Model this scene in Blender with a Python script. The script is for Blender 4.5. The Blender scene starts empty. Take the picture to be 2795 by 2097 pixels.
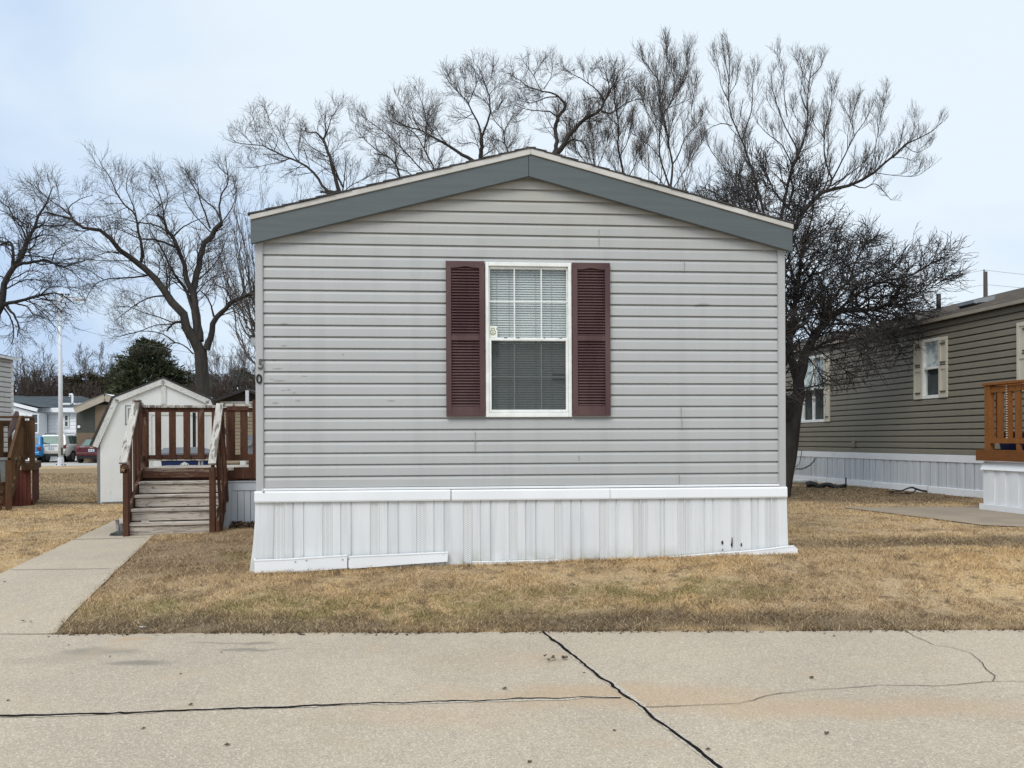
import bpy, math, random
import numpy as np
from mathutils import Vector, Matrix
S = bpy.context.scene
COL = S.collection
R = math.radians
random.seed(7)
RNG = np.random.default_rng(11)

# ------------------------------------------------------------------ camera
PW, PH = 2795.0, 2097.0            # photograph size, used for measuring only
F, CX, HZ, CZ, ROLL = 2099.0, 1397.5, 1200.0, 1.3, 0.0045
cam = bpy.data.cameras.new('camera')
camo = bpy.data.objects.new('camera', cam)
COL.objects.link(camo)
cam.sensor_fit = 'HORIZONTAL'
cam.sensor_width = 36.0
cam.lens = F / PW * 36.0
cam.shift_y = (HZ - PH / 2) / PW
cam.clip_start = 0.05
cam.clip_end = 3000.0
camo.matrix_world = Matrix.Translation((0, 0, CZ)) @ Matrix.Rotation(R(90), 4, 'X') @ Matrix.Rotation(-ROLL, 4, 'Z')
S.camera = camo

# ------------------------------------------------------------------ sky and sun (bright overcast winter day)
S.view_settings.view_transform = 'Standard'
S.view_settings.look = 'None'
S.view_settings.exposure = 0.28
S.view_settings.gamma = 1.0
SUN_EL, SUN_AZ = R(48), R(205)      # azimuth from +Y (north), clockwise
w = bpy.data.worlds.new('World')
S.world = w
w.use_nodes = True
nt = w.node_tree
for n in list(nt.nodes):
    nt.nodes.remove(n)
def WN(t, **k):
    n = nt.nodes.new(t)
    for a, b in k.items():
        setattr(n, a, b)
    return n
wo = WN('ShaderNodeOutputWorld')
sky = WN('ShaderNodeTexSky', sky_type='NISHITA')
sky.sun_disc = False
sky.sun_elevation = SUN_EL
sky.sun_rotation = SUN_AZ
sky.air_density = 1.0
sky.dust_density = 3.0
bg1 = WN('ShaderNodeBackground'); bg1.inputs[1].default_value = 0.09
nt.links.new(sky.outputs[0], bg1.inputs[0])
tc = WN('ShaderNodeTexCoord')
sep = WN('ShaderNodeSeparateXYZ'); nt.links.new(tc.outputs['Generated'], sep.inputs[0])
# cloud deck: project the direction on a plane overhead so clouds flatten towards the horizon
zp = WN('ShaderNodeMath', operation='ADD'); zp.inputs[1].default_value = 0.28; nt.links.new(sep.outputs[2], zp.inputs[0])
dv = WN('ShaderNodeVectorMath', operation='DIVIDE'); nt.links.new(tc.outputs['Generated'], dv.inputs[0])
cz = WN('ShaderNodeCombineXYZ')
for i in range(3):
    nt.links.new(zp.outputs[0], cz.inputs[i])
nt.links.new(cz.outputs[0], dv.inputs[1])
n1 = WN('ShaderNodeTexNoise'); n1.inputs['Scale'].default_value = 1.15; n1.inputs['Detail'].default_value = 6; n1.inputs['Roughness'].default_value = 0.5
n1.inputs['Distortion'].default_value = 0.4
nt.links.new(dv.outputs[0], n1.inputs['Vector'])
xr = WN('ShaderNodeMath', operation='MULTIPLY_ADD'); xr.inputs[1].default_value = 0.34; xr.inputs[2].default_value = 0.0
nt.links.new(sep.outputs[0], xr.inputs[0])
zr = WN('ShaderNodeMapRange'); zr.inputs[1].default_value = 0.12; zr.inputs[2].default_value = 0.55; zr.inputs[3].default_value = -0.05; zr.inputs[4].default_value = 0.30
nt.links.new(sep.outputs[2], zr.inputs[0])
na = WN('ShaderNodeMath', operation='MULTIPLY_ADD'); na.inputs[1].default_value = 1.75; na.inputs[2].default_value = -0.375; nt.links.new(n1.outputs[0], na.inputs[0])
s1 = WN('ShaderNodeMath', operation='ADD'); nt.links.new(na.outputs[0], s1.inputs[0]); nt.links.new(xr.outputs[0], s1.inputs[1])
s2 = WN('ShaderNodeMath', operation='ADD'); nt.links.new(s1.outputs[0], s2.inputs[0]); nt.links.new(zr.outputs[0], s2.inputs[1])
cr = WN('ShaderNodeValToRGB')
e = cr.color_ramp.elements
e[0].position = 0.30; e[0].color = (0.475, 0.605, 0.80, 1)
e[1].position = 0.84; e[1].color = (0.715, 0.795, 0.865, 1)
k = cr.color_ramp.elements.new(0.58); k.color = (0.615, 0.725, 0.845, 1)
nt.links.new(s2.outputs[0], cr.inputs[0])
# an overcast sky is brightest overhead
zs = WN('ShaderNodeMapRange'); zs.inputs[1].default_value = 0.5; zs.inputs[2].default_value = 1.0; zs.inputs[3].default_value = 1.0; zs.inputs[4].default_value = 2.0
nt.links.new(sep.outputs[2], zs.inputs[0])
bg2 = WN('ShaderNodeBackground'); nt.links.new(cr.outputs[0], bg2.inputs[0]); nt.links.new(zs.outputs[0], bg2.inputs[1])
mx = WN('ShaderNodeMixShader'); mx.inputs[0].default_value = 0.92
nt.links.new(bg1.outputs[0], mx.inputs[1]); nt.links.new(bg2.outputs[0], mx.inputs[2])
nt.links.new(mx.outputs[0], wo.inputs[0])

sun = bpy.data.lights.new('sun', 'SUN')
sun.energy = 1.5
sun.angle = R(28)
sun.color = (1.0, 0.955, 0.89)
suno = bpy.data.objects.new('sun', sun)
COL.objects.link(suno)
sd = Vector((math.sin(SUN_AZ) * math.cos(SUN_EL), math.cos(SUN_AZ) * math.cos(SUN_EL), math.sin(SUN_EL)))
suno.rotation_euler = sd.to_track_quat('Z', 'Y').to_euler()
suno.location = (0, -5, 20)

# ------------------------------------------------------------------ helpers
def ray(px, py):
    u, v = (px - CX) / F, (HZ - py) / F
    c, s = math.cos(ROLL), math.sin(ROLL)
    return u * c + v * s, -u * s + v * c
def at(px, py, Y):
    a, b = ray(px, py)
    return Vector((a * Y, Y, CZ + b * Y))
SX = [-40, -8, -4.8, -2.2, 2.5, 6, 9, 40]
SZ = [0.05, .085, .10, .165, .246, .285, .31, .31]
def sstep(a, b, x):
    t = np.clip((x - a) / (b - a), 0, 1)
    return t * t * (3 - 2 * t)
def ground_z(x, y):
    x = np.asarray(x, float); y = np.asarray(y, float)
    s = np.interp(x, SX, SZ)
    t = 0.5 * np.clip((y - 5.2) / 1.6, 0, 1) + 0.5 * sstep(5.2, 6.9, y)
    f = sstep(18, 40, y)
    return s * t * (1 - f) + 0.03 * f
def gpt(px, py):
    a, b = ray(px, py)
    lo, hi = 2.0, 140.0
    for _ in range(60):
        m = (lo + hi) / 2
        if CZ + b * m > float(ground_z(a * m, m)): lo = m
        else: hi = m
    return Vector((a * lo, lo, float(ground_z(a * lo, lo))))

class Frame:
    """a vertical measuring frame: local x to the right, y into the thing, z up (world height)"""
    def __init__(s, x, y, yaw, z=0.0):
        s.o = (x, y); s.yaw = yaw; s.z = z
        s.c, s.s = math.cos(yaw), math.sin(yaw)
    def m(s, px, py, yl=0.0):
        a, b = ray(px, py)
        ox, oy = s.o[0] - s.s * yl, s.o[1] + s.c * yl
        # ox + c*t = a*Y ; oy + s*t = Y
        t = (ox - a * oy) / (a * s.s - s.c)
        Y = oy + s.s * t
        return t, CZ + b * Y - s.z

def thing(name, label, cat, loc=(0, 0, 0), rotz=0.0, group=None):
    o = bpy.data.objects.new(name, None)
    COL.objects.link(o)
    o.empty_display_size = 0.3
    o.location = loc
    o.rotation_euler = (0, 0, rotz)
    o['label'] = label; o['category'] = cat
    if group: o['group'] = group
    return o
def tag(o, label, cat, group=None):
    o['label'] = label; o['category'] = cat
    if group: o['group'] = group
    return o
def struct(o, kind='structure'):
    o['kind'] = kind
    return o
def link_mesh(name, me, mat, parent=None):
    o = bpy.data.objects.new(name, me)
    COL.objects.link(o)
    for m in (mat if isinstance(mat, (list, tuple)) else [mat]):
        me.materials.append(m)
    if parent is not None: o.parent = parent
    return o

class MB:
    def __init__(s): s.v = []; s.f = []; s.mi = []; s.cur = 0
    def add(s, vs, fs):
        b = len(s.v)
        s.v += [tuple(v) for v in vs]
        for f in fs:
            s.f.append([b + i for i in f]); s.mi.append(s.cur)
    def box(s, x0, x1, y0, y1, z0, z1):
        s.add([(x0,y0,z0),(x1,y0,z0),(x1,y1,z0),(x0,y1,z0),(x0,y0,z1),(x1,y0,z1),(x1,y1,z1),(x0,y1,z1)],
              [(3,2,1,0),(4,5,6,7),(0,1,5,4),(1,2,6,5),(2,3,7,6),(3,0,4,7)])
        return s
    def bar(s, p0, p1, w, h, up=(0, 0, 1)):
        """square bar from p0 to p1, w across, h along up"""
        p0, p1, up = Vector(p0), Vector(p1), Vector(up)
        d = (p1 - p0).normalized()
        r = d.cross(up).normalized(); u = r.cross(d).normalized()
        vs = []
        for p in (p0, p1):
            for a, b in ((-1,-1),(1,-1),(1,1),(-1,1)):
                vs.append(p + r * a * w / 2 + u * b * h / 2)
        s.add(vs, [(3,2,1,0),(4,5,6,7),(0,1,5,4),(1,2,6,5),(2,3,7,6),(3,0,4,7)])
        return s
    def tube(s, pts, rad, n=8, cap=True):
        pts = [Vector(p) for p in pts]
        if not isinstance(rad, (list, tuple)): rad = [rad] * len(pts)
        b = len(s.v)
        for i, p in enumerate(pts):
            d = (pts[min(i + 1, len(pts) - 1)] - pts[max(i - 1, 0)]).normalized()
            ref = Vector((0, 0, 1)) if abs(d.z) < 0.9 else Vector((1, 0, 0))
            u = d.cross(ref).normalized(); v = d.cross(u)
            for k in range(n):
                a = 2 * math.pi * k / n
                s.v.append(tuple(p + (u * math.cos(a) + v * math.sin(a)) * rad[i]))
        for i in range(len(pts) - 1):
            for k in range(n):
                s.f.append([b+i*n+k, b+i*n+(k+1)%n, b+(i+1)*n+(k+1)%n, b+(i+1)*n+k]); s.mi.append(s.cur)
        if cap:
            s.f.append([b + k for k in range(n)][::-1]); s.mi.append(s.cur)
            s.f.append([b + (len(pts)-1)*n + k for k in range(n)]); s.mi.append(s.cur)
        return s
    def prism(s, poly, y0, y1):
        """poly in (x,z), extruded along y"""
        n = len(poly)
        vs = [(x, y0, z) for x, z in poly] + [(x, y1, z) for x, z in poly]
        s.add(vs, [tuple(range(n)), tuple(range(2*n-1, n-1, -1))] + [(i, i+n, (i+1)%n+n, (i+1)%n) for i in range(n)])
        return s
    def slab(s, poly, z0, z1):
        n = len(poly)
        vs = [(x, y, z0) for x, y in poly] + [(x, y, z1) for x, y in poly]
        s.add(vs, [tuple(range(n))[::-1], tuple(range(n, 2*n))] + [(i, (i+1)%n, (i+1)%n+n, i+n) for i in range(n)])
        return s
    def build(s, name, mat, parent=None, smooth=False, bevel=0.0, shift=None):
        me = bpy.data.meshes.new(name)
        v = s.v if shift is None else [(a[0]+shift[0], a[1]+shift[1], a[2]+shift[2]) for a in s.v]
        me.from_pydata(v, [], s.f)
        o = link_mesh(name, me, mat, parent)
        for p, i in zip(me.polygons, s.mi): p.material_index = i
        if smooth:
            for p in me.polygons: p.use_smooth = True
        if bevel:
            b = o.modifiers.new('bevel', 'BEVEL'); b.width = bevel; b.segments = 2; b.limit_method = 'ANGLE'
            b.harden_normals = False
        me.update()
        return o

def np_mesh(name, verts, faces, mat, parent=None, smooth=True):
    """faces: int array (N,k)"""
    me = bpy.data.meshes.new(name)
    nv, (nf, k) = len(verts), faces.shape
    me.vertices.add(nv); me.vertices.foreach_set('co', np.ascontiguousarray(verts, np.float32).ravel())
    me.loops.add(nf * k); me.loops.foreach_set('vertex_index', np.ascontiguousarray(faces, np.int32).ravel())
    me.polygons.add(nf); me.polygons.foreach_set('loop_start', np.arange(nf, dtype=np.int32) * k)
    me.polygons.foreach_set('use_smooth', np.full(nf, smooth))
    me.update(calc_edges=True)
    return link_mesh(name, me, mat, parent)

# ------------------------------------------------------------------ materials
class NB:
    def __init__(s, name):
        s.m = bpy.data.materials.new(name); s.m.use_nodes = True
        s.t = s.m.node_tree; s.b = s.t.nodes['Principled BSDF']
        s.out = s.t.nodes['Material Output']
        s._tc = None
    def n(s, t, **k):
        x = s.t.nodes.new(t)
        for a, b in k.items(): setattr(x, a, b)
        return x
    def l(s, a, b): s.t.links.new(a, b)
    def obj(s):
        if s._tc is None: s._tc = s.n('ShaderNodeTexCoord')
        return s._tc.outputs['Object']
    def scaled(s, sc, vec=None):
        m = s.n('ShaderNodeMapping'); m.inputs['Scale'].default_value = sc
        s.l(vec or s.obj(), m.inputs[0]); return m.outputs[0]
    def noise(s, scale, detail=4, rough=0.55, vec=None, dist=0.0):
        x = s.n('ShaderNodeTexNoise'); x.inputs['Scale'].default_value = scale
        x.inputs['Detail'].default_value = detail; x.inputs['Roughness'].default_value = rough; x.inputs['Distortion'].default_value = dist
        s.l(vec or s.obj(), x.inputs['Vector']); return x.outputs[0]
    def ramp(s, fac, a, b, lo=0.0, hi=1.0):
        x = s.n('ShaderNodeMapRange'); x.interpolation_type = 'SMOOTHSTEP'
        s.l(fac, x.inputs[0]); x.inputs[1].default_value = a; x.inputs[2].default_value = b
        x.inputs[3].default_value = lo; x.inputs[4].default_value = hi
        return x.outputs[0]
    def math(s, op, a, b=None):
        x = s.n('ShaderNodeMath', operation=op)
        for i, q in enumerate((a, b)):
            if q is None: continue
            if isinstance(q, (int, float)): x.inputs[i].default_value = q
            else: s.l(q, x.inputs[i])
        return x.outputs[0]
    def mix(s, fac, a, b, blend='MIX'):
        x = s.n('ShaderNodeMix', data_type='RGBA', blend_type=blend)
        for i, q in ((0, fac), (6, a), (7, b)):
            if isinstance(q, (int, float)): x.inputs[i].default_value = q
            elif isinstance(q, tuple): x.inputs[i].default_value = (*q, 1)
            else: s.l(q, x.inputs[i])
        return x.outputs[2]
    def ellipse(s, cx, cy, rx, ry, soft=0.4, vec=None, axes=(1, 1, 0), cz=0, rz=1):
        a = s.n('ShaderNodeVectorMath', operation='SUBTRACT'); s.l(vec or s.obj(), a.inputs[0]); a.inputs[1].default_value = (cx, cy, cz)
        m = s.n('ShaderNodeVectorMath', operation='MULTIPLY'); s.l(a.outputs[0], m.inputs[0])
        m.inputs[1].default_value = (axes[0]/rx, axes[1]/ry, axes[2]/rz)
        le = s.n('ShaderNodeVectorMath', operation='LENGTH'); s.l(m.outputs[0], le.inputs[0])
        return s.ramp(le.outputs['Value'], 1 + soft, 1 - soft)
    def bump(s, h, strength, dist=0.01):
        x = s.n('ShaderNodeBump'); x.inputs['Strength'].default_value = strength; x.inputs['Distance'].default_value = dist
        s.l(h, x.inputs['Height']); s.l(x.outputs[0], s.b.inputs['Normal'])
    def done(s, color=None, rough=0.6, spec=0.4, metal=0.0):
        if color is not None:
            if isinstance(color, tuple): s.b.inputs['Base Color'].default_value = (*color, 1)
            else: s.l(color, s.b.inputs['Base Color'])
        if isinstance(rough, (int, float)): s.b.inputs['Roughness'].default_value = rough
        else: s.l(rough, s.b.inputs['Roughness'])
        s.b.inputs['Specular IOR Level'].default_value = spec
        s.b.inputs['Metallic'].default_value = metal
        return s.m
def pm(name, c1, c2=None, scale=3.0, rough=0.6, lo=0.35, hi=0.65, stretch=(1, 1, 1), bump=0.0, bscale=60.0, spec=0.35, metal=0.0, detail=5):
    """plain two tone procedural material"""
    q = NB(name)
    c2 = c2 or tuple(c * 0.8 for c in c1)
    v = q.scaled(stretch)
    f = q.ramp(q.noise(scale, detail, 0.6, v), lo, hi)
    col = q.mix(f, c1, c2)
    if bump: q.bump(q.noise(bscale, 3, 0.6, v), bump, 0.004)
    return q.done(col, rough, spec, metal)
# ------------------------------------------------------------------ ground, driveway, paths
def grass_color(q, dark=1.0):
    """winter turf: straw, with grey-brown, red-brown and green areas that belong to the turf itself"""
    dn = q.n('ShaderNodeTexNoise'); dn.inputs['Scale'].default_value = 2.2; dn.inputs['Detail'].default_value = 5
    q.l(q.obj(), dn.inputs['Vector'])
    off = q.n('ShaderNodeVectorMath', operation='MULTIPLY_ADD'); q.l(dn.outputs['Color'], off.inputs[0])
    off.inputs[1].default_value = (1.1, 0.7, 0); off.inputs[2].default_value = (-0.55, -0.35, 0)
    p = q.n('ShaderNodeVectorMath', operation='ADD'); q.l(q.obj(), p.inputs[0]); q.l(off.outputs[0], p.inputs[1])
    P = p.outputs[0]
    straw = q.mix(q.ramp(q.noise(0.55, 4), 0.38, 0.62), (0.66, 0.475, 0.258), (0.56, 0.415, 0.25))
    straw = q.mix(q.ramp(q.noise(3.1, 5, 0.65), 0.47, 0.66), straw, (0.37, 0.262, 0.15))
    straw = q.mix(q.math('MULTIPLY', q.ramp(q.noise(7.0, 3, 0.6), 0.58, 0.68), 0.75), straw, (0.20, 0.142, 0.09))
    red = q.ellipse(-3.25, 8.35, 0.95, 1.75, 0.4, P)
    c = q.mix(q.math('MULTIPLY', red, 0.85), straw, (0.29, 0.20, 0.125))
    g1 = q.ellipse(-1.3, 5.72, 1.9, 0.30, 0.6, P)
    g2 = q.ellipse(0.9, 6.0, 1.3, 0.20, 0.6, P)
    g3 = q.ellipse(-2.55, 7.9, 0.3, 0.6, 0.5, P)
    g = q.math('MULTIPLY', q.math('MAXIMUM', q.math('MAXIMUM', g1, g2), g3), q.ramp(q.noise(5.0, 4), 0.40, 0.58, 0.1, 0.72))
    c = q.mix(g, c, (0.22, 0.20, 0.062))
    d1 = q.ellipse(-2.0, 5.28, 1.5, 0.24, 0.6, P)
    d2 = q.ellipse(1.2, 5.36, 2.0, 0.26, 0.6, P)
    d3 = q.ellipse(5.0, 7.6, 2.6, 0.35, 0.7, P)
    d4 = q.ellipse(6.3, 14.2, 2.4, 2.3, 0.25, P)
    d5 = q.ellipse(-8.6, 15.2, 2.2, .35, 0.6, P)
    d = q.math('MAXIMUM', q.math('MAXIMUM', d1, d2), q.math('MAXIMUM', d3, q.math('MAXIMUM', d4, d5)))
    c = q.mix(q.math('MULTIPLY', d, 0.80), c, (0.135, 0.098, 0.064))
    far = q.ellipse(-13, 30, 13, 7.8, 0.15, P)
    c = q.mix(q.math('MULTIPLY', far, 0.7), c, (0.22, 0.16, 0.095))
    return c
q = NB('turf_soil')
c = q.mix(0.30, grass_color(q), (0.14, 0.098, 0.058))
c = q.mix(q.ramp(q.noise(60, 3), 0.45, 0.75, 0, .7), c, (0.10, 0.07, 0.042))
q.bump(q.noise(70, 4), 0.8, 0.02)
M_soil = q.done(c, 0.95, 0.1)
q = NB('dry_grass')
geo = q.n('ShaderNodeNewGeometry')
gc = grass_color(q)
rp = q.n('ShaderNodeValToRGB'); q.l(geo.outputs['Random Per Island'], rp.inputs[0])
el = rp.color_ramp.elements
el[0].position = 0.0; el[0].color = (0.30, 0.27, 0.25, 1)
el[1].position = 1.0; el[1].color = (1.75, 1.72, 1.66, 1)
kk = rp.color_ramp.elements.new(0.5); kk.color = (0.88, 0.86, 0.82, 1)
c = q.mix(1.0, gc, rp.outputs[0], 'MULTIPLY')
c = q.mix(q.ramp(geo.outputs['Random Per Island'], .80, .84, 0, .72), c, (0.72, 0.56, 0.34))
M_grass = q.done(c, 0.75, 0.2)
tr = q.n('ShaderNodeBsdfTranslucent'); q.l(c, tr.inputs[0])
ms = q.n('ShaderNodeMixShader'); ms.inputs[0].default_value = 0.25
q.l(q.b.outputs[0], ms.inputs[1]); q.l(tr.outputs[0], ms.inputs[2]); q.l(ms.outputs[0], q.out.inputs[0])

xs = np.concatenate([np.linspace(-420, -40, 14), np.linspace(-36, -12, 25), np.linspace(-11.5, 11.5, 139), np.linspace(12, 36, 25), np.linspace(40, 420, 14)])
ys = np.concatenate([np.linspace(-60, 0, 8), np.linspace(1, 5.0, 5), [5.19, 5.2], np.linspace(5.3, 19, 110), np.linspace(20, 60, 41), np.linspace(66, 900, 30)])
X, Y = np.meshgrid(xs, ys)
Z = ground_z(X, Y)
Z = np.where(Y < 5.195, -0.06, Z)
nx, ny = len(xs), len(ys)
idx = np.arange(nx * ny).reshape(ny, nx)
fa = np.stack([idx[:-1, :-1], idx[:-1, 1:], idx[1:, 1:], idx[1:, :-1]], -1).reshape(-1, 4)
struct(np_mesh('ground', np.stack([X, Y, Z], -1).reshape(-1, 3), fa, M_soil))

# concrete
def concrete(name, big=True):
    q = NB(name)
    base = q.mix(q.ramp(q.noise(0.8, 5, 0.6), 0.35, 0.68), (0.408, 0.338, 0.254), (0.345, 0.290, 0.222))
    base = q.mix(q.ramp(q.noise(9, 4, 0.7), 0.45, 0.75, 0, .5), base, (0.31, 0.265, 0.21))
    # exposed sand grains and pale pebbles
    v = q.n('ShaderNodeTexVoronoi'); v.inputs['Scale'].default_value = 150; q.l(q.obj(), v.inputs['Vector'])
    hs = q.n('ShaderNodeSeparateColor'); q.l(v.outputs['Color'], hs.inputs[0])
    base = q.mix(q.ramp(hs.outputs[0], 0.55, 1.0, 0, .48), base, (0.22, 0.18, 0.132))
    base = q.mix(q.ramp(hs.outputs[1], 0.6, 1.0, 0, .5), base, (0.62, 0.545, 0.43))
    v2 = q.n('ShaderNodeTexVoronoi'); v2.inputs['Scale'].default_value = 42; q.l(q.obj(), v2.inputs['Vector'])
    h2 = q.n('ShaderNodeSeparateColor'); q.l(v2.outputs['Color'], h2.inputs[0])
    peb = q.math('MULTIPLY', q.ramp(v2.outputs['Distance'], 0.26, 0.12), q.ramp(h2.outputs[0], 0.86, 0.92))
    base = q.mix(q.math('MULTIPLY', peb, .8), base, (0.58, 0.55, 0.49))
    peb2 = q.math('MULTIPLY', q.ramp(v2.outputs['Distance'], 0.24, 0.10), q.ramp(h2.outputs[1], 0.90, 0.95))
    base = q.mix(q.math('MULTIPLY', peb2, .8), base, (0.12, 0.105, 0.09))
    if big:
        dn = q.n('ShaderNodeTexNoise'); dn.inputs['Scale'].default_value = 2.6; dn.inputs['Detail'].default_value = 6; q.l(q.obj(), dn.inputs['Vector'])
        off = q.n('ShaderNodeVectorMath', operation='MULTIPLY_ADD'); q.l(dn.outputs['Color'], off.inputs[0])
        off.inputs[1].default_value = (0.5, 0.3, 0); off.inputs[2].default_value = (-0.25, -0.15, 0)
        p = q.n('ShaderNodeVectorMath', operation='ADD'); q.l(q.obj(), p.inputs[0]); q.l(off.outputs[0], p.inputs[1])
        P = p.outputs[0]
        # old oil marks
        for (px, py, rx, ry, a) in ((285, 1780, .22, .085, .62), (375, 1812, .19, .05, .8), (690, 1758, .14, .03, .75), (700, 1772, .16, .022, .75), (640, 1777, .13, .025, .7), (585, 1757, .10, .025, .6), (140, 1800, .3, .10, .25), (1520, 1803, .08, .03, .4)):
            g = at(px, py, 1); t = -CZ / (g.z - CZ); 
            base = q.mix(q.math('MULTIPLY', q.ellipse(g.x * t, t, rx, ry, 0.6, P), a), base, (0.19, 0.168, 0.135))
        # rust
        for (px, py, rx, ry, a) in ((350, 1745, .12, .04, .6), (1680, 1900, .75, .16, .46), (2350, 1935, .85, .13, .42), (1150, 1960, .5, .13, .22), (1350, 1800, .4, .2, .12)):
            g = at(px, py, 1); t = -CZ / (g.z - CZ)
            base = q.mix(q.math('MULTIPLY', q.ellipse(g.x * t, t, rx, ry, 0.7, P), a), base, (0.40, 0.262, 0.145))
    base = q.mix(q.ramp(q.noise(11, 3, .6), .66, .72, 0, .35), base, (0.22, 0.195, 0.155))
    base = q.mix(q.ramp(q.noise(1.7, 6, .65), .54, .70, 0, .5), base, (0.40, 0.30, 0.205))
    sp = q.noise(34, 2, .5)
    base = q.mix(q.ramp(sp, 0.735, 0.765, 0, .7), base, (0.09, 0.075, 0.06))
    q.bump(q.noise(140, 3), 0.35, 0.004)
    return q.done(base, 0.9, 0.2)
M_conc = concrete('concrete_slab')
M_path = concrete('concrete_path', False)
# driveway slab, its far edge runs just in front of the turf
m = MB()
edge = [(-60, 5.18)] + [(x, 5.2 + 0.012 * math.sin(x * 2.3) + 0.008 * math.sin(x * 5.1 + 1)) for x in np.linspace(-12, 12, 97)] + [(60, 5.2)]
poly = [(60, -12), (60, 5.2)] + [p for p in edge[::-1]][1:] + [(-60, -12)]
m.slab(poly, -0.12, 0.0)
drive = struct(m.build('driveway', M_conc))
# path from the driveway to the steps: sheets that follow the ground
def sheet(name, left, right, mat, lift=0.012, n=40, sub=6):
    def samp(pl, t):
        L = [0]
        for a, b in zip(pl[:-1], pl[1:]): L.append(L[-1] + math.dist(a, b))
        return (np.interp(t * L[-1], L, [p[0] for p in pl]), np.interp(t * L[-1], L, [p[1] for p in pl]))
    vs = []; fs = []
    for i in range(n + 1):
        t = i / n
        a, b = samp(left, t), samp(right, t)
        for k in range(sub + 1):
            u = k / sub
            x, y = a[0] + (b[0] - a[0]) * u, a[1] + (b[1] - a[1]) * u
            vs.append((x, y, float(ground_z(x, y)) + .003 + (lift - .003) * float(sstep(5.2, 5.7, y))))
    for i in range(n):
        for k in range(sub):
            o = i * (sub + 1) + k
            fs.append((o, o + 1, o + sub + 2, o + sub + 1))
    me = bpy.data.meshes.new(name); me.from_pydata(vs, [], fs); me.update()
    return link_mesh(name, me, mat)
_g = lambda x, y: tuple(gpt(x, y)[:2])
PR = [(-3.09, 5.193)] + [_g(142 + 275 * t, 1733 - 267 * t) for t in (.12, .25, .4, .55, .7, .85, 1.0)] + [(-5.25, 12.2)]
PL = [(-5.6, 5.193), (-4.72, 6.6)] + [_g(330 * t, 1570 - 155 * t) for t in (0, .2, .4, .6, .8, 1.0)]
path = struct(sheet('path', PL, PR, M_path))
pad_l = [tuple(gpt(*p)[:2]) for p in ((2304, 1388), (2420, 1402), (2560, 1420), (2680, 1436), (2795, 1441), (2900, 1450))]
pad_r = [tuple(gpt(*p)[:2]) for p in ((2300, 1386), (2420, 1387), (2590, 1385), (2650, 1384), (2795, 1384), (2900, 1384))]
pad = struct(sheet('path', pad_l, pad_r, pm('tan_concrete', (.285, .232, .170), (.235, .19, .14), 1.6, .9, bump=.2)))
rd = MB(); rd.slab([(-60, 38.6), (-4, 40.2), (12, 41), (12, 58), (-60, 58)], 0.0, 0.045)
struct(rd.build('road', pm('road_concrete', (0.40, 0.375, 0.345), (0.33, 0.31, 0.285), 0.7, 0.9)))

M_tar = pm('black_joint_sealant', (0.010, 0.009, 0.009), (0.035, 0.03, 0.026), 55, 0.95, lo=.5, hi=.8, spec=.05)
M_crack = pm('crack_dirt', (0.05, 0.042, 0.033), (0.10, 0.085, 0.07), 40, 0.9)
def seam(name, pts, w0, w1, mat, seed, z=0.004, th=0.0):
    """irregular flat strip along pixel-measured ground points on the slab"""
    rng = random.Random(seed)
    P = []
    for px, py in pts:
        g = at(px, py, 1); t = -CZ / (g.z - CZ); P.append((g.x * t, t))
    Q = []
    for a, b in zip(P[:-1], P[1:]):
        n = max(2, int(math.dist(a, b) / 0.03))
        for i in range(n): Q.append((a[0] + (b[0]-a[0]) * i / n, a[1] + (b[1]-a[1]) * i / n))
    Q.append(P[-1])
    m = MB(); vs = []
    jx = jw = 0
    for i, (x, y) in enumerate(Q):
        a, b = Q[max(0, i-1)], Q[min(len(Q)-1, i+1)]
        d = math.hypot(b[0]-a[0], b[1]-a[1]) or 1
        nx_, ny_ = -(b[1]-a[1]) / d, (b[0]-a[0]) / d
        jx = 0.75 * jx + rng.gauss(0, 0.0035); jw = 0.6 * jw + rng.gauss(0, 0.16)
        ww = (w0 + (w1 - w0) * i / len(Q)) * max(0.35, 1 + jw) / 2
        vs += [(x + nx_ * (jx + ww), y + ny_ * (jx + ww), z), (x + nx_ * (jx - ww), y + ny_ * (jx - ww), z)]
    m.add(vs, [(2*i+1, 2*i, 2*i+2, 2*i+3) for i in range(len(Q)-1)])
    return m.build(name, mat, drive)
def c2(pts, o=(1300, 1650), s=1495/2212): return [(o[0]+x*s, o[1]+y*s) for x, y in pts]
seam('joint_sealant', c2([(262,107),(330,160),(455,262),(548,325),(660,410),(760,492),(880,580),(960,645),(1010,690),(1100,770),(1300,960)]), .021, .015, M_tar, 1)
seam('joint_sealant', c2([(583,377),(430,377),(330,383),(200,384),(0,394)]) + [(1000,1922),(750,1931),(560,1937),(380,1946),(250,1950),(100,1955),(0,1956),(-300,1965)], .010, .022, M_tar, 2, .0045)
M_chip = pm('chipped_concrete_edge', (.50, .44, .36), (.30, .255, .20), 60, .9)
seam('chipped_edge', c2([(262,107),(330,160),(455,262),(548,325),(660,410),(760,492),(880,580),(960,645),(1010,690),(1100,770)]), .044, .030, M_chip, 11, .0022)
seam('chipped_edge', c2([(583,377),(430,377),(330,383),(200,384),(0,394)]) + [(1000,1922),(750,1931),(560,1937),(380,1946),(250,1950),(100,1955),(0,1956),(-300,1965)], .022, .036, M_chip, 12, .0024)
seam('surface_crack', c2([(685,416),(850,413),(930,405),(1060,402),(1130,380),(1230,358),(1350,348),(1480,343),(1650,327),(1850,331),(2000,320),(2090,312),(2212,312),(2400,305)]), .005, .0045, M_crack, 3)
seam('surface_crack', c2([(1730,105),(1765,130),(1810,148),(1845,165),(1920,175),(1990,197),(2030,225),(2060,265),(2100,290),(2085,312)]), .005, .005, M_crack, 4, .0045)
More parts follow.
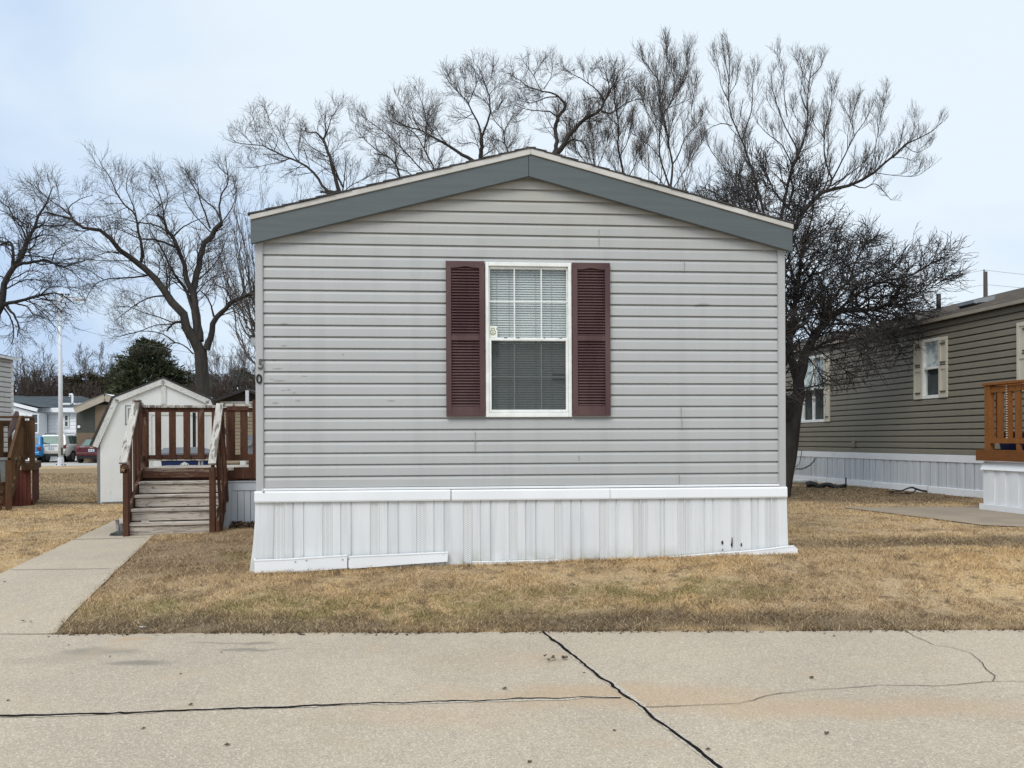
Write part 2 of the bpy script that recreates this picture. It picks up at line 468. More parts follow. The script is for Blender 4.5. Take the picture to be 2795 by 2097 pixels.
# joints across the path
def path_joint(a, b, w=0.014):
    A, B = gpt(*a), gpt(*b)
    m = MB(); n = 14; vs = []
    for i in range(n + 1):
        x, y = A.x + (B.x-A.x) * i / n, A.y + (B.y-A.y) * i / n
        j = random.gauss(0, .004)
        for s_ in (-1, 1): 
            yy = y + j + s_ * w / 2
            vs.append((x, yy, float(ground_z(x, yy)) + 0.017))
    m.add(vs, [(2*i, 2*i+2, 2*i+3, 2*i+1) for i in range(n)])
    m.build('joint', M_crack, path)
path_joint((197, 1476), (402, 1470), 0.022)
path_joint((30, 1560), (300, 1557), 0.012)

# ------------------------------------------------------------------ shared materials
def vinyl(name, c, rough=0.5, dirt=None):
    q = NB(name)
    col = q.mix(q.ramp(q.noise(1.3, 4), 0.35, 0.7), c, tuple(x * 0.95 for x in c))
    st = q.noise(1.0, 4, 0.6, q.scaled((1.2, 1.2, 26)))
    col = q.mix(q.ramp(st, 0.45, 0.75, 0, .35), col, tuple(x * 0.90 for x in c))
    gs = q.noise(1.0, 4, .6, q.scaled((6, 6, .3)))
    col = q.mix(q.ramp(gs, .45, .7, 0, .5), col, tuple(x * .86 for x in c))
    if dirt: col = dirt(q, col)
    q.bump(q.noise(1.0, 3, 0.6, q.scaled((6, 6, 90))), 0.06, 0.004)
    return q.done(col, rough, 0.4)
def scuffs(q, col):
    for (x, z, rx, rz) in ((.245,2.315,.024,.008),(.16,2.205,.012,.006),(.245,2.125,.02,.007),(.155,2.0,.01,.006),(.19,1.925,.03,.006),(.205,1.82,.035,.007),(.14,1.835,.012,.005),
                           (.235,1.735,.014,.005),(.28,1.74,.012,.006),(.33,1.715,.014,.005),(.17,1.625,.02,.008),(.36,1.645,.018,.005),(1.165,1.645,.024,.006),(3.98,2.515,.05,.012),(3.92,2.50,.02,.006),(.42,1.86,.02,.004),(.75,2.05,.006,.007)):
        v = q.n('ShaderNodeVectorMath', operation='ADD'); q.l(q.obj(), v.inputs[0])
        nn = q.n('ShaderNodeTexNoise'); nn.inputs['Scale'].default_value = 60
        q.l(q.obj(), nn.inputs['Vector'])
        sc = q.n('ShaderNodeVectorMath', operation='MULTIPLY_ADD'); q.l(nn.outputs['Color'], sc.inputs[0]); sc.inputs[1].default_value = (.02,.0,.012); sc.inputs[2].default_value = (-.01,0,-.006)
        q.l(sc.outputs[0], v.inputs[1])
        col = q.mix(q.math('MULTIPLY', q.ellipse(x, 0, rx * 1.35, 1, 0.5, v.outputs[0], (1, 0, 1), z, rz), .62), col, (0.17, 0.17, 0.16))
    # yellowish mildew film on the gable
    g = q.n('ShaderNodeSeparateXYZ'); q.l(q.obj(), g.inputs[0])
    f = q.math('MULTIPLY', q.ramp(g.outputs[2], 2.8, 3.5, 0, .55), q.ramp(q.noise(2.0, 5), .25, .65, .5, 1))
    return q.mix(f, col, (0.34, 0.315, 0.255))
M_siding = vinyl('grey_vinyl_siding', (0.425, 0.430, 0.422), 0.5, scuffs)
M_trimgrey = vinyl('grey_vinyl_trim', (0.42, 0.425, 0.42), 0.45)
M_fascia = pm('slate_grey_paint', (0.100, 0.116, 0.120), (0.090, 0.104, 0.108), 2.0, 0.55, stretch=(1, 1, 14), bump=.04, bscale=12)
M_drip = pm('off_white_metal_edge', (0.56, 0.54, 0.50), (0.46, 0.44, 0.40), 5, 0.5)
M_roof = pm('dark_shingles', (0.035, 0.032, 0.032), (0.065, 0.058, 0.055), 22, 0.9, bump=.4, bscale=40)
M_white = pm('white_vinyl', (0.80, 0.815, 0.83), (0.75, 0.765, 0.775), 1.6, 0.4, stretch=(1, 1, .4))
q = NB('white_skirt_vinyl')
col = q.mix(q.ramp(q.noise(1.2, 4), .3, .7), (0.73, 0.745, 0.75), (0.665, 0.685, 0.695))
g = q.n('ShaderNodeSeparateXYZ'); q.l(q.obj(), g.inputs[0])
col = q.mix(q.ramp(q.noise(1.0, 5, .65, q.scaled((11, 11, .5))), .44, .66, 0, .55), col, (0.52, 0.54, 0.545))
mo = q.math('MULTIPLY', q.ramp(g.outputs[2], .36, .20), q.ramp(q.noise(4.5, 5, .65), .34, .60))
col = q.mix(q.math('MULTIPLY', mo, .62), col, (0.36, 0.37, 0.30))  # mottled dirt with darker shade painted in along the foot
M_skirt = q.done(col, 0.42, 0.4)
q = NB('vent_strip_vinyl')
a_ = q.n('ShaderNodeSeparateXYZ'); q.l(q.obj(), a_.inputs[0])
per = 0.017
w1 = q.math('PINGPONG', q.math('ADD', q.math('PINGPONG', a_.outputs[0], 0.0175), a_.outputs[2]), per / 2)
slot = q.ramp(w1, per * .34, per * .20)
cut = q.ramp(q.math('PINGPONG', a_.outputs[0], 0.0175), .0008, .0025)
col = q.mix(q.math('MULTIPLY', q.math('MULTIPLY', slot, cut), .62), (0.74, 0.755, 0.755), (0.34, 0.35, 0.34))
M_vent = q.done(col, 0.5, 0.3)
M_slat = pm('maroon_plastic', (0.074, 0.034, 0.036), (0.100, 0.054, 0.052), 5, 0.55, stretch=(1, 1, .3), bump=.05, bscale=40)
M_frame = pm('white_window_paint', (0.82, 0.83, 0.81), (0.72, 0.73, 0.69), 9, 0.45)
M_blind = pm('blind_slat', (0.52, 0.545, 0.53), (0.47, 0.495, 0.485), 2, 0.6)
M_dark = pm('dark_interior', (0.02, 0.02, 0.02), (0.028, 0.028, 0.028), 1, 0.9)
M_black = pm('black_plastic', (0.012, 0.012, 0.013), (0.02, 0.02, 0.02), 8, 0.5)
M_rubber = pm('tyre_rubber', (0.014, 0.014, 0.015), (0.022, 0.022, 0.022), 10, 0.85)
M_metal = pm('galvanised_metal', (0.42, 0.44, 0.45), (0.33, 0.35, 0.36), 6, 0.45, metal=.6)
def glass(name, tint=(0.965, 0.985, 0.97), refl=0.03, rough=0.02):
    q = NB(name)
    tr = q.n('ShaderNodeBsdfTransparent'); tr.inputs[0].default_value = (*tint, 1)
    gl = q.n('ShaderNodeBsdfGlossy'); gl.inputs['Roughness'].default_value = rough; gl.inputs[0].default_value = (.9, .95, .97, 1)
    nz = q.noise(2.5, 2); bm = q.n('ShaderNodeBump'); bm.inputs['Strength'].default_value = .04; bm.inputs['Distance'].default_value = .02
    q.l(nz, bm.inputs['Height']); q.l(bm.outputs[0], gl.inputs['Normal'])
    lw = q.n('ShaderNodeLayerWeight'); lw.inputs[0].default_value = .5          # the same from both sides of the pane
    ad = q.math('ADD', q.math('MULTIPLY', q.math('POWER', lw.outputs['Facing'], 5.0), .9), refl + .04)
    mx_ = q.n('ShaderNodeMixShader'); q.l(ad, mx_.inputs[0]); q.l(tr.outputs[0], mx_.inputs[1]); q.l(gl.outputs[0], mx_.inputs[2])
    q.l(mx_.outputs[0], q.out.inputs[0])
    q.t.nodes.remove(q.b)
    return q.m
M_glass = glass('window_glass')
M_glassdark = glass('dark_window_glass', (0.35, 0.4, 0.4), 0.16)
def screen_mat():
    q = NB('insect_screen')
    tr = q.n('ShaderNodeBsdfTransparent'); df = q.n('ShaderNodeBsdfDiffuse'); df.inputs[0].default_value = (.06, .066, .064, 1)
    m_ = q.n('ShaderNodeMixShader'); m_.inputs[0].default_value = .62
    q.l(tr.outputs[0], m_.inputs[1]); q.l(df.outputs[0], m_.inputs[2]); q.l(m_.outputs[0], q.out.inputs[0]); q.t.nodes.remove(q.b)
    return q.m
M_screen = screen_mat()

def lap_siding(m, z0, z1, pitch, xl, xr, openings=(), depth=0.0150):
    """dutch-lap vinyl courses on the plane y=0 facing -y, with real butt edges"""
    prof = []
    nc = int(math.ceil((z1 - z0) / pitch))
    for i in range(nc):
        zb = z0 + i * pitch
        prof += [(-depth, zb), (-depth * .82, zb + pitch * .64), (-depth * .20, zb + pitch * .86), (depth * .45, zb + pitch * .90), (depth * .6, zb + pitch * .9999)]
    cuts = sorted({zz for o in openings for zz in (o[2], o[3])} | {z1})
    out = []
    for a, b in zip(prof[:-1], prof[1:]):
        out.append(a)
        for zc in cuts:
            if a[1] < zc < b[1]:
                t = (zc - a[1]) / (b[1] - a[1]); out.append((a[0] + (b[0]-a[0]) * t, zc))
    out.append(prof[-1])
    for a, b in zip(out[:-1], out[1:]):
        zm = (a[1] + b[1]) / 2
        if zm > z1: break
        spans = [(None, None)]
        op = [o for o in openings if o[2] < zm < o[3]]
        A0, A1, B0, B1 = xl(a[1]), xr(a[1]), xl(b[1]), xr(b[1])
        if A1 <= A0 + .001 and B1 <= B0 + .001: continue
        xs_ = [(A0, B0)]
        for o in sorted(op): xs_ += [(o[0], o[0]), (o[1], o[1])]
        xs_.append((A1, B1))
        for k in range(0, len(xs_), 2):
            (p, r), (s_, t) = xs_[k], xs_[k+1]
            m.add([(p, a[0], a[1]), (s_, a[0], a[1]), (t, b[0], b[1]), (r, b[0], b[1])], [(0, 1, 2, 3)])

# ------------------------------------------------------------------ the grey home in the middle
YAW = math.atan(0.077)
HF = Frame(-2.228, 6.866 - 0.077 * 2.228, YAW)
home = thing('mobile_home', 'light grey vinyl sided mobile home with maroon shutters and white skirting', 'mobile home', (*HF.o, 0), YAW)
HWID, HLEN = 4.745, 16.8
EA, EB, APX = 3.045, 3.700, 2.385           # soffit line at the corners and at the ridge
def soff(x):
    return EA + (EB - EA) * (x / APX if x < APX else (HWID - x) / (HWID - APX))
def gl_(z): return .045 if z < EA else .045 + (z - EA) / (EB - EA) * (APX - .045)
def gr_(z): return 4.70 if z < EA else 4.70 - (z - EA) / (EB - EA) * (4.70 - APX)
WX0, WX1, WZ0, WZ1 = 2.001, 2.771, 1.499, 2.875
m = MB()
OP = ((WX0 + .015, WX1 - .015, WZ0 + .015, WZ1 - .015),)
lap_siding(m, 0.8885, 3.70, 0.10174, gl_, gr_, OP)
m.build('siding', M_siding, home)
# the body behind the cladding, open where the window is
m = MB()
for (a, b, c_, d) in ((.03, WX0+.01, .80, 3.03), (WX1-.01, 4.715, .80, 3.03), (WX0+.01, WX1-.01, .80, WZ0+.01), (WX0+.01, WX1-.01, WZ1-.01, 3.03)):
    m.box(a, b, .016, .09, c_, d)
m.prism([(.03, 3.03), (4.715, 3.03), (APX, 3.69)], .016, .09)
m.box(.03, .12, .09, HLEN, .3, 3.03); m.box(4.62, 4.715, .09, HLEN, .3, 3.03); m.box(.12, 4.62, HLEN-.1, HLEN, .3, 3.03)
m.box(.12, 4.62, .09, HLEN-.1, .78, .82); m.box(.12, 4.62, .09, HLEN-.1, 2.98, 3.02)
m.build('wall', M_trimgrey, home)
# the long side walls carry the same cladding and skirting
for sx in (0, 1):
    t_ = MB(); lap_siding(t_, 0.8885, 3.0, 0.10174, lambda z: .052, lambda z: HLEN - .01)
    m = MB(); m.add([((.028 + d if sx == 0 else 4.717 - d), u, z) for u, d, z in t_.v], t_.f)
    m.build('siding', M_siding, home)
    m = MB(); xa, xb = (.012, .030) if sx == 0 else (4.715, 4.733)
    for i in range(40):
        ya = .06 + i * .415; m.box(xa + (.004 if i % 2 else 0), xb - (0 if i % 2 else .004), ya, ya + .405, .0, .80)
    m.build('skirting', M_white, home)
# panel end seams in the cladding: overlapping ends
m = MB()
def seam_v(px, py0, py1):
    x, z0 = HF.m(px, py0); _, z1 = HF.m(px, py1)
    m.box(x - .0016, x + .0016, -.0195, -.012, min(z0, z1), max(z0, z1))
for (px, a, b) in ((1634, 628, 678), (1297, 1179, 1211), (1297, 1214, 1237), (1858, 1113, 1142), (1860, 1146, 1171), (1853, 1297, 1322), (1579, 1243, 1258), (1867, 716, 742)):
    seam_v(px, a, b)
m.build('seam', pm('seam_grey', (.32, .32, .32), (.27, .27, .27), 5, .7), home)  # seam strips in a darker grey than the siding
# corner trim
for x0, x1, zb in ((.004, .070, .826), (4.676, 4.744, .795)):
    m = MB(); m.box(x0, x1, -.026, .05, zb, soff((x0+x1)/2) + .03)
    xs0 = x0 if x0 < 1 else x0
    m.box(x0 + (.058 if x0 < 1 else .002), x0 + (.064 if x0 < 1 else .008), -.030, -.026, zb, soff((x0+x1)/2) - .01)
    m.build('corner_trim', M_trimgrey, home, bevel=.004)
# rake boards, drip edge, roof
RO0, RO1, RTE, RTA = -.018, 4.790, 3.195, 3.816      # grey board: outer ends, top at ends and apex
BTE, BTA = 2.993, 3.626
yf0, yf1 = -.085, -.045
def board(x0, x1, zt0, zt1, zb0, zb1, y0, y1):
    m = MB(); m.prism([(x0, zb0), (x1, zb1), (x1, zt1), (x0, zt0)], y0, y1); return m
board(RO0, 2.385, RTE, RTA, BTE, BTA, yf0, yf1).build('rake_board', M_fascia, home, bevel=.003)
board(2.388, RO1, RTA, RTE, BTA, BTE, yf0, yf1).build('rake_board', M_fascia, home, bevel=.003)
board(RO0 - .004, 2.404, 3.238, 3.872, RTE + .001, RTA + .001, yf0 - .012, yf1 + .01).build('drip_edge', M_drip, home, bevel=.003)
board(2.406, RO1 + .004, 3.872, 3.238, RTA + .001, RTE + .001, yf0 - .012, yf1 + .01).build('drip_edge', M_drip, home, bevel=.003)
m = MB()   # soffit return under the rake
m.add([(RO0, yf1, BTE + .045), (2.385, yf1, BTA + .045), (2.385, .0, BTA + .045), (RO0, .0, BTE + .045)], [(0, 1, 2, 3)])
m.add([(2.385, yf1, BTA + .045), (RO1, yf1, BTE + .045), (RO1, .0, BTE + .045), (2.385, .0, BTA + .045)], [(0, 1, 2, 3)])
m.build('soffit', M_drip, home)
m = MB()   # shingle courses stepping up both slopes
NS = 17
for side in (0, 1):
    xe, xa = (RO0 - .02, 2.405) if side == 0 else (RO1 + .02, 2.405)
    for i in range(NS):
        t0, t1 = i / NS, min(1, (i + 1.15) / NS)
        p0, p1 = (xe + (xa-xe)*t0, 3.243 + .634*t0 + .012), (xe + (xa-xe)*t1, 3.243 + .634*t1 + .002)
        q0 = (p0[0], p0[1] - .016)
        yo = -.104 + random.uniform(-.006, .006)
        m.add([(p0[0], yo, p0[1]), (p1[0], yo, p1[1]), (p1[0], HLEN + .1, p1[1]), (p0[0], HLEN + .1, p0[1]), (q0[0], yo, q0[1]), (p1[0], yo, p1[1]-.012), (q0[0], HLEN+.1, q0[1])],
              [(0,1,2,3) if side else (3,2,1,0), (0,4,5,1), (0,3,6,4)])
m.box(2.36, 2.45, -.104, HLEN + .1, 3.866, 3.880)
m.build('roof', M_roof, home)
# window
win = MB()
fw = .040
for (a, b, c_, d) in ((WX0, WX0+fw*.75, WZ0, WZ1), (WX1-fw*.75, WX1, WZ0, WZ1), (WX0+fw*.75, WX1-fw*.75, WZ1-.034, WZ1), (WX0+fw*.75, WX1-fw*.75, WZ0, WZ0+.040)):
    win.box(a, b, -.036, .05, c_, d)
window = win.build('window', M_frame, home, bevel=.004)
ix0, ix1 = WX0 + fw*.75, WX1 - fw*.75
ZM = 2.195
def sash(z0, z1, y, st, sb, name='sash'):
    m = MB()
    m.box(ix0+.001, ix0+st, y, y+.025, z0, z1); m.box(ix1-st, ix1-.001, y, y+.025, z0, z1)
    m.box(ix0+st, ix1-st, y, y+.025, z0, z0+sb); m.box(ix0+st, ix1-st, y, y+.025, z1-sb, z1)
    return m.build(name, M_frame, window, bevel=.003)
sash(ZM-.006, WZ1-.036, -.012, .012, .020)
sash(WZ0+.042, ZM+.008, -.030, .022, .024)
m = MB()   # glazing bars on the upper sash
for x in (2.260, 2.502): m.tube([(x, -.012, ZM), (x, -.012, WZ1-.04)], .0065, 6)
m.tube([(ix0, -.014, 2.528), (ix1, -.014, 2.528)], .0055, 6)
m.build('glazing_bar', M_frame, window, smooth=True)
m = MB()   # and inside the lower one
for x in (2.260, 2.502): m.tube([(x, .004, WZ0+.04), (x, .004, ZM)], .0055, 6)
m.tube([(ix0, .003, 1.858), (ix1, .003, 1.858)], .005, 6)
m.build('glazing_bar', M_frame, window, smooth=True)
def quadxz(x0, x1, z0, z1, y): 
    m = MB(); m.add([(x0, y, z0), (x1, y, z0), (x1, y, z1), (x0, y, z1)], [(0, 1, 2, 3)]); return m
quadxz(ix0, ix1, ZM, WZ1-.04, .000).build('pane', M_glass, window)
quadxz(ix0, ix1, WZ0+.04, ZM, .010).build('pane', M_glass, window)
quadxz(ix0+.02, ix1-.02, WZ0+.06, ZM-.012, -.009).build('insect_screen', M_screen, window)
m = MB()   # closed horizontal blind, slightly uneven slats
z = WZ0 + .055; i = 0
while z < WZ1 - .05:
    t = random.uniform(-.0015, .0015)
    m.add([(ix0+.008, .038+t, z), (ix1-.008, .038-t, z), (ix1-.008, .052, z+.0225), (ix0+.008, .052, z+.0225), (ix0+.008, .041, z+.013), (ix1-.008, .041, z+.013)], [(0, 1, 5, 4), (4, 5, 2, 3)])
    z += .0215
m.build('blind', M_blind, window)
m = MB()   # ladder cords
for x in (2.105, 2.217, 2.455, 2.60): m.box(x-.002, x+.002, .034, .036, WZ0+.05, WZ1-.04)
m.build('blind_cord', pm('cord_grey', (.32, .36, .36), None, 4, .7), window)
m = MB(); m.box(WX0-.1, WX1+.1, .10, .9, WZ0-.15, WZ0-.1); m.box(WX0-.1, WX1+.1, .9, .92, WZ0-.1, WZ1+.1); m.box(WX0-.1, WX0-.08, .1, .9, WZ0-.1, WZ1+.1); m.box(WX1+.08, WX1+.1, .1, .9, WZ0-.1, WZ1+.1); m.box(WX0-.1, WX1+.1, .1, .9, WZ1+.1, WZ1+.12)
m.build('room', pm('room_paint', (.30, .30, .29), (.26, .26, .25), 1, .8), window)
m = MB()   # dark tape pieces seen in the lower pane
m.box(2.046, 2.118, .012, .014, 2.055, 2.165); m.box(2.60, 2.715, .012, .014, 1.868, 1.886); m.box(2.60, 2.715, .012, .014, 1.832, 1.844)
m.build('tape', M_black, window)
# decal in the corner of the upper pane: a white card with a shield in a scalloped outline
m = MB(); m.prism([(2.036, 2.212), (2.108, 2.212), (2.108, 2.276), (2.094, 2.284), (2.108, 2.300), (2.106, 2.310), (2.040, 2.316)], -.0042, -.0022)
decal = m.build('decal', pm('decal_paper', (.80, .83, .74), (.74, .76, .66), 30, .6), window)
m = MB()
def ringpoly(cx, cz, pts, th, y):
    n = len(pts)
    for i in range(n):
        a, b = pts[i], pts[(i+1) % n]
        m.bar((cx+a[0], y, cz+a[1]), (cx+b[0], y, cz+b[1]), .002, th, up=(-(b[1]-a[1]), 0, b[0]-a[0]))
sh = [(.0, -.034), (.016, -.028), (.024, -.014), (.022, .0), (.014, .012), (.013, .026), (.006, .031), (.0, .027), (-.006, .031), (-.013, .026), (-.014, .012), (-.022, .0), (-.024, -.014), (-.016, -.028)]
ringpoly(2.069, 2.264, sh, .0045, -.0055)
ringpoly(2.069, 2.262, [(-.011, .004), (-.004, .013), (.006, .010), (.010, .0), (.004, -.010), (-.007, -.008)], .0035, -.0055)
m.bar((2.048, -.0055, 2.246), (2.069, -.0055, 2.240), .002, .004, up=(0, 0, 1)); m.bar((2.069, -.0055, 2.240), (2.091, -.0055, 2.247), .002, .004, up=(0, 0, 1))
m.build('badge', pm('badge_olive', (.30, .27, .13), (.22, .20, .11), 40, .6), decal)
# flaked paint on the meeting rail
m = MB()
for (x, l) in ((2.165, .03), (2.275, .03), (2.52, .012), (2.66, .028)):
    m.box(x, x+l, -.0305, -.0290, 2.199 + random.uniform(0, .004), 2.2055)
m.build('paint_chip', pm('bare_aluminium', (.16, .17, .16), None, 20, .5), window)

def shutter(x0, x1, z0, z1):
    m = MB(); fr = .047; y0, y1 = -.050, -.018
    zc = z1 - .62 * (z1 - z0) * .80 - .02
    zmid0, zmid1 = z0 + .487 * (z1 - z0), z0 + .521 * (z1 - z0)
    m.box(x0, x0+fr, y0, y1, z0, z1); m.box(x1-fr, x1, y0, y1, z0, z1)
    m.box(x0+fr, x1-fr, y0+.001, y1, z0, z0+.085); m.box(x0+fr, x1-fr, y0+.001, y1, zmid0, zmid1)
    # arched top rail
    ax0, ax1 = x0+fr, x1-fr; zt = z1 - .062
    pts = [(ax0, z1), (ax0, zt)]
    for i in range(17):
        u = i / 16; pts.append((ax0 + (ax1-ax0) * u, zt + .012 * (0.5 - 0.5 * math.cos(2 * math.pi * min(1, max(0, (u - .12) / .76))))))
    pts += [(ax1, zt), (ax1, z1)]
    m.prism(pts[::-1], y0+.001, y1)
    root = m.build('shutter', M_slat, home, bevel=.003)
    m = MB()
    for (a, b, n) in ((z0+.087, zmid0-.001, 23), (zmid1+.001, zt+.012, 24)):
        st = (b - a) / n
        for i in range(n):
            z = a + i * st
            m.add([(ax0, -.043, z+.004), (ax1, -.043, z+.004), (ax1, -.040, z+st*.30), (ax0, -.040, z+st*.30), (ax1, -.024, z+st*.98), (ax0, -.024, z+st*.98), (ax0, -.026, z), (ax1, -.026, z)],
                  [(0, 1, 2, 3), (3, 2, 4, 5), (0, 6, 7, 1)])
    m.box(ax0, ax1, -.021, -.018, z0+.05, z1-.03)
    m.build('louver_panel', M_slat, root)
    m = MB()
    for x in (x0+.02, x1-.02):
        for z in (z0+.035, z1-.03): m.tube([(x, y0-.003, z), (x, y0+.002, z)], .005, 8)
    m.build('screw', pm('screw_maroon', (.05, .025, .025), None, 5, .4), root)
    return root
shutter(1.652, 1.994, 1.508, 2.879)
shutter(2.777, 3.119, 1.511, 2.877)

# skirting
m = MB()
m.box(.055, 4.68, -.028, -.002, .864, .884)
m.build('starter_strip', M_white, home, bevel=.003)
for (x0, x1, dz) in ((-.006, 1.686, .002), (1.693, 3.108, .0), (3.112, 4.748, -.001)):
    m = MB(); z0, z1 = .762 + dz, .860 + dz
    # rounded front ledge
    pr = [(-.012, z1), (-.036, z1-.004), (-.044, z1-.014), (-.047, z0+.012), (-.043, z0), (-.018, z0)]
    vs = [(x, y, z) for x in (x0, x1) for y, z in pr]; n = len(pr)
    m.add(vs, [(i, i+1, n+i+1, n+i) for i in range(n-1)] + [tuple(range(n))[::-1], tuple(range(n, 2*n))])
    m.build('top_rail', M_white, home)
vents = [(.157, .236), (.572, .646), (.983, 1.054), (1.387, 1.458), (1.798, 1.868), (2.205, 2.272), (2.612, 2.678), (3.017, 3.087), (3.326, 3.448), (3.735, 3.852), (4.229, 4.303), (4.546, 4.659)]
grooves = []
for a, b in vents[:8]: grooves += [b + .082, b + .172]
grooves = [x for x in grooves if x < 3.25] + [3.575, 3.605, 3.98, 4.06, 4.42, 4.48]
def flare(x, z):
    t = max(0, (.70 - z) / .5)
    dx = -.045 * t ** 1.6 * max(0, 1 - x / .22) + .012 * t * max(0, 1 - (4.745 - x) / .2)
    return dx
def gz(x):
    p = (HF.o[0] + HF.c * x, HF.o[1] + HF.s * x)
    return float(ground_z(*p))
m = MB()
ev = [-.004]
prof = [(-.004, -.022)]
allx = sorted([(a, 'v', b) for a, b in vents] + [(g_, 'g', 0) for g_ in grooves])
ridge = -.020
def bridge(x, y): prof.append((x, y))
for (x, kd, b) in allx:
    if kd == 'v':
        bridge(x - .012, ridge); bridge(x - .006, ridge - .005); bridge(x - .001, ridge - .001)
        bridge(x + .0005, ridge + .004); bridge(b - .0005, ridge + .004); bridge(b + .001, ridge - .001); bridge(b + .006, ridge - .005); bridge(b + .012, ridge)
    else:
        bridge(x - .006, ridge); bridge(x - .002, ridge + .011); bridge(x + .002, ridge + .010); bridge(x + .012, ridge - .003); bridge(x + .03, ridge)
prof.append((4.752, -.022))
zl = [.765, .60, .45, .33, 0]
vs = []; 
for (x, y) in prof:
    zb = gz(x) + .0
    for k, z in enumerate(zl):
        zz = z if k < 4 else zb - .05
        vs.append((x + flare(x, zz), y - .010 * max(0, (.7 - zz)), zz))
nz_ = len(zl)
ventset = [(a, b) for a, b in vents]
for i in range(len(prof) - 1):
    xm = (prof[i][0] + prof[i+1][0]) / 2
    isv = any(a < xm < b for a, b in vents)
    if not isv:
        pass
    for k in range(nz_ - 1):
        m.cur = 1 if isv else 0
        b0 = i * nz_ + k
        m.add([vs[b0], vs[b0+nz_], vs[b0+nz_+1], vs[b0+1]], [(3, 2, 1, 0)])
m.cur = 0
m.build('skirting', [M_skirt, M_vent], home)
m = MB()     # raised centre bead on the three wide vent strips
for x in (3.387, 3.793, 4.602): m.box(x - .003, x + .003, -.032, -.018, gz(x), .765)
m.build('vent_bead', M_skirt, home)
# torn holes near the right end
m = MB()
for pts in (((1566,625),(1577,622),(1578,648),(1570,650),(1564,640)), ((1644,595),(1648,600),(1648,672),(1640,668),(1634,648),(1640,640)), ((1712,640),(1718,640),(1720,662),(1709,664)), ((1570,686),(1577,685),(1577,695),(1571,695)), ((1707,698),(1715,700),(1713,706),(1707,706))):
    pl = [HF.m(1400 + x * .36166, 1250 + y * .36166) for x, y in pts]
    m.prism(pl[::-1], -.034, -.030)
m.build('tear', M_dark, home)
# bottom rails, partly loose
def rail(pts_top, pts_bot, y=-.050):
    m = MB(); n = len(pts_top)
    vs = []
    for (a, b) in zip(pts_top, pts_bot):
        yy = y if len(a) < 3 else a[2]
        vs += [(a[0], yy + .018, a[1] + .004), (a[0], yy, a[1]), (b[0], yy - .004, b[1])]
    m.add(vs, [(3*i+k, 3*i+3+k, 3*i+4+k, 3*i+1+k) for i in range(n-1) for k in (0, 1)])
    # a small lip that catches light
    for i in range(n-1):
        a, b = pts_top[i], pts_top[i+1]
        ya = y if len(a) < 3 else a[2]; yb = y if len(b) < 3 else b[2]
        m.bar((a[0], ya - .001, a[1]), (b[0], yb - .001, b[1]), .006, .006)
    o = m.build('bottom_rail', M_white, home)
    so = o.modifiers.new('t', 'SOLIDIFY'); so.thickness = .0022
    return o
def hz(px, py): return HF.m(px, py, -.05)
o5, s5 = (600, 1250), .36166
def h5(x, y): return HF.m(o5[0] + x*s5, o5[1] + y*s5, -.06)
def h6(x, y): return HF.m(1400 + x*s5, 1250 + y*s5, -.06)
rail([(*h5(236, 705), .30), (*h5(250, 745), .06), h5(262, 776), h5(500, 768), h5(750, 752), h5(930, 740), h5(962, 738)],
     [h5(236, 790), h5(248, 840), h5(264, 868), h5(500, 868), h5(750, 850), h5(930, 835), h5(962, 832)], -.062)
rail([h5(972, 752), h5(985, 747), h5(1200, 738), h5(1450, 727), h5(1722, 714)],
     [h5(972, 825), h5(985, 835), h5(1200, 820), h5(1450, 800), h5(1718, 782)], -.066)
rail([h6(1180, 752), h6(1260, 745), h6(1500, 725), h6(1750, 708), h6(1930, 690), h6(2060, 672), (*h6(2118, 666), -.07), (*h6(2140, 690), -.085)],
     [h6(1180, 790), h6(1260, 790), h6(1500, 775), h6(1750, 760), h6(1930, 748), h6(2060, 735), h6(2118, 722), h6(2136, 720)], -.062)
rail([h5(1905, 788), h5(2212, 784), h6(100, 780), h6(340, 775)], [h5(1905, 815), h5(2212, 812), h6(100, 810), h6(340, 800)], -.055)
m = MB()
for (x, y) in ((572, 784), (655, 773), (928, 768), (975, 765), (1690, 735)): 
    a, b = h5(x, y); m.tube([(a, -.069, b), (a, -.060, b)], .007, 8)
m.build('screw', M_metal, home)
m = MB()
for pts in (((1665, 768), (1690, 762), (1712, 772), (1700, 784), (1680, 782)), ((1005, 808), (1020, 802), (1032, 806), (1025, 814), (1010, 815))):
    m.prism([h5(*p) for p in pts][::-1], -.0695, -.0675)
m.build('tear', M_dark, home)
# dark line where the wall meets the strip at the left corner
m = MB(); m.box(.064, .082, -.047, -.040, .852, .858); m.build('gap', M_dark, home)
# house number on the corner trim
def text_mesh(body, size, ext):
    cu = bpy.data.curves.new('glyph', 'FONT'); cu.body = body; cu.size = size; cu.extrude = ext; cu.align_x = 'CENTER'; cu.offset = .0015
    ob = bpy.data.objects.new('glyph', cu); COL.objects.link(ob)
    bpy.context.view_layer.update()
    dg = bpy.context.evaluated_depsgraph_get()
    me = bpy.data.meshes.new_from_object(ob.evaluated_get(dg))
    bpy.data.objects.remove(ob); bpy.data.curves.remove(cu)
    return me
def numeral(ch, x, zb, h, mat, lean):
    me = text_mesh(ch, h / .70, .004)
    o = link_mesh('numeral', me, mat, home)
    o.location = (x, -.033, zb); o.rotation_euler = (R(90), R(lean), 0); o.scale = (.95, 1, 1)
    return o
numeral('5', .050, 1.921, .086, pm('tarnished_numeral', (.05, .065, .055), (.14, .16, .14), 26, .35, .4, .6), 4)
numeral('0', .038, 1.796, .080, pm('black_numeral', (.012, .012, .013), None, 20, .35), -2)
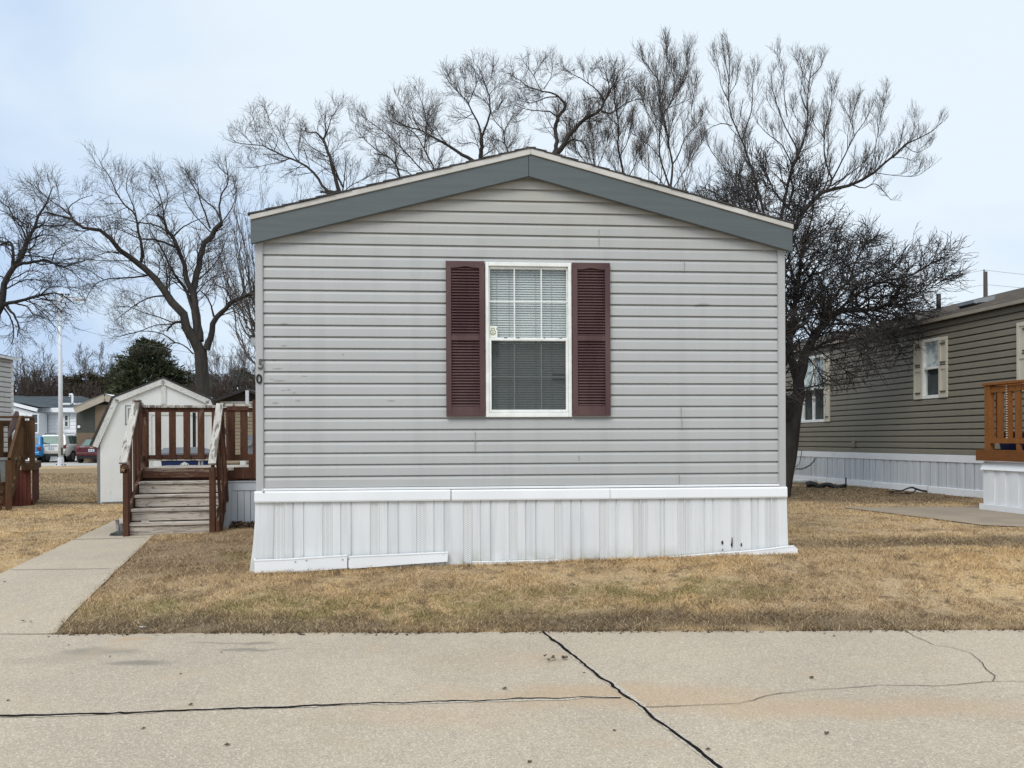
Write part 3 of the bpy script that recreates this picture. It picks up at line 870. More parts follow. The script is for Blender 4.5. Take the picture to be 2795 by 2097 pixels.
# porch lantern on the left wall
lan_x, lan_z = HF.m(693, 917, .30)
m = MB(); m.box(lan_x-.028, .02, .27, .33, lan_z-.016, lan_z+.004); lan = m.build('porch_light', M_black, home)
m = MB(); m.box(lan_x-.022, lan_x+.02, .275, .325, lan_z-.095, lan_z-.0165); m.build('lantern_glass', pm('lantern_grey', (.42, .44, .45), (.3, .32, .33), 20, .3), lan)
# ------------------------------------------------------------------ wooden steps and deck beside the grey home
def wood(name, c1, c2, peel=None, amt=(.5, .62), scale=1.0, st=(1, 1, 1), crack=None):
    q = NB(name)
    v = q.scaled(st)
    col = q.mix(q.ramp(q.noise(6 * scale, 6, .65, v), .35, .68), c1, c2)
    if peel: col = q.mix(q.ramp(q.noise(4.2 * scale, 7, .7, v, .6), *amt), col, peel)
    gr = q.noise(30 * scale, 5, .7, v)
    col = q.mix(q.ramp(gr, .54, .68, 0, .75), col, tuple(x * .35 for x in c1))
    if crack:                                   # drying checks that run along the boards
        for k_, sc in enumerate(crack):
            dd_ = q.math('ABSOLUTE', q.math('SUBTRACT', q.noise(2.2 + k_, 3, .55, q.scaled(sc)), .5))
            col = q.mix(q.ramp(dd_, .018, .005, 0, .62), col, tuple(x * .16 for x in c1))
    q.bump(gr, .35, .004)
    return q.done(col, .8, .2)
M_step = wood('weathered_board', (.52, .465, .40), (.42, .37, .315), (.29, .23, .175), (.57, .70), 1.0, (.12, 1, 2.3), crack=((.35, 2, 7), (.5, 3, 5)))
M_rail = wood('peeling_white_paint', (.52, .49, .445), (.42, .39, .35), (.15, .13, .11), (.50, .58), 1.6, (2.4, .35, .45))
M_red = wood('worn_red_brown_stain', (.072, .033, .020), (.105, .047, .028), (.17, .115, .08), (.56, .66), 1.2, (1.5, 1.5, .35))
M_redh = wood('worn_red_brown_stain_board', (.075, .032, .02), (.10, .045, .028), (.23, .185, .145), (.50, .60), 1.0, (.35, 1, 2.0))
M_greyskirt = vinyl('greyish_white_skirt', (.56, .60, .64), .5)
DY = R(10.5)
p0 = at(348, 1461, 9.65)
DZ = .095
DF = Frame(p0.x, 9.65, DY)
deck = thing('wooden_deck', 'weathered wooden steps and deck with peeling red brown railings beside the grey home', 'deck', (p0.x, 9.65, DZ), DY)
def dB(m, name, mat, **k): return m.build(name, mat, deck, shift=(0, 0, -DZ), **k)
def o1(x, y): return 300 + x * .26498, 1040 + y * .26498
RISE, RUN = .1655, .165
SW = 1.045
ztop = [DZ + .008 + RISE * i for i in range(6)]
FL = ztop[5]
YD = RUN * 4
for i in range(4):
    y = RUN * i
    m = MB(); m.box(.0, SW, y, y+.03, ztop[i] + (.012 if i else .0), ztop[i+1] - .042)
    dB(m, 'riser', M_step, bevel=.004)
    m = MB(); m.box(-.004, SW, y - .022, y + RUN - .006, ztop[i+1] - .036, ztop[i+1])
    dB(m, 'tread', M_step, bevel=.006)
XR = 2.42                                   # deck runs on to the wall of the home
m = MB()
nb = 10
for i in range(nb):
    y = YD + .04 + i * .142
    m.box(-.05, XR, y, y + .136, FL - .036, FL - .001)
dB(m, 'deck_floor', M_step)
DB = YD + .04 + nb * .142
m = MB(); m.box(.0, SW - .01, YD, YD + .036, FL - .124, FL + .006); dB(m, 'fascia_board', M_redh, bevel=.004)
m = MB(); m.box(SW + .12, XR, YD - .002, YD + .036, FL - .150, FL + .006); dB(m, 'fascia_board', M_red, bevel=.004)
m = MB(); m.box(.02, XR, YD + .05, YD + .09, FL - .3, FL - .05); m.box(-.06, -.02, YD + .05, DB, FL - .3, FL - .04); m.box(-.06, XR, DB - .03, DB, FL - .3, FL - .04); dB(m, 'joist', M_red)
# stringers
m = MB()
for x in (-.045, SW + .01):
    m.prism([(0, 0)] * 3, 0, 0) if False else None
    vs = [(x, -.02, DZ - .02), (x, .20, DZ - .02), (x, YD + .02, FL - .30), (x, YD + .02, FL - .01), (x, -.02, ztop[1] + .01)]
    vs2 = [(x + .036, b, c) for a, b, c in vs]
    m.add(vs + vs2, [(0, 1, 2, 3, 4), (9, 8, 7, 6, 5)] + [(i, i+5, (i+1) % 5+5, (i+1) % 5) for i in range(5)])
dB(m, 'stringer', M_red)
# sloping hand rails
def pt(px, py, yl): x, z = DF.m(px, py, yl); return Vector((x, yl, z))
lb, lt = pt(*o1(133, 850), -.04), pt(*o1(270, 228), YD)
rb, rt = pt(*o1(1052, 858), -.04), pt(*o1(1133, 238), YD)
for a, b in ((lb, lt), (rb, rt)):
    d = (b - a).normalized(); up = Vector((1, 0, 0)).cross(d)
    m = MB(); m.bar(a, b, .092, .036, up=up); dB(m, 'handrail', M_rail, bevel=.004)
    m = MB(); m.bar(a - up * .05, b - up * .05, .036, .06, up=up); dB(m, 'rail_support', M_red)
# stair balusters: boards standing on the outside of each stringer
for (a, b, xo) in ((lb, lt, -.06), (rb, rt, SW + .055)):
    for k in range(3):
        t = (k + .65) / 3.2
        y = -.02 + (YD + .02) * t
        zt = a.z + (b.z - a.z) * t - .03
        zb = DZ + .06 + (FL - .45 - DZ) * t
        xt = a.x + (b.x - a.x) * t
        m = MB(); m.bar((xo, y, zb), ((xo * .45 + xt * .55), y, zt), .026, .088, up=(0, 1, 0)); dB(m, 'baluster', M_red)
def post(x0, x1, y, zb, zt, mat=M_red, d=.085):
    m = MB(); m.box(x0, x1, y, y + d, zb, zt); return dB(m, 'post', mat, bevel=.005)
# bottom posts
x0, _ = DF.m(*o1(143, 1300), -.06); x1, _ = DF.m(*o1(180, 1300), -.06)
post(x0 - .01, x1 + .01, -.07, DZ - .02, lb.z - .06, M_red)
x0, _ = DF.m(*o1(1022, 1300), -.03); x1, _ = DF.m(*o1(1072, 1300), -.03)
post(x0, x1 + .01, -.03, DZ - .02, rb.z - .04, M_red)
m = MB(); a = pt(*o1(120, 890), -.05); m.box(a.x - .012, a.x + .075, -.07, -.03, a.z - .075, a.z + .03); dB(m, 'bracket_block', M_red)
m = MB(); a = pt(*o1(135, 915), -.075)
for k in range(5):
    an = R(72 * k + 10); m.bar((a.x, -.078, a.z), (a.x + .028 * math.cos(an), -.082, a.z + .028 * math.sin(an)), .008, .010, up=(0, 1, 0))
dB(m, 'star_ornament', pm('star_tan', (.34, .24, .12), None, 20, .6))
# corner posts of the front
XL0, _ = DF.m(*o1(242, 500), YD); XL1, _ = DF.m(*o1(302, 500), YD)
post(XL0, XL1, YD - .01, DZ, FL + .90)
m = MB(); m.box(XL0 - .01, XL1 + .012, YD - .02, YD + .09, FL + .90, FL + .925); dB(m, 'post_cap', M_rail, bevel=.006)
XR0, _ = DF.m(*o1(1112, 500), YD); XR1, _ = DF.m(*o1(1165, 500), YD)
post(XR0, XR1, YD, FL - .15, FL + .82)
XP0, _ = DF.m(*o1(1470, 500), YD); XP1, _ = DF.m(*o1(1512, 500), YD)
post(XP0, XP0 + .09, YD - .01, FL - .15, FL + .93)
# front railing on the right of the steps
_, zt = DF.m(*o1(1300, 230), YD); _, zt2 = DF.m(*o1(1300, 262), YD)
m = MB(); m.box(XR0 + .03, XP0 - .001, YD - .01, YD + .085, zt2, zt2 + .036); dB(m, 'top_rail', M_rail, bevel=.004)
m = MB(); m.box(XR0 + .12, XP0 - .055, YD - .004, YD + .03, zt2 - .055, zt2 - .002); dB(m, 'top_rail', M_red)
m = MB(); m.box(XP0 + .092, XR, YD - .01, YD + .085, zt2, zt2 + .036); dB(m, 'top_rail', M_rail)
_, zb1 = DF.m(*o1(1300, 760), YD); _, zb0 = DF.m(*o1(1300, 822), YD)
m = MB(); m.box(XR1 + .001, XP0 - .001, YD + .004, YD + .04, zb0, zb1); dB(m, 'bottom_rail', M_red, bevel=.003)
for (a, b) in ((1215, 1287), (1340, 1416)):
    xa, _ = DF.m(*o1(a, 500), YD); xb, _ = DF.m(*o1(b, 500), YD)
    m = MB(); m.box(xa, xb, YD + .012, YD + .034, zb1 - .0005, zt2 - .056); dB(m, 'baluster', M_red, bevel=.003)
xa, _ = DF.m(*o1(1428, 860), YD)
m = MB(); m.box(xa, XP0 - .002, YD + .01, YD + .04, FL + .007, zb0 - .001); dB(m, 'baluster', M_red)
# back railing
YB = DB - .12
_, zr0 = DF.m(*o1(700, 278), YB); _, zr1 = DF.m(*o1(700, 247), YB)
zr1 = zr0 + .040
xbl, _ = DF.m(*o1(392, 500), YB); xc0, _ = DF.m(*o1(318, 500), YB)
m = MB(); m.box(xc0, XR, YB - .04, YB + .055, zr0, zr1); dB(m, 'top_rail', M_rail, bevel=.004)
m = MB(); m.box(xbl, XR, YB - .004, YB + .03, zr0 - .065, zr0 - .001); dB(m, 'top_rail', M_red)
_, q1 = DF.m(*o1(700, 762), YB); _, q0 = DF.m(*o1(700, 822), YB)
m = MB(); m.box(xbl, XR, YB + .004, YB + .038, q0, q1); dB(m, 'bottom_rail', M_redh, bevel=.003)
m = MB(); m.box(xbl, XR, YB - .012, YB + .003, q0 + .001, q0 + .020); dB(m, 'bottom_rail', M_rail)
post(xc0, xbl, YB - .03, DZ, zr0 - .001)
for i, (a, b) in enumerate(((470, 531), (612, 682), (760, 830), (906, 976), (1052, 1122), (1198, 1268))):
    xa, _ = DF.m(*o1(a, 500), YB); xb, _ = DF.m(*o1(b, 500), YB)
    m = MB(); m.box(xa, xb, YB - .026, YB - .005, q1 - .06, zr0 - .066); dB(m, 'baluster', M_red, bevel=.003)
for a, b in ((908, 926), (940, 958)):
    xa, _ = DF.m(*o1(a, 860), YB); xb, _ = DF.m(*o1(b, 860), YB)
    m = MB(); m.box(xa, xb, YB + .01, YB + .03, FL, q0 - .001); dB(m, 'baluster', M_rail)
# side railing on the left, seen edge on
SA, SB = Vector((XL0 + .04, YD + .095, 0)), Vector((xc0 + .03, YB - .045, 0))
def sbar(z, w_, h_, name, mat):
    m = MB(); m.bar(SA + Vector((0, 0, z)), SB + Vector((0, 0, z)), w_, h_); dB(m, name, mat)
sbar(zr0 + .008, .09, .036, 'top_rail', M_rail); sbar(zr0 - .046, .036, .07, 'top_rail', M_red); sbar((q0 + q1) / 2, .036, q1 - q0, 'bottom_rail', M_red)
for k in range(4):
    a = SA.lerp(SB, (k + .7) / 4.4)
    m = MB(); m.box(a.x - .035, a.x - .012, a.y, a.y + .085, q0, zr0 - .02); dB(m, 'baluster', M_red)
m = MB(); a = pt(*o1(358, 335), YB - .2); m.box(a.x - .04, a.x + .05, YB - .28, YB - .2, a.z - .05, a.z + .05); dB(m, 'rail_end_block', M_redh, bevel=.01)
# skirting under the deck on the right of the steps
_, t1 = DF.m(*o1(1330, 1030), YD + .03); _, t0 = DF.m(*o1(1330, 1128), YD + .03)
xa, _ = DF.m(*o1(1166, 1100), YD + .02)
m = MB(); m.box(xa, XR, YD + .0, YD + .028, t0, t1 - .012); m.box(xa - .012, XR, YD - .018, YD + .028, t1 - .011, t1); dB(m, 'skirt_rail', M_greyskirt, bevel=.003)
m = MB()
seams = [DF.m(*o1(x, 1300), YD + .03)[0] for x in (1186, 1250, 1316, 1385, 1450, 1520)] + [XR]
for i, (a, b) in enumerate(zip(seams[:-1], seams[1:])):
    ln = .03 if i == 0 else 0
    m.prism([(a + .003 + ln, DZ - .03), (b - .003 + ln * .5, DZ - .03), (b - .003, t0 - .001), (a + .003, t0 - .001)], YD + .012, YD + .022)
dB(m, 'skirt_panel', M_greyskirt)
m = MB(); xa2, zz = DF.m(*o1(1185, 1065), YD + .0); xb2, _ = DF.m(*o1(1185, 1500), YD)
m.prism([(SW + .06, DZ - .02), (xb2 - .02, DZ - .02), (xa2 - .01, zz), (SW + .10, zz)], YD - .03, YD - .02); dB(m, 'skirt_panel', M_greyskirt)
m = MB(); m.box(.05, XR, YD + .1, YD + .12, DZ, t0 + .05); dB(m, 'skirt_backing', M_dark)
# folded litter at the foot of the steps
# ------------------------------------------------------------------ blue wheeled bin behind the deck
M_blue = pm('blue_bin_plastic', (.006, .018, .085), (.008, .024, .105), 4, .45)
M_lid = pm('grey_bin_lid', (.10, .11, .12), (.13, .14, .15), 4, .5)
bp = at(o1(765, 800)[0], 1300, 13.0)
BZ = float(ground_z(bp.x, 13.0))
BF = Frame(bp.x, 13.0, R(10))
bin_ = thing('wheeled_bin', 'blue wheeled refuse bin with grey lid standing behind the wooden deck', 'bin', (bp.x, 13.0, BZ), R(10))
w0, _ = BF.m(*o1(503, 800)); w1, _ = BF.m(*o1(1030, 800))
_, zl0 = BF.m(*o1(700, 745)); _, zl1 = BF.m(*o1(590, 692))
zl0 -= BZ; zl1 -= BZ
m = MB(); n = 0
def ring(x0, x1, y0, y1, z, r=.05, k=3):
    pts = []
    for cx, cy, a0 in ((x1-r, y0+r, -90), (x1-r, y1-r, 0), (x0+r, y1-r, 90), (x0+r, y0+r, 180)):
        for i in range(k + 1):
            a = R(a0 + 90 * i / k); pts.append((cx + r * math.cos(a), cy + r * math.sin(a), z))
    return pts
def loft(m, rings, cap=True):
    n = len(rings[0]); b = [p for r_ in rings for p in r_]
    fs = [(i*n+k, i*n+(k+1) % n, (i+1)*n+(k+1) % n, (i+1)*n+k) for i in range(len(rings)-1) for k in range(n)]
    if cap: fs += [tuple(range(n))[::-1], tuple(range((len(rings)-1)*n, len(rings)*n))]
    m.add(b, fs)
loft(m, [ring(w0+.09, w1-.09, .08, .62, .06), ring(w0+.02, w1-.02, .02, .72, zl0-.14), ring(w0, w1, 0, .74, zl0-.12), ring(w0, w1, 0, .74, zl0-.04)])
m.build('body', M_blue, bin_, smooth=False)
m = MB()
loft(m, [ring(w0-.02, w1+.02, -.03, .76, zl0-.035), ring(w0-.02, w1+.02, -.03, .76, zl0), ring(w0+.05, w1-.22, .05, .68, zl1), ring(w0+.12, w1-.35, .2, .6, zl1+.01)])
m.build('lid', M_lid, bin_)
for x in (w0 + .12, w1 - .12):
    m = MB(); m.tube([(x-.03, .72, .12), (x+.03, .72, .12)], .12, 14); m.build('wheel', M_rubber, bin_)
M_logo = pm('white_mark', (.66, .68, .66), (.55, .57, .56), 30, .5)
lx, lz = BF.m(*o1(768, 873)); lz -= BZ
m = MB(); m.prism([(lx-.085, lz-.02), (lx-.05, lz-.06), (lx+.05, lz-.06), (lx+.085, lz-.02), (lx+.06, lz+.03), (lx, lz+.065), (lx-.06, lz+.03)][::-1], -.004, .03)
lg = m.build('emblem', M_logo, bin_)
m = MB()
for a, b in (((-.05, .02), (-.025, -.04)), ((-.025, -.04), (0, .012)), ((0, .012), (.025, -.04)), ((.025, -.04), (.05, .02))):
    m.bar((lx+a[0], -.006, lz+a[1]), (lx+b[0], -.006, lz+b[1]), .003, .014, up=(0, 0, 1))
m.build('letter', M_blue, lg)

# ------------------------------------------------------------------ white barn shed
q = NB('old_white_shed_paint')
col = q.mix(q.ramp(q.noise(1.6, 5), .3, .7), (.76, .77, .75), (.685, .695, .67))
col = q.mix(q.ramp(q.noise(3, 6, .7, q.scaled((3, 3, .5))), .6, .75, 0, .4), col, (.40, .39, .35))
M_shed = q.done(col, .6, .3)
M_shedtrim = wood('shed_trim_paint', (.66, .66, .63), (.58, .58, .55), (.30, .29, .26), (.60, .68), 1.0, (1, 1, 1))
M_greywood = wood('bare_grey_wood', (.22, .225, .225), (.16, .165, .165), None, scale=1, st=(2, 2, .3))
sp = at(274, 1371, 15.0)
SZ0 = float(ground_z(sp.x, 15.0)) - .0
SY = R(25)
SF = Frame(sp.x, 15.0, SY, 0)
shed = thing('garden_shed', 'white barn roofed garden shed with flaking trim behind the wooden steps', 'shed', (sp.x, 15.0, SZ0), SY)
def s1(x, y): return x * .42169, 900 + y * .42169
def sm(x, y, yl=0.0):
    a, b = SF.m(*s1(x, y), yl); return a, b - SZ0
pk = sm(1055, 322); kl = sm(752, 447); kr_ = (2 * pk[0] - kl[0], kl[1]); el_ = sm(640, 745)
wl = 0.0; wr = 2 * pk[0]
ezl = el_[1]
DPT = 3.4
m = MB()
wallp = [(wl, -.05), (wr, -.05), (wr, ezl), (kr_[0]-.02, kl[1]-.03), (pk[0], pk[1]-.03), (kl[0]+.02, kl[1]-.03), (wl, ezl)]
m.prism(wallp, 0, DPT)
m.build('wall', M_shed, shed)
m = MB()   # roof sheets with dark edges
oe = sm(597, 752)
pts = [(oe[0], oe[1]), (kl[0]-.045, kl[1]+.01), (pk[0], pk[1]+.015), (kr_[0]+.045, kl[1]+.01), (2*pk[0]-oe[0], oe[1])]
th = [(-.048, .014), (-.038, .028), (0, .032), (.038, .028), (.048, .014)]
top = [(p[0]+t[0], p[1]+t[1]) for p, t in zip(pts, th)]
m.prism(pts + top[::-1], -.05, DPT + .05)
m.build('roof', M_roof, shed)
m = MB()   # barge boards
def strip(a, b, w_, y0, y1, mm):
    d = Vector((b[0]-a[0], 0, b[1]-a[1])).normalized(); nrm = Vector((-d.z, 0, d.x))
    if nrm.z > 0: nrm = -nrm
    p = [(a[0], a[1]), (b[0], b[1]), (b[0]+nrm.x*w_, b[1]+nrm.z*w_), (a[0]+nrm.x*w_, a[1]+nrm.z*w_)]
    mm.prism(p, y0, y1)
for a, b in ((pts[0], pts[1]), (pts[1], pts[2]), (pts[2], pts[3]), (pts[3], pts[4])):
    m = MB(); strip(a, b, .105, -.045, -.012, m); m.build('barge_board', M_shedtrim, shed)
m = MB(); b0 = sm(1043, 480); b1 = sm(1073, 345); m.box(b0[0], b1[0], -.022, -.001, b0[1], b1[1]); m.build('centre_board', M_shedtrim, shed)
m = MB(); m.box(-.055, -.002, .0, DPT, -.02, ezl); m.build('corner_board', M_greywood, shed)
M_door = pm('shed_door_white', (.70, .71, .69), (.62, .63, .61), 2.5, .55, stretch=(3, 1, .5))
d0 = sm(955, 520)[0]; d1 = sm(1243, 520)[0]; d2 = sm(1400, 520)[0]; dzt = sm(1000, 534)[1]
gap0, gap1 = sm(1246, 600)[0], sm(1268, 600)[0]
for a, b in ((d0, gap0), (gap1, wr - .08)):
    m = MB(); m.box(a, b, -.02, -.001, .06, dzt)
    for xx in np.arange(a + .18, b - .06, .24):
        m.box(xx, xx + .014, -.026, -.0205, .06, dzt - .06)
    dr = m.build('door', M_door, shed)
    m = MB(); m.box(a, b, -.034, -.0265, dzt - .055, dzt); m.box(a, a+.07, -.034, -.0265, .06, dzt-.056); m.build('trim', M_shedtrim, dr)
m = MB(); m.box(gap0 + .001, gap1 - .001, -.004, -.0005, .06, dzt); m.build('gap', M_dark, shed)
h0, h1 = sm(810, 490), sm(850, 612)
m = MB()
for (a, b, c_, d) in ((h0[0], h1[0], h0[1]-.01, h0[1]), (h0[0], h0[0]+.014, h1[1], h0[1]), (h0[0]+.05, h0[0]+.062, h1[1]+.05, h0[1]-.06), (h0[0]+.05, h1[0], h0[1]-.07, h0[1]-.06), (h0[0]-.01, h0[0]+.05, h1[1]-.008, h1[1]+.006)):
    m.box(a, b, -.012, -.001, c_, d)
m.build('hatch_trim', M_greywood, shed)
m = MB(); m.box(.02, wr, -.012, -.001, -.02, .03); m.build('sill', M_greywood, shed)

# ------------------------------------------------------------------ generic long mobile home seen along its side wall
def long_home(fr, z0, length, width, wall_z, eave_z, ridge, mats, name_kw, openings, pitch, skirt_seams=None):
    """fr: Frame with local x along the visible wall; the home lies on +y"""
    root = thing('mobile_home', name_kw[0], 'mobile home', (*fr.o, z0), fr.yaw)
    sh = (0, 0, -z0)
    m = MB(); lap_siding(m, wall_z, eave_z, pitch, lambda z: 0.0, lambda z: length, openings, .028)
    m.build('siding', mats['side'], root, shift=sh)
    m = MB(); m.box(0, length, .06, width, wall_z - .05, eave_z)
    m.build('wall', mats['side'], root, shift=sh)
    ov = .10
    m = MB()
    m.add([(-.1, -ov, eave_z + .03), (length+.1, -ov, eave_z + .03), (length+.1, width/2, eave_z + ridge), (-.1, width/2, eave_z + ridge),
           (length+.1, width+ov, eave_z + .03), (-.1, width+ov, eave_z + .03), (-.1, -ov, eave_z), (length+.1, -ov, eave_z), (length+.1, width+ov, eave_z), (-.1, width+ov, eave_z)],
          [(0, 1, 2, 3), (3, 2, 4, 5), (6, 7, 1, 0), (9, 5, 4, 8), (6, 0, 3, 5, 9), (7, 8, 4, 2, 1), (6, 9, 8, 7)])
    m.build('roof', mats['roof'], root, shift=sh)
    m = MB(); m.box(-.1, length+.1, -ov-.02, -ov-.001, eave_z-.035, eave_z+.022); m.build('eave_trim', mats['trim'], root, shift=sh)
    return root
# right neighbour
RA = math.atan2(-.987, .158)
RO_ = (7.80 - .158 * 9.6, 12.5 + .987 * 9.6)
RF = Frame(RO_[0], RO_[1], RA)
def r3(x, y): return 2050 + x * .51203, 600 + y * .51203
M_tan = vinyl('tan_vinyl_siding', (.205, .185, .140), .5)
M_brownroof = pm('brown_shingles', (.060, .050, .041), (.10, .083, .068), 14, .95, stretch=(.4, 1, 1), bump=.3, bscale=30, spec=.05)
M_cream = pm('cream_shutter', (.58, .54, .44), (.52, .48, .39), 4, .55)
def rw(x0, y0, x1, y1):
    a = RF.m(*r3(x0, y0)); b = RF.m(*r3(x1, y1)); return a, b
zs_, zsk = RF.m(*r3(1000, 1250)), RF.m(*r3(1000, 1290))
SKT = zs_[1]
e1, e2 = RF.m(*r3(560, 622)), RF.m(*r3(1440, 452))
EAVE = (e1[1] + e2[1]) / 2
wb0 = RF.m(*r3(919, 648)); wb1 = RF.m(*r3(1013, 940))
wa0 = RF.m(*r3(272, 745)); wa1 = RF.m(*r3(398, 1070))
opn = ((wb0[0], wb1[0], wb1[1] + .0, wb0[1]), (wa0[0], wa1[0], wa1[1], wa0[1]))
RZ = .30
RL = 15.5
nb_r = long_home(RF, RZ, RL, 4.7, SKT, EAVE, .78, dict(side=M_tan, roof=M_brownroof, trim=pm('tan_trim', (.34, .30, .24), (.28, .25, .2), 3, .5)),
                 ('tan sided mobile home with cream shutters and white skirting, seen along its side',), opn, .1125)
rs = (0, 0, -RZ)
def rwin(x0, x1, z0, z1, mull=False, name='window'):
    m = MB()
    for (a, b, c_, d) in ((x0-.02, x0+.03, z0-.03, z1+.02), (x1-.03, x1+.02, z0-.03, z1+.02), (x0+.03, x1-.03, z1-.03, z1+.02), (x0+.03, x1-.03, z0-.03, z0+.03)):
        m.box(a, b, -.03, .055, c_, d)
    zmid = z0 + (z1-z0) * .505
    m.box(x0+.03, x1-.03, -.015, .03, zmid-.02, zmid+.02)
    if mull: m.box((x0+x1)/2-.022, (x0+x1)/2+.022, -.02, .03, z0+.03, z1-.03)
    o = m.build('window', M_frame, nb_r, shift=rs)
    m = MB(); m.add([(x0, .02, z0), (x1, .02, z0), (x1, .02, z1), (x0, .02, z1)], [(0, 1, 2, 3)]); m.build('pane', M_glass, o, shift=rs)
    m = MB()
    for i in range(26):
        a = x0 + (x1-x0) * i / 26; b = x0 + (x1-x0) * (i+1) / 26
        ya, yb = .048 + .008 * (i % 2), .048 + .008 * ((i+1) % 2)
        m.add([(a, ya, zmid), (b, yb, zmid), (b, yb, z1), (a, ya, z1)], [(0, 1, 2, 3)])
    m.build('curtain', pm('lace_curtain', (.72, .77, .78), (.40, .45, .47), 7, .8, lo=.42, hi=.58), o, shift=rs)
    m = MB(); m.add([(x0, .057, z0), (x1, .057, z0), (x1, .057, zmid), (x0, .057, zmid)], [(0, 1, 2, 3)])
    m.build('interior', pm('dim_curtain', (.05, .06, .065), (.025, .03, .032), 4, .9), o, shift=rs)
    return o
rwin(wb0[0], wb1[0], wb1[1], wb0[1]); rwin(wa0[0], wa1[0], wa1[1], wa0[1], True)
def rshut(x0, z1, x1, z0):
    m = MB(); zm = (z0 + z1) / 2 + .02
    y0, y1 = -.045, -.017
    m.box(x0, x1, y1-.012, y1, z0, z1)
    f = .045
    m.box(x0, x0+f, y0, y1-.0125, z0, z1); m.box(x1-f, x1, y0, y1-.0125, z0, z1)
    for a, b in ((z0, z0+.06), (zm-.05, zm+.05), (z1-.06, z1)): m.box(x0+f, x1-f, y0+.002, y1-.0125, a, b)
    o = m.build('shutter', M_cream, nb_r, shift=rs)
    m = MB()
    for z in (z0+.10, zm+.06, zm+.02, z1-.12): m.box((x0+x1)/2-.07, (x0+x1)/2+.07, y0-.004, y0+.004 + .02, z, z+.022)
    m.build('slot', pm('shutter_slot', (.10, .09, .07), None, 5, .8), o, shift=rs)
zt_, zb_ = wb0[1] + .01, wb1[1] - .03
def rx(px, py): return RF.m(*r3(px, py))[0]
rshut(rx(877, 800), zt_ , rx(922, 800), zb_); rshut(rx(1011, 790), zt_, rx(1056, 790), zb_)
rshut(rx(398, 900), wa0[1] + .01, rx(427, 900), wa1[1] - .03); rshut(wa0[0] - .38, wa0[1] + .01, wa0[0] - .02, wa1[1] - .03)
xc = rx(1428, 700)
rshut(xc, zt_, xc + .36, zb_)
m = MB(); m.box(xc+.38, xc+1.1, -.03, .0, zb_, zt_); m.build('window', M_frame, nb_r, shift=rs)
# skirting of the neighbour: rail, panels with seams, bottom rail
_, k0 = RF.m(*r3(1000, 1290))
m = MB(); x = -.02
while x < RL:
    m.box(x, min(RL, x + 1.72), -.036, -.006, k0, SKT - .006); x += 1.73
m.build('top_rail', M_white, nb_r, shift=rs, bevel=.003)
m = MB(); x = 0.0; i = 0
def rgz(x): 
    return float(ground_z(RF.o[0] + RF.c * x, RF.o[1] + RF.s * x))
while x < RL:
    wd = .20 + (.06 if i % 3 == 0 else 0)
    zb = rgz(x) - .04
    m.box(x + .009, x + wd - .009, -.022 + random.uniform(-.002, .002), -.008, zb, k0 + .002)
    m.box(x + wd * .55, x + wd * .55 + .035, -.028, -.0225, zb, k0 - .001)
    x += wd; i += 1
m.build('skirting', pm('neighbour_skirt', (.62, .65, .68), (.52, .55, .58), 3, .45, stretch=(6, 6, .2)), nb_r, shift=rs)
m = MB(); m.box(0, RL, .0, .02, .1, k0 + .002); m.build('skirt_backing', pm('skirt_seam_grey', (.10, .105, .11), None, 3, .8), nb_r, shift=rs)
m = MB(); x = 0
while x < RL:
    z = rgz(x + .8); dz = random.uniform(-.012, .012)
    m.add([(x, -.052, z-.03), (x+1.62, -.052, rgz(x+1.62)-.03+dz), (x+1.62, -.045, rgz(x+1.62)+.115+dz), (x, -.045, rgz(x)+.115), (x, -.02, rgz(x)+.120), (x+1.62, -.02, rgz(x+1.62)+.12+dz)], [(0, 1, 2, 3), (3, 2, 5, 4)])
    x += 1.63
m.build('bottom_rail', M_white, nb_r, shift=rs)
def onroof(px, py, t):
    """point on the near roof slope, t: 0 at the eave, 1 at the ridge"""
    yl = -.1 + t * 2.45
    x, z = RF.m(*r3(px, py), yl); return x, yl, EAVE + .03 + (.75) * t
x, y, z = onroof(1000, 478, .78)
m = MB(); m.tube([(x, y, z-.05), (x, y, z+.33)], .045, 10); m.build('vent_pipe', M_black, nb_r, shift=rs, smooth=True)
x, y, z = onroof(1175, 460, .35)
m = MB()
m.add([(x-.20, y-.12, z+.015), (x+.20, y-.12, z+.015), (x+.20, y+.30, z+.16), (x-.20, y+.30, z+.16), (x-.22, y-.02, z-.03), (x+.22, y-.02, z-.03), (x+.20, y+.30, z+.06), (x-.20, y+.30, z+.06), (x-.20, y-.12, z+.07), (x+.20, y-.12, z+.07)],
      [(8, 9, 2, 3), (0, 1, 9, 8), (4, 5, 1, 0), (1, 6, 2, 9), (0, 8, 3, 7)])
m.build('roof_vent', M_metal, nb_r, shift=rs)
x, z = RF.m(*r3(555, 1195)); m = MB(); m.box(x-.06, x+.06, -.05, -.02, z-.07, z+.07); m.build('outlet_box', M_tan, nb_r, shift=rs)
# loose strap and wire hanging over the skirting near the tree
m = MB()
pl = [RF.m(*r3(px, py), -.08) for px, py in ((345, 1272), (342, 1285), (325, 1305), (300, 1320), (275, 1330), (245, 1328))]
for a, b in zip(pl[:-1], pl[1:]): m.bar((a[0], -.09, a[1]), (b[0], -.12, b[1]), .004, .035, up=(0, 0, 1))
m.build('loose_strap', pm('faded_grey_strap', (.14, .14, .15), None, 8, .6), nb_r, shift=rs)
m = MB()
pl = [RF.m(*r3(px, py), -.08) for px, py in ((270, 1230), (265, 1270), (258, 1300), (245, 1315), (225, 1320))]
m.tube([(a, -.08, b) for a, b in pl], .008, 5); m.build('wire', M_black, nb_r, shift=rs)

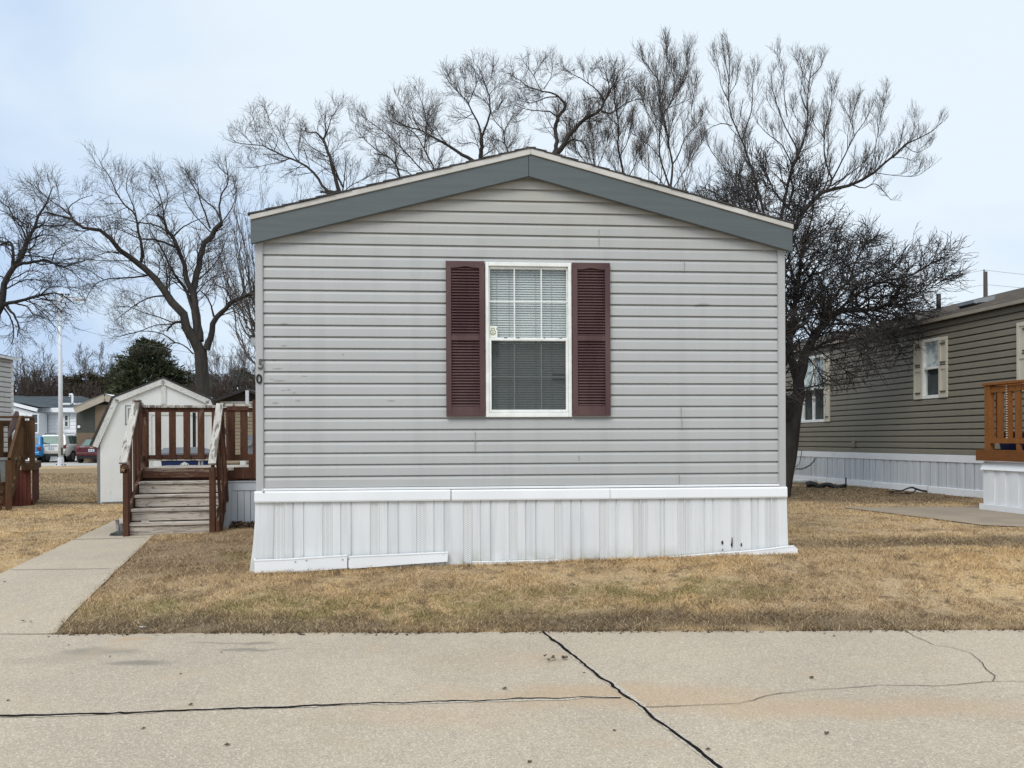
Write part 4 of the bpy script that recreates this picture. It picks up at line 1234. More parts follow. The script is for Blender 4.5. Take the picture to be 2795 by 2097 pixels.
# orange brown deck of the neighbour
M_cedar = wood('cedar_stain', (.25, .098, .028), (.20, .078, .022), None, scale=1.2, st=(2, 2, .4))
M_cedarh = wood('cedar_stain_board', (.19, .072, .022), (.15, .058, .018), None, scale=1.2, st=(.4, .4, 2))
def r9(x, y): return 2450 + x * .30721, 950 + y * .30721
dp = at(2702, 1400, 10.65)
NDZ = .275
NF = Frame(dp.x, 10.65, RA)
nd = thing('wooden_deck', 'orange brown stained deck with white skirting against the tan home', 'deck', (dp.x, 10.65, NDZ), RA)
ns = (0, 0, -NDZ)
zt_ = NF.m(*r9(880, 330), 0)[1]; zf1 = NF.m(*r9(860, 905))[1]; zf0 = NF.m(*r9(860, 1003))[1]
DL, DWD = 2.6, 1.38
m = MB()
for i in range(10): m.box(-.06, DL, .02 + i*.138, .02 + i*.138 + .133, zf1 - .04, zf1 - .004)
m.build('deck_floor', M_cedarh, nd, shift=ns)
m = MB(); m.box(-.14, DL, -.10, -.06, zf0, zf1); m.box(-.14, -.10, -.06, DWD, zf0, zf1); m.build('fascia_board', M_cedarh, nd, shift=ns, bevel=.004)
m = MB(); m.box(-.03, .06, -.055, .03, zf0, zt_); m.build('post', M_cedar, nd, shift=ns, bevel=.005)
m = MB(); m.box(1.6, 1.69, -.055, .03, zf0, zt_); m.build('post', M_cedar, nd, shift=ns, bevel=.005)
m = MB(); m.box(-.06, DL, -.07, .05, zt_, zt_ + .036); m.build('top_rail', M_cedar, nd, shift=ns, bevel=.004)
m = MB(); m.box(.061, DL, -.035, .0, zt_ - .10, zt_ - .02); m.build('top_rail', M_cedar, nd, shift=ns)
zq1 = NF.m(*r9(980, 800))[1]; zq0 = NF.m(*r9(980, 848))[1]
m = MB(); m.box(.061, DL, -.045, -.006, zq0, zq1); m.build('bottom_rail', M_cedar, nd, shift=ns)
for i in range(16):
    x = .17 + i * .15
    m = MB(); m.box(x, x + .088, -.03, -.002, zq1 + .0005, zt_ - .101); m.build('baluster', M_cedar, nd, shift=ns)
m = MB(); m.box(.50, .56, -.04, -.005, zf1 + .001, zq0 - .001); m.build('baluster', M_cedar, nd, shift=ns)
m = MB(); m.box(-.03, .035, .05, DWD, zt_, zt_+.036); m.box(-.01, .02, .05, DWD, zq0, zq1)
for i in range(8): m.box(-.005, .02, .1 + i*.15, .19 + i*.15, zq1, zt_ - .001)
m.build('end_railing', M_cedar, nd, shift=ns)
m = MB()    # string of little lights along the slats
for i in range(22):
    z = zq1 + (zt_ - zq1) * i / 22; m.box(.335, .350, -.047, -.032, z, z + .012)
m.build('string_light', pm('pale_bulbs', (.7, .66, .55), None, 10, .3), nd, shift=ns)
k1, k0_ = NF.m(*r9(900, 1010))[1], NF.m(*r9(900, 1085))[1]
m = MB(); m.add([(-.06, -.035, k1), (DL, -.035, k1), (DL, -.085, k0_), (-.08, -.085, k0_), (DL, -.03, k0_), (-.06, -.03, k0_)], [(3, 2, 1, 0), (3, 5, 4, 2)]); m.build('skirt_rail', M_white, nd, shift=ns)
m = MB(); x = -.06; i = 0
while x < DL:
    wd = (.085, .13, .09, .10)[i % 4]
    m.box(x + .002, x + wd - .002, -.05 - .012 * (i % 2), -.02, .2, k0_ + .01); x += wd; i += 1
m.build('skirt_panel', M_white, nd, shift=ns)
zb1, zb0 = NF.m(*r9(870, 1390))[1], NF.m(*r9(870, 1480))[1]
m = MB(); m.box(-.085, DL, -.095, -.07, zb0 + .028, zb1); m.box(-.08, DL, -.085, -.065, zb0, zb0 + .02); m.build('bottom_rail', M_white, nd, shift=ns, bevel=.003)
m = MB(); m.box(-.05, DL, .0, .02, .25, k0_); m.build('skirt_backing', pm('deck_skirt_grey_board', (.2, .2, .2), None, 3, .8), nd, shift=ns)  # plain grey board behind the skirt panels
# blue tote on the neighbour's deck
a = NF.m(*r9(1030, 880), .25); 
tx, ty = NF.o[0] + NF.c * a[0] - NF.s * .35, NF.o[1] + NF.s * a[0] + NF.c * .35
tote = thing('storage_tote', 'small blue storage tote behind the slats of the orange brown deck', 'tote', (tx, ty, zf1), RA)
m = MB(); loft(m, [ring(-.20, .20, -.14, .14, .0, .03), ring(-.23, .23, -.17, .17, .22, .03)]); m.build('body', pm('tote_blue', (.012, .03, .12), None, 5, .4), tote)
m = MB(); loft(m, [ring(-.25, .25, -.19, .19, .22, .03), ring(-.24, .24, -.18, .18, .25, .03)]); m.build('lid', M_black, tote)

# ------------------------------------------------------------------ left neighbour: long side wall and its deck
lc = at(37, 1220, 18.0)
LA = math.atan2(1.0, -.070)          # local x runs away from the camera along the wall
LL = 15.0
LO = (lc.x + .07 * LL, 18.0 - LL)
# wall must face right (+X): local -y = +X when local x points towards +Y
LF = Frame(LO[0], LO[1], LA)
_, lez = LF.m(37, 981)
M_beige = vinyl('pale_beige_siding', (.56, .55, .52), .5)
nb_l = long_home(LF, .08, LL, 4.7, .84, lez, .62, dict(side=M_beige, roof=M_roof, trim=M_white),
                 ('pale beige sided mobile home standing behind the brown deck',), (), .115)
m = MB(); m.box(LL-.09, LL+.005, -.024, .06, .8, lez); m.build('corner_trim', M_white, nb_l, shift=(0, 0, -.08))
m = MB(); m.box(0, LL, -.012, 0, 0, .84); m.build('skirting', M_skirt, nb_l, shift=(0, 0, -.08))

M_brown = wood('brown_deck_stain', (.105, .056, .027), (.075, .04, .02), None, scale=1.2, st=(2, 2, .5))
M_brownh = wood('brown_deck_board', (.115, .066, .035), (.08, .045, .025), (.15, .105, .07), (.58, .68), 1.0, (.4, 1, 2))
M_redskirt = wood('faded_red_panel', (.135, .042, .030), (.105, .034, .025), None, scale=.8, st=(2, 2, .4))
lp = at(84, 1376, 14.6)
LDZ = float(ground_z(lp.x, 14.6))
LDY = R(29)
LDF = Frame(lp.x, 14.6, LDY)
def l2(x, y): return x * .24088, 1000 + y * .24088
def lm(x, y, yl=0.0):
    a, b = LDF.m(*l2(x, y), yl); return a, b - LDZ
ld = thing('wooden_deck', 'brown stained deck with steps and a slanted stair rail against the beige home', 'deck', (lp.x, 14.6, LDZ), LDY)
fz1, fz0 = lm(300, 1095)[1], lm(300, 1180)[1]
rt_ = lm(300, 590)[1]
m = MB(); m.box(-2.6, .05, 0, 2.0, fz1 - .04, fz1); m.build('deck_floor', M_brownh, ld)
xs0 = lm(240, 1140)[0]
m = MB(); m.box(xs0, .05, -.03, .0, fz0, fz1 + .0); m.box(.05, .085, -.03, 2.0, fz0, fz1); m.build('fascia_board', M_brownh, ld, bevel=.004)
m = MB(); a = lm(165, 1300)[0]; b = lm(348, 1300)[0]
for i in range(4): m.box(a + (b-a)*i/4 + .003, a + (b-a)*(i+1)/4 - .003, .02 + .008 * (i % 2), .05, -.05, fz0 + .01)
m.box(a - .6, b, .052, .06, -.05, fz0)
for i in range(14): m.box(.02, .045, .06 + i*.14, .195 + i*.14, -.05, fz0 + .01)
m.build('skirt_panel', M_redskirt, ld)
for xx in (lm(250, 700)[0], lm(362, 700)[0]):
    m = MB(); m.box(xx-.045, xx+.045, .0, .09, fz1, rt_); m.build('post', M_brown, ld)
m = MB(); m.box(-2.6, .06, -.02, .1, rt_, rt_ + .04); m.build('top_rail', M_brown, ld)
m = MB(); m.box(xs0, .03, .02, .06, rt_ - .12, rt_ - .04); m.build('top_rail', M_brown, ld)
z_a, z_b = lm(300, 990)[1], lm(300, 1030)[1]
m = MB(); m.box(xs0, .03, .02, .06, z_b, z_a); m.build('bottom_rail', M_brownh, ld)
for px in (285, 312, 338):
    x = lm(px, 800)[0]; m = MB(); m.box(x-.025, x+.025, .0, .02, z_a, rt_ - .05); m.build('baluster', M_brown, ld)
# back railing of this deck with boards, behind the steps
m = MB(); m.box(-2.6, xs0, 1.9, 1.94, rt_ - .12, rt_ - .0); m.build('top_rail', M_brown, ld)
m = MB(); m.box(-2.6, xs0, 1.9, 1.94, fz1 + .02, fz1 + .18); m.build('bottom_rail', M_brown, ld)
for px0, px1 in ((-20, 40), (88, 135), (190, 225)):
    a, b = lm(px0, 800, 1.85)[0], lm(px1, 800, 1.85)[0]
    m = MB(); m.box(a, b, 1.85, 1.88, fz1, rt_ - .02); m.build('baluster', M_brown, ld)
# steps coming towards the camera
ns_ = 4
sx0, sx1 = lm(-90, 1400)[0], lm(75, 1400)[0]
yb = -.95
for i in range(ns_):
    y = -.95 + i * .25; z1 = fz1 * (i + 1) / (ns_ + 1)
    m = MB(); m.box(sx0, sx1, y, y + .27, z1 - .04, z1); m.build('tread', M_brownh, ld)
    m = MB(); m.box(sx0, sx1, y + .02, y + .05, fz1 * i / (ns_ + 1) - .02, z1 - .045); m.build('riser', M_brownh, ld)
m = MB(); m.box(sx0, sx1 + .02, -.06, -.031, fz0, fz1); m.build('fascia_board', M_brownh, ld)
# sloping rail with slanted balusters on the right of the steps
def lp3(px, py, yl): a = lm(px, py, yl); return Vector((a[0], yl, a[1]))
A, B = lp3(108, 1065, -.95), lp3(235, 590, -.02)
m = MB(); m.bar(A, B, .05, .13, up=(0, 0, 1)); m.build('handrail', M_brown, ld, bevel=.005)
A2, B2 = lp3(120, 1480, -.95), lp3(236, 1015, -.02)
m = MB(); m.bar(A2, B2, .05, .13, up=(0, 0, 1)); m.build('handrail', M_brown, ld, bevel=.005)
for k in range(6):
    t = (k + .4) / 6
    a, b = A2.lerp(B2, t), A.lerp(B, t)
    m = MB(); m.bar((a.x - .01, a.y, max(.02, a.z - .1)), (b.x - .01, b.y, b.z), .04, .05, up=(0, 1, 0)); m.build('baluster', M_brown, ld)
a = lp3(93, 1350, -.98); m = MB(); m.box(a.x - .04, a.x + .05, -1.03, -.95, -.03, A.z); m.build('post', M_brown, ld)
# jacket over the rail and a grey bucket on the steps
j = lm(160, 640, 1.7)
jw = (LDF.o[0] + LDF.c * j[0] - LDF.s * 1.7, LDF.o[1] + LDF.s * j[0] + LDF.c * 1.7)
m = MB()
prof_ = [(.02, .0), (.10, -.02), (.12, -.25), (.05, -.55), (-.06, -.80), (-.12, -.95), (-.14, -.80), (-.10, -.5), (-.03, -.2)]
m.prism([(x, z) for x, z in [(p_[0] * .8, p_[1] * .62) for p_ in prof_]][::-1], -.05, .05)
jk = m.build('jacket', pm('dull_mauve_cloth', (.12, .085, .085), (.18, .13, .13), 6, .9), None, bevel=.02)
tag(jk, 'dull mauve jacket hanging on the back rail of the brown deck', 'jacket'); jk.location = (jw[0], jw[1], j[1] + LDZ + .25); jk.rotation_euler = (0, 0, LDY)
b_ = lm(85, 1075, -.5)
bw = (LDF.o[0] + LDF.c * b_[0] + LDF.s * .5, LDF.o[1] + LDF.s * b_[0] - LDF.c * .5)
bk = thing('bucket', 'grey plastic bucket standing on the steps of the brown deck', 'bucket', (bw[0], bw[1], LDZ + fz1 * 3 / 5), 0)
bz = LDZ + b_[1] - (LDZ + fz1 * 3 / 5)
m = MB(); loft(m, [[(.10 * math.cos(2*math.pi*i/14), .10 * math.sin(2*math.pi*i/14), .0) for i in range(14)], [(.13 * math.cos(2*math.pi*i/14), .13 * math.sin(2*math.pi*i/14), .42) for i in range(14)]])
m.build('body', pm('bucket_grey', (.16, .18, .18), None, 5, .5), bk, smooth=False)
m = MB(); loft(m, [[(.145 * math.cos(2*math.pi*i/14), .145 * math.sin(2*math.pi*i/14), z) for i in range(14)] for z in (.40, .44)]); m.build('rim', pm('rim_grey', (.22, .24, .24), None, 5, .5), bk)

# ------------------------------------------------------------------ far houses on the left
def far_house(label, fr, z0, mats, width, depth, wall_top, roof_fn, extra): ...
# white house with a dark roof, ridge across the view, porch gable on the left
D1 = 52.0
hp = at(96, 1258, D1)
WF = Frame(hp.x, D1, R(-3)); WZ = .03
wh = thing('house', 'white clapboard house with dark roof behind the parked cars', 'house', (hp.x, D1, WZ), R(-3))
def wm_(x, y, yl=0.0):
    a, b = WF.m(*l2(x, y), yl); return a, b - WZ
M_clap = vinyl('white_clapboard', (.84, .86, .88), .5)
M_dkroof = pm('charcoal_shingles', (.028, .036, .042), (.05, .06, .066), 1.5, .9)
xr_ = wm_(862, 700)[0]; ez = wm_(640, 508)[1]; rz = wm_(700, 338, 4.0)[1]
m = MB(); lap_siding(m, .2, ez, .24, lambda z: -.3, lambda z: xr_, (), .03); m.box(-4, xr_, .02, 8, 0, ez); m.build('wall', M_clap, wh)
m = MB(); m.add([(-4.2, -.35, ez), (xr_+.35, -.35, ez), (xr_-2.3, 4.2, rz), (-4.2, 4.2, rz), (xr_+.35, 8.3, ez), (-4.2, 8.3, ez)], [(0, 1, 2, 3), (3, 2, 4, 5), (1, 4, 2), (0, 5, 4, 1)]); m.build('roof', M_dkroof, wh)
m = MB(); m.box(-.2, xr_+.38, -.42, -.36, ez-.10, ez+.20); m.build('eave_board', M_white, wh)
# porch wing
g0, g1 = wm_(135, 415, -1.5), wm_(410, 497, -1.5)
m = MB(); m.prism([(-5.5, 0), (g1[0]-.2, 0), (g1[0]-.2, g1[1]-.15), (g0[0]-1.5, g0[1]+.15), (-5.5, g0[1]-.6)], -1.4, .0); m.build('porch_wall', M_clap, wh)
m = MB(); a = Vector((g0[0]-2.0, -1.6, g0[1]+.45)); b = Vector((g1[0]+.15, -1.6, g1[1])); m.bar(a, b, .1, .22, up=(0, 0, 1)); m.build('rake_board', M_white, wh)
m = MB(); m.add([tuple(a+Vector((0, -.1, .2))), tuple(b+Vector((0.1, -.1, .2))), (b.x+.1, 4, b.z+.25), (a.x, 4, a.z+.25)], [(0, 1, 2, 3)]); m.build('porch_roof', M_dkroof, wh)
def fwin(root, fn, x0, y0, x1, y1, yl, mat=M_glassdark, fr=.07, bars=True):
    a, b = fn(x0, y0, yl), fn(x1, y1, yl)
    m = MB(); X0, X1, Z1, Z0 = a[0], b[0], a[1], b[1]
    for q_ in ((X0-fr, X0, Z0-fr, Z1+fr), (X1, X1+fr, Z0-fr, Z1+fr), (X0, X1, Z1, Z1+fr), (X0, X1, Z0-fr, Z0)): m.box(q_[0], q_[1], yl-.08, yl-.01, q_[2], q_[3])
    if bars: m.box(X0, X1, yl-.06, yl-.02, (Z0+Z1)/2-.03, (Z0+Z1)/2+.03)
    o = m.build('window', M_frame, root)
    m = MB(); m.add([(X0, yl-.03, Z0), (X1, yl-.03, Z0), (X1, yl-.03, Z1), (X0, yl-.03, Z1)], [(0, 1, 2, 3)]); m.build('pane', mat, o)
M_bluedim = pm('dim_window', (.085, .105, .115), (.05, .06, .07), .8, .15, spec=.6)
fwin(wh, wm_, 372, 548, 434, 748, -1.45, M_bluedim); fwin(wh, wm_, 472, 548, 515, 748, -.02, M_bluedim); fwin(wh, wm_, 742, 560, 776, 680, -.02, M_bluedim); fwin(wh, wm_, 180, 560, 290, 700, -1.45, M_bluedim)
a, b = wm_(526, 545), wm_(548, 755); m = MB(); m.box(a[0], b[0], -.09, -.03, b[1], a[1]); m.build('shutter', pm('navy_shutter', (.03, .035, .05), None, 2, .6), wh)
a = wm_(822, 400, 2.0); m = MB(); zr_ = a[1]; m.tube([(a[0], 2, zr_-.4), (a[0], 2, zr_+.48)], .07, 8); m.tube([(a[0], 2, zr_+.5), (a[0]-.2, 2, zr_+.5), (a[0]-.22, 2, zr_+.35)], .07, 8); m.build('flue', M_white, wh)
for px in (745, 920, 900): 
    a = wm_(px, 432, 1.5); m = MB(); m.box(a[0]-.35, a[0]+.35, 1.4, 1.7, a[1]-.06, a[1]+.10); m.build('roof_vent', M_white, wh)
# olive and brown house
D2 = 47.0
hp2 = at(207, 1258, D2)
OF = Frame(hp2.x, D2, R(6))
ov = thing('house', 'olive and brown house with tan sloping eave beside the white shed', 'house', (hp2.x, D2, WZ), R(6))
def om(x, y, yl=0.0):
    a, b = OF.m(*l2(x, y), yl); return a, b - WZ
M_olive = pm('olive_siding', (.062, .066, .052), (.052, .056, .045), 1, .7)
M_tanwall = pm('tan_panel', (.17, .125, .08), (.15, .11, .07), 1, .7)
pA, pB, pC = om(845, 500, -.4), om(1190, 352, -.4), om(1300, 375, -.4)
dv_ = om(1090, 600)[0]; zt2 = om(900, 755)[1]
m = MB(); m.prism([(.05, zt2), (dv_, zt2), (dv_, om(1085, 440)[1]), (.05, om(865, 505)[1])], 0, 6); m.build('wall', M_olive, ov)
m = MB(); m.prism([(.05, -.1), (dv_, -.1), (dv_, zt2 - .001), (.05, zt2 - .001)], .0, 6); m.build('lower_wall', M_tanwall, ov)
m = MB(); m.prism([(dv_ + .001, -.1), (dv_ + 7, -.1), (dv_ + 7, om(1085, 440)[1]), (dv_+.001, om(1085, 440)[1])], -.15, 6); m.build('wall', M_tanwall, ov)
m = MB(); m.bar((pA[0], -.4, pA[1]), (pB[0], -.4, pB[1]), .12, .42, up=(0, 0, 1)); m.bar((pB[0], -.4, pB[1]), (pB[0]+5, -.4, pB[1]-1.7), .12, .42, up=(0, 0, 1)); m.build('eave_board', pm('tan_eave', (.40, .355, .29), (.34, .30, .24), 1, .6), ov)
m = MB(); m.add([(pA[0], -.5, pA[1]+.2), (pB[0], -.5, pB[1]+.22), (pB[0], 7, pB[1]+.22), (pA[0], 7, pA[1]+.2), (pB[0]+5, -.5, pB[1]-1.48), (pB[0]+5, 7, pB[1]-1.48)], [(0, 1, 2, 3), (1, 4, 5, 2)]); m.build('roof', M_white, ov)
m = MB(); a = om(897, 685); m.tube([(a[0], -.06, a[1]), (a[0], .0, a[1])], .09, 8); m.build('wall_lamp', M_white, ov)
# tan home behind the deck on the right
D3 = 25.0
tp = at(604, 1300, D3)
TF = Frame(tp.x, D3, R(5)); TZ = .06
tn = thing('mobile_home', 'tan mobile home with low brown roof behind the wooden deck', 'mobile home', (tp.x, D3, TZ), R(5))
def tm(x, y, yl=0.0):
    a, b = TF.m(*o1(x, y), yl); return a, b - TZ
M_tanfar = vinyl('warm_tan_siding', (.36, .29, .20), .5)
ze = tm(1200, 212)[1]; pkz = tm(1430, 100)[1]; xq0, xq1, xpk = tm(1140, 212)[0], 7.5, tm(1410, 100)[0]
m = MB(); lap_siding(m, .5, ze, .115, lambda z: .0, lambda z: 6.5, (), .016); m.box(0, 6.5, .03, 8, -.1, ze); m.build('wall', M_tanfar, tn)
m = MB(); m.prism([(xq0, ze), (xpk + (xpk-xq0), ze), (xpk, pkz)], .0, 8); m.build('gable', pm('dark_brown_gable', (.045, .034, .026), None, 2, .8), tn)
m = MB(); m.prism([(xq0-.1, ze-.02), (xpk, pkz-.02), (2*xpk-xq0+.1, ze-.02), (2*xpk-xq0+.1, ze+.07), (xpk, pkz+.07), (xq0-.1, ze+.07)], -.25, 8.2); m.build('roof', M_roof, tn)
m = MB(); m.box(xq0, 7, -.06, -.02, ze-.06, ze-.0); m.build('eave_trim', M_drip, tn)
a = tm(1414, 215, -.5); m = MB(); m.tube([(a[0], -.5, ze - .5), (a[0], -.5, tm(1414, 98, -.5)[1])], .055, 8); m.build('vent_pipe', M_white, tn)
a, b = tm(1412, 562), tm(1462, 752); m = MB(); m.box(a[0], b[0]+.1, -.14, -.02, b[1], a[1]); mtr = m.build('meter_box', pm('meter_grey', (.24, .27, .31), None, 4, .5), tn, bevel=.01)
a = tm(1448, 640); m = MB(); m.tube([(a[0], -.22, a[1]), (a[0], -.14, a[1])], .095, 14); m.build('meter_dial', M_metal, mtr)
m = MB()
pl = [tm(x, y, -.2) for x, y in ((1325, 865), (1335, 845), (1355, 835), (1375, 830))]
m.tube([(a, -.2, b) for a, b in pl], .02, 6); m.build('pipe', M_black, tn)
a, b = tm(1365, 822), tm(1420, 885); m = MB(); m.box(a[0], b[0], -.3, -.05, b[1], a[1]); m.build('utility_box', M_white, tn)
# ------------------------------------------------------------------ parked cars
M_tail = pm('red_lamp', (.20, .012, .012), (.14, .01, .01), 8, .2, spec=.6)
M_clear = pm('clear_lamp', (.55, .55, .52), None, 8, .15, spec=.6)
M_cglass = pm('car_glass', (.025, .04, .038), (.045, .07, .062), 1.2, .2, spec=.4)
M_cglass_g = pm('green_car_glass', (.10, .185, .15), (.06, .12, .10), 1.2, .25, spec=.3)
M_plate = pm('plate_white', (.62, .66, .72), (.45, .52, .62), 14, .4)
M_alloy = pm('alloy_rim', (.45, .46, .47), (.35, .36, .37), 12, .3, metal=.7)
def car(label, cat, group, loc, rot, paint, trimcol, spec, glassm):
    L, W, lo, gh = spec['L'], spec['W'], spec['lower'], spec['green']
    root = thing('parked_car', label, cat, loc, rot, group)
    def cring(x, w, zb, zt):
        h = [(w*.86, zb), (w*.98, zb+.10), (w, (zb+zt)/2), (w*.97, zt-.08), (w*.90, zt)]
        return [(x, y, z) for y, z in h] + [(x, -y, z) for y, z in h[::-1]]
    m = MB(); loft(m, [cring(*s_) for s_ in lo])
    body = m.build('body', paint, root, smooth=True)
    for p in body.data.polygons: p.use_smooth = len(p.vertices) == 4
    (xr0, xr1, xf1, xf0), zb, zt, wb, wt = gh
    P = [(xr0, wb, zb), (xr1, wt, zt), (xf1, wt, zt), (xf0, wb, zb)]
    m = MB()
    vs = [(x, y, z) for x, y, z in P] + [(x, -y, z) for x, y, z in P]
    m.add(vs, [(0, 1, 2, 3), (7, 6, 5, 4), (0, 4, 5, 1), (1, 5, 6, 2), (2, 6, 7, 3), (3, 7, 4, 0)])
    m.build('cabin', paint, root, bevel=.05)
    def face(A, B, C, D, u0, u1, v0, v1, off, name, mat):
        A, B, C, D = map(Vector, (A, B, C, D))
        n_ = (B - A).cross(D - A).normalized() * off
        def pt_(u, v): return A.lerp(B, u).lerp(D.lerp(C, u), v) + n_
        m = MB(); m.add([pt_(u0, v0), pt_(u1, v0), pt_(u1, v1), pt_(u0, v1)], [(0, 1, 2, 3)]); return m.build(name, mat, root)
    # rear window, windscreen, side windows (right and left)
    face(vs[4], vs[0], vs[1], vs[5], .08, .92, .10, .86, -.018, 'rear_window', glassm)
    face(vs[3], vs[7], vs[6], vs[2], .06, .94, .08, .92, -.018, 'windscreen', M_cglass)
    for s_ in (0, 4):
        for (u0, u1) in spec['side']:
            face(vs[s_], vs[s_+3], vs[s_+2], vs[s_+1], u0, u1, .12, .86, .018 if s_ == 4 else -.018, 'side_window', M_cglass if spec.get('dark') else glassm)
    # wheels
    for x in spec['axles']:
        for s_ in (-1, 1):
            r_ = spec['r']; y = s_ * (W/2 - .10)
            m = MB(); m.tube([(x, y - .10, r_), (x, y + .10, r_)], r_, 20); ty_ = m.build('wheel', M_rubber, root)
            m = MB(); m.tube([(x, y + s_*.085, r_), (x, y + s_*.108, r_)], r_ * .62, 16)
            m.build('rim', M_alloy, ty_)
            m = MB(); m.tube([(x, y + s_*.02, r_+.02), (x, y + s_*.085, r_ + .02)], r_ * 1.16, 20); m.build('wheel_arch', M_black, ty_)
    # rear bumper, plate, lamps
    m = MB(); m.box(-.06, .10, -W/2*.90, W/2*.90, spec['bz'], spec['bz'] + .20); m.build('bumper', trimcol, root, bevel=.04)
    m = MB(); m.box(-.02, .2, -W/2*.84, W/2*.84, spec['bz'] - .16, spec['bz'] - .001); m.build('valance', M_black, root)
    pz = spec['pz']
    m = MB(); m.box(-.055, -.035, -.16, .16, pz, pz + .15); pl_ = m.build('plate', M_plate, root)
    m = MB()
    for yy in (-.10, -.06, .03, .07): m.box(-.058, -.0555, yy, yy + .025, pz + .04, pz + .11)
    m.build('digit', M_black, pl_)
    for s_ in (-1, 1):
        m = MB(); y = s_ * W/2 * spec['ly']; m.box(-.05, .14, y - .10, y + .10, spec['lz'], spec['lz'] + spec['lh']); m.build('tail_light', M_tail, root, bevel=.03)
        m = MB(); yo = s_ * (W/2 + .02); m.box(spec['mx'], spec['mx'] + .12, min(yo, yo + s_*.16), max(yo, yo + s_*.16), gh[1] + .02, gh[1] + .17); m.build('wing_mirror', paint, root, bevel=.03)
    return root
M_wpaint = pm('white_car_paint', (.68, .68, .66), (.64, .64, .62), .8, .25, spec=.6)
M_rpaint = pm('dark_red_car_paint', (.085, .008, .014), (.07, .007, .012), .8, .22, spec=.6)
M_bpaint = pm('bright_blue_car_paint', (.02, .22, .50), (.018, .19, .44), .8, .22, spec=.6)
M_beigetrim = pm('beige_bumper', (.42, .41, .36), (.36, .35, .31), 2, .5)
suv = dict(L=4.55, W=1.82, lower=[(-.01, .76, .50, 1.00), (.06, .87, .40, 1.08), (.5, .91, .36, 1.10), (2.0, .91, .34, 1.09), (3.1, .91, .34, 1.08), (3.5, .89, .34, 1.02), (4.3, .83, .38, .92), (4.5, .70, .45, .80)],
           green=((.03, .42, 2.35, 3.30), 1.06, 1.66, .83, .64), side=((.17, .32), (.34, .52), (.54, .76)), axles=(.86, 3.55), r=.36, bz=.52, pz=.80, ly=.80, lz=.84, lh=.22, mx=2.6)
def place(px, py, D): 
    p = at(px, py, D); return (p.x, p.y, .045)
G_CARS = 'cars parked on the road behind the lawn'
s_ = place(139, 1258, 46.0)
c_ = car('white estate car with roof rails and beige bumper parked behind the light pole', 'car', G_CARS, s_, R(99), M_wpaint, M_beigetrim, suv, M_cglass_g)
m = MB()
for y in (-.56, .56): m.tube([(.55, y, 1.67), (.62, y, 1.73), (1.4, y, 1.74), (2.15, y, 1.73), (2.25, y, 1.67)], .022, 6)
m.build('roof_rail', M_black, c_)
m = MB(); m.bar((-.03, .05, 1.10), (.05, .45, 1.20), .03, .03); m.build('wiper', M_black, c_)
m = MB(); m.box(-.05, -.02, -.36, .36, 1.00, 1.035); m.build('trim', M_metal, c_)
sedan = dict(L=4.75, W=1.80, lower=[(-.01, .74, .50, .92), (.06, .84, .42, 1.0), (.7, .89, .34, 1.02), (2.0, .90, .32, .98), (3.3, .90, .32, .94), (4.2, .84, .36, .84), (4.65, .70, .42, .72)],
             green=((.62, 1.35, 2.35, 3.25), .96, 1.43, .80, .60), side=((.18, .46), (.49, .78)), axles=(1.0, 3.75), r=.33, bz=.42, pz=.66, ly=.76, lz=.80, lh=.15, mx=2.75)
s_ = place(250, 1258, 44.5)
c_ = car('dark red saloon car half hidden behind the white shed', 'car', G_CARS, s_, R(106), M_rpaint, M_rpaint, sedan, M_cglass_g)
m = MB(); m.box(-.045, -.02, -.10, .10, .875, .915); m.box(-.047, -.02, -.04, .04, .86, .93); m.build('emblem', pm('gold_emblem', (.5, .40, .18), None, 20, .3, metal=.5), c_)
hatch = dict(L=4.2, W=1.72, lower=[(-.01, .72, .46, 1.00), (.06, .83, .38, 1.06), (.6, .86, .34, 1.08), (2.0, .86, .32, 1.06), (3.0, .86, .32, 1.04), (3.7, .78, .36, .92), (4.1, .62, .42, .76)],
             green=((.05, .40, 2.1, 2.95), 1.04, 1.58, .79, .62), side=((.10, .38), (.41, .76)), axles=(.72, 3.3), r=.33, bz=.45, pz=.75, ly=.84, lz=.72, lh=.24, mx=2.4, dark=1)
s_ = place(71, 1258, 45.5)
car('bright blue hatchback partly hidden by the brown deck', 'car', G_CARS, s_, R(96), M_bpaint, M_bpaint, hatch, M_cglass)

# ------------------------------------------------------------------ street lamp, utility pole, wires
D4 = 39.5
lp_ = at(166, 1268, D4)
lamp = thing('street_lamp', 'tall white light pole with a curved arm in front of the parked cars', 'street lamp', (lp_.x, D4, .04), 0)
ztop_ = at(160, 812, D4).z
M_pole = pm('white_pole_paint', (.70, .73, .77), (.60, .63, .67), 2, .5, stretch=(1, 1, .3))
m = MB(); m.tube([(0, 0, .02), (0, 0, ztop_ * .5), (-.02, 0, ztop_ + .25)], [.115, .095, .07], 12); m.build('pole', M_pole, lamp, smooth=True)
m = MB(); m.box(-.19, .19, -.19, .19, 0, .05); m.tube([(0, 0, .0501), (0, 0, .45)], [.15, .14], 8); m.build('base_plate', M_pole, lamp)
m = MB(); m.box(.10, .16, -.13, -.09, .55, .95); m.build('hand_hole', M_black, lamp)
m = MB()
for x in (-.14, .14): 
    for y in (-.14, .14): m.tube([(x, y, .0501), (x, y, .10)], .03, 6)
m.build('bolt', M_black, lamp)
hx = at(217, 817, D4); 
m = MB(); m.tube([(0, 0, ztop_ - .3), (.25, 0, ztop_ + .02), (hx.x - lp_.x - .25, 0, hx.z + .06)], .035, 8); m.build('arm', M_pole, lamp, smooth=True)
m = MB(); cx_ = hx.x - lp_.x
rings = []
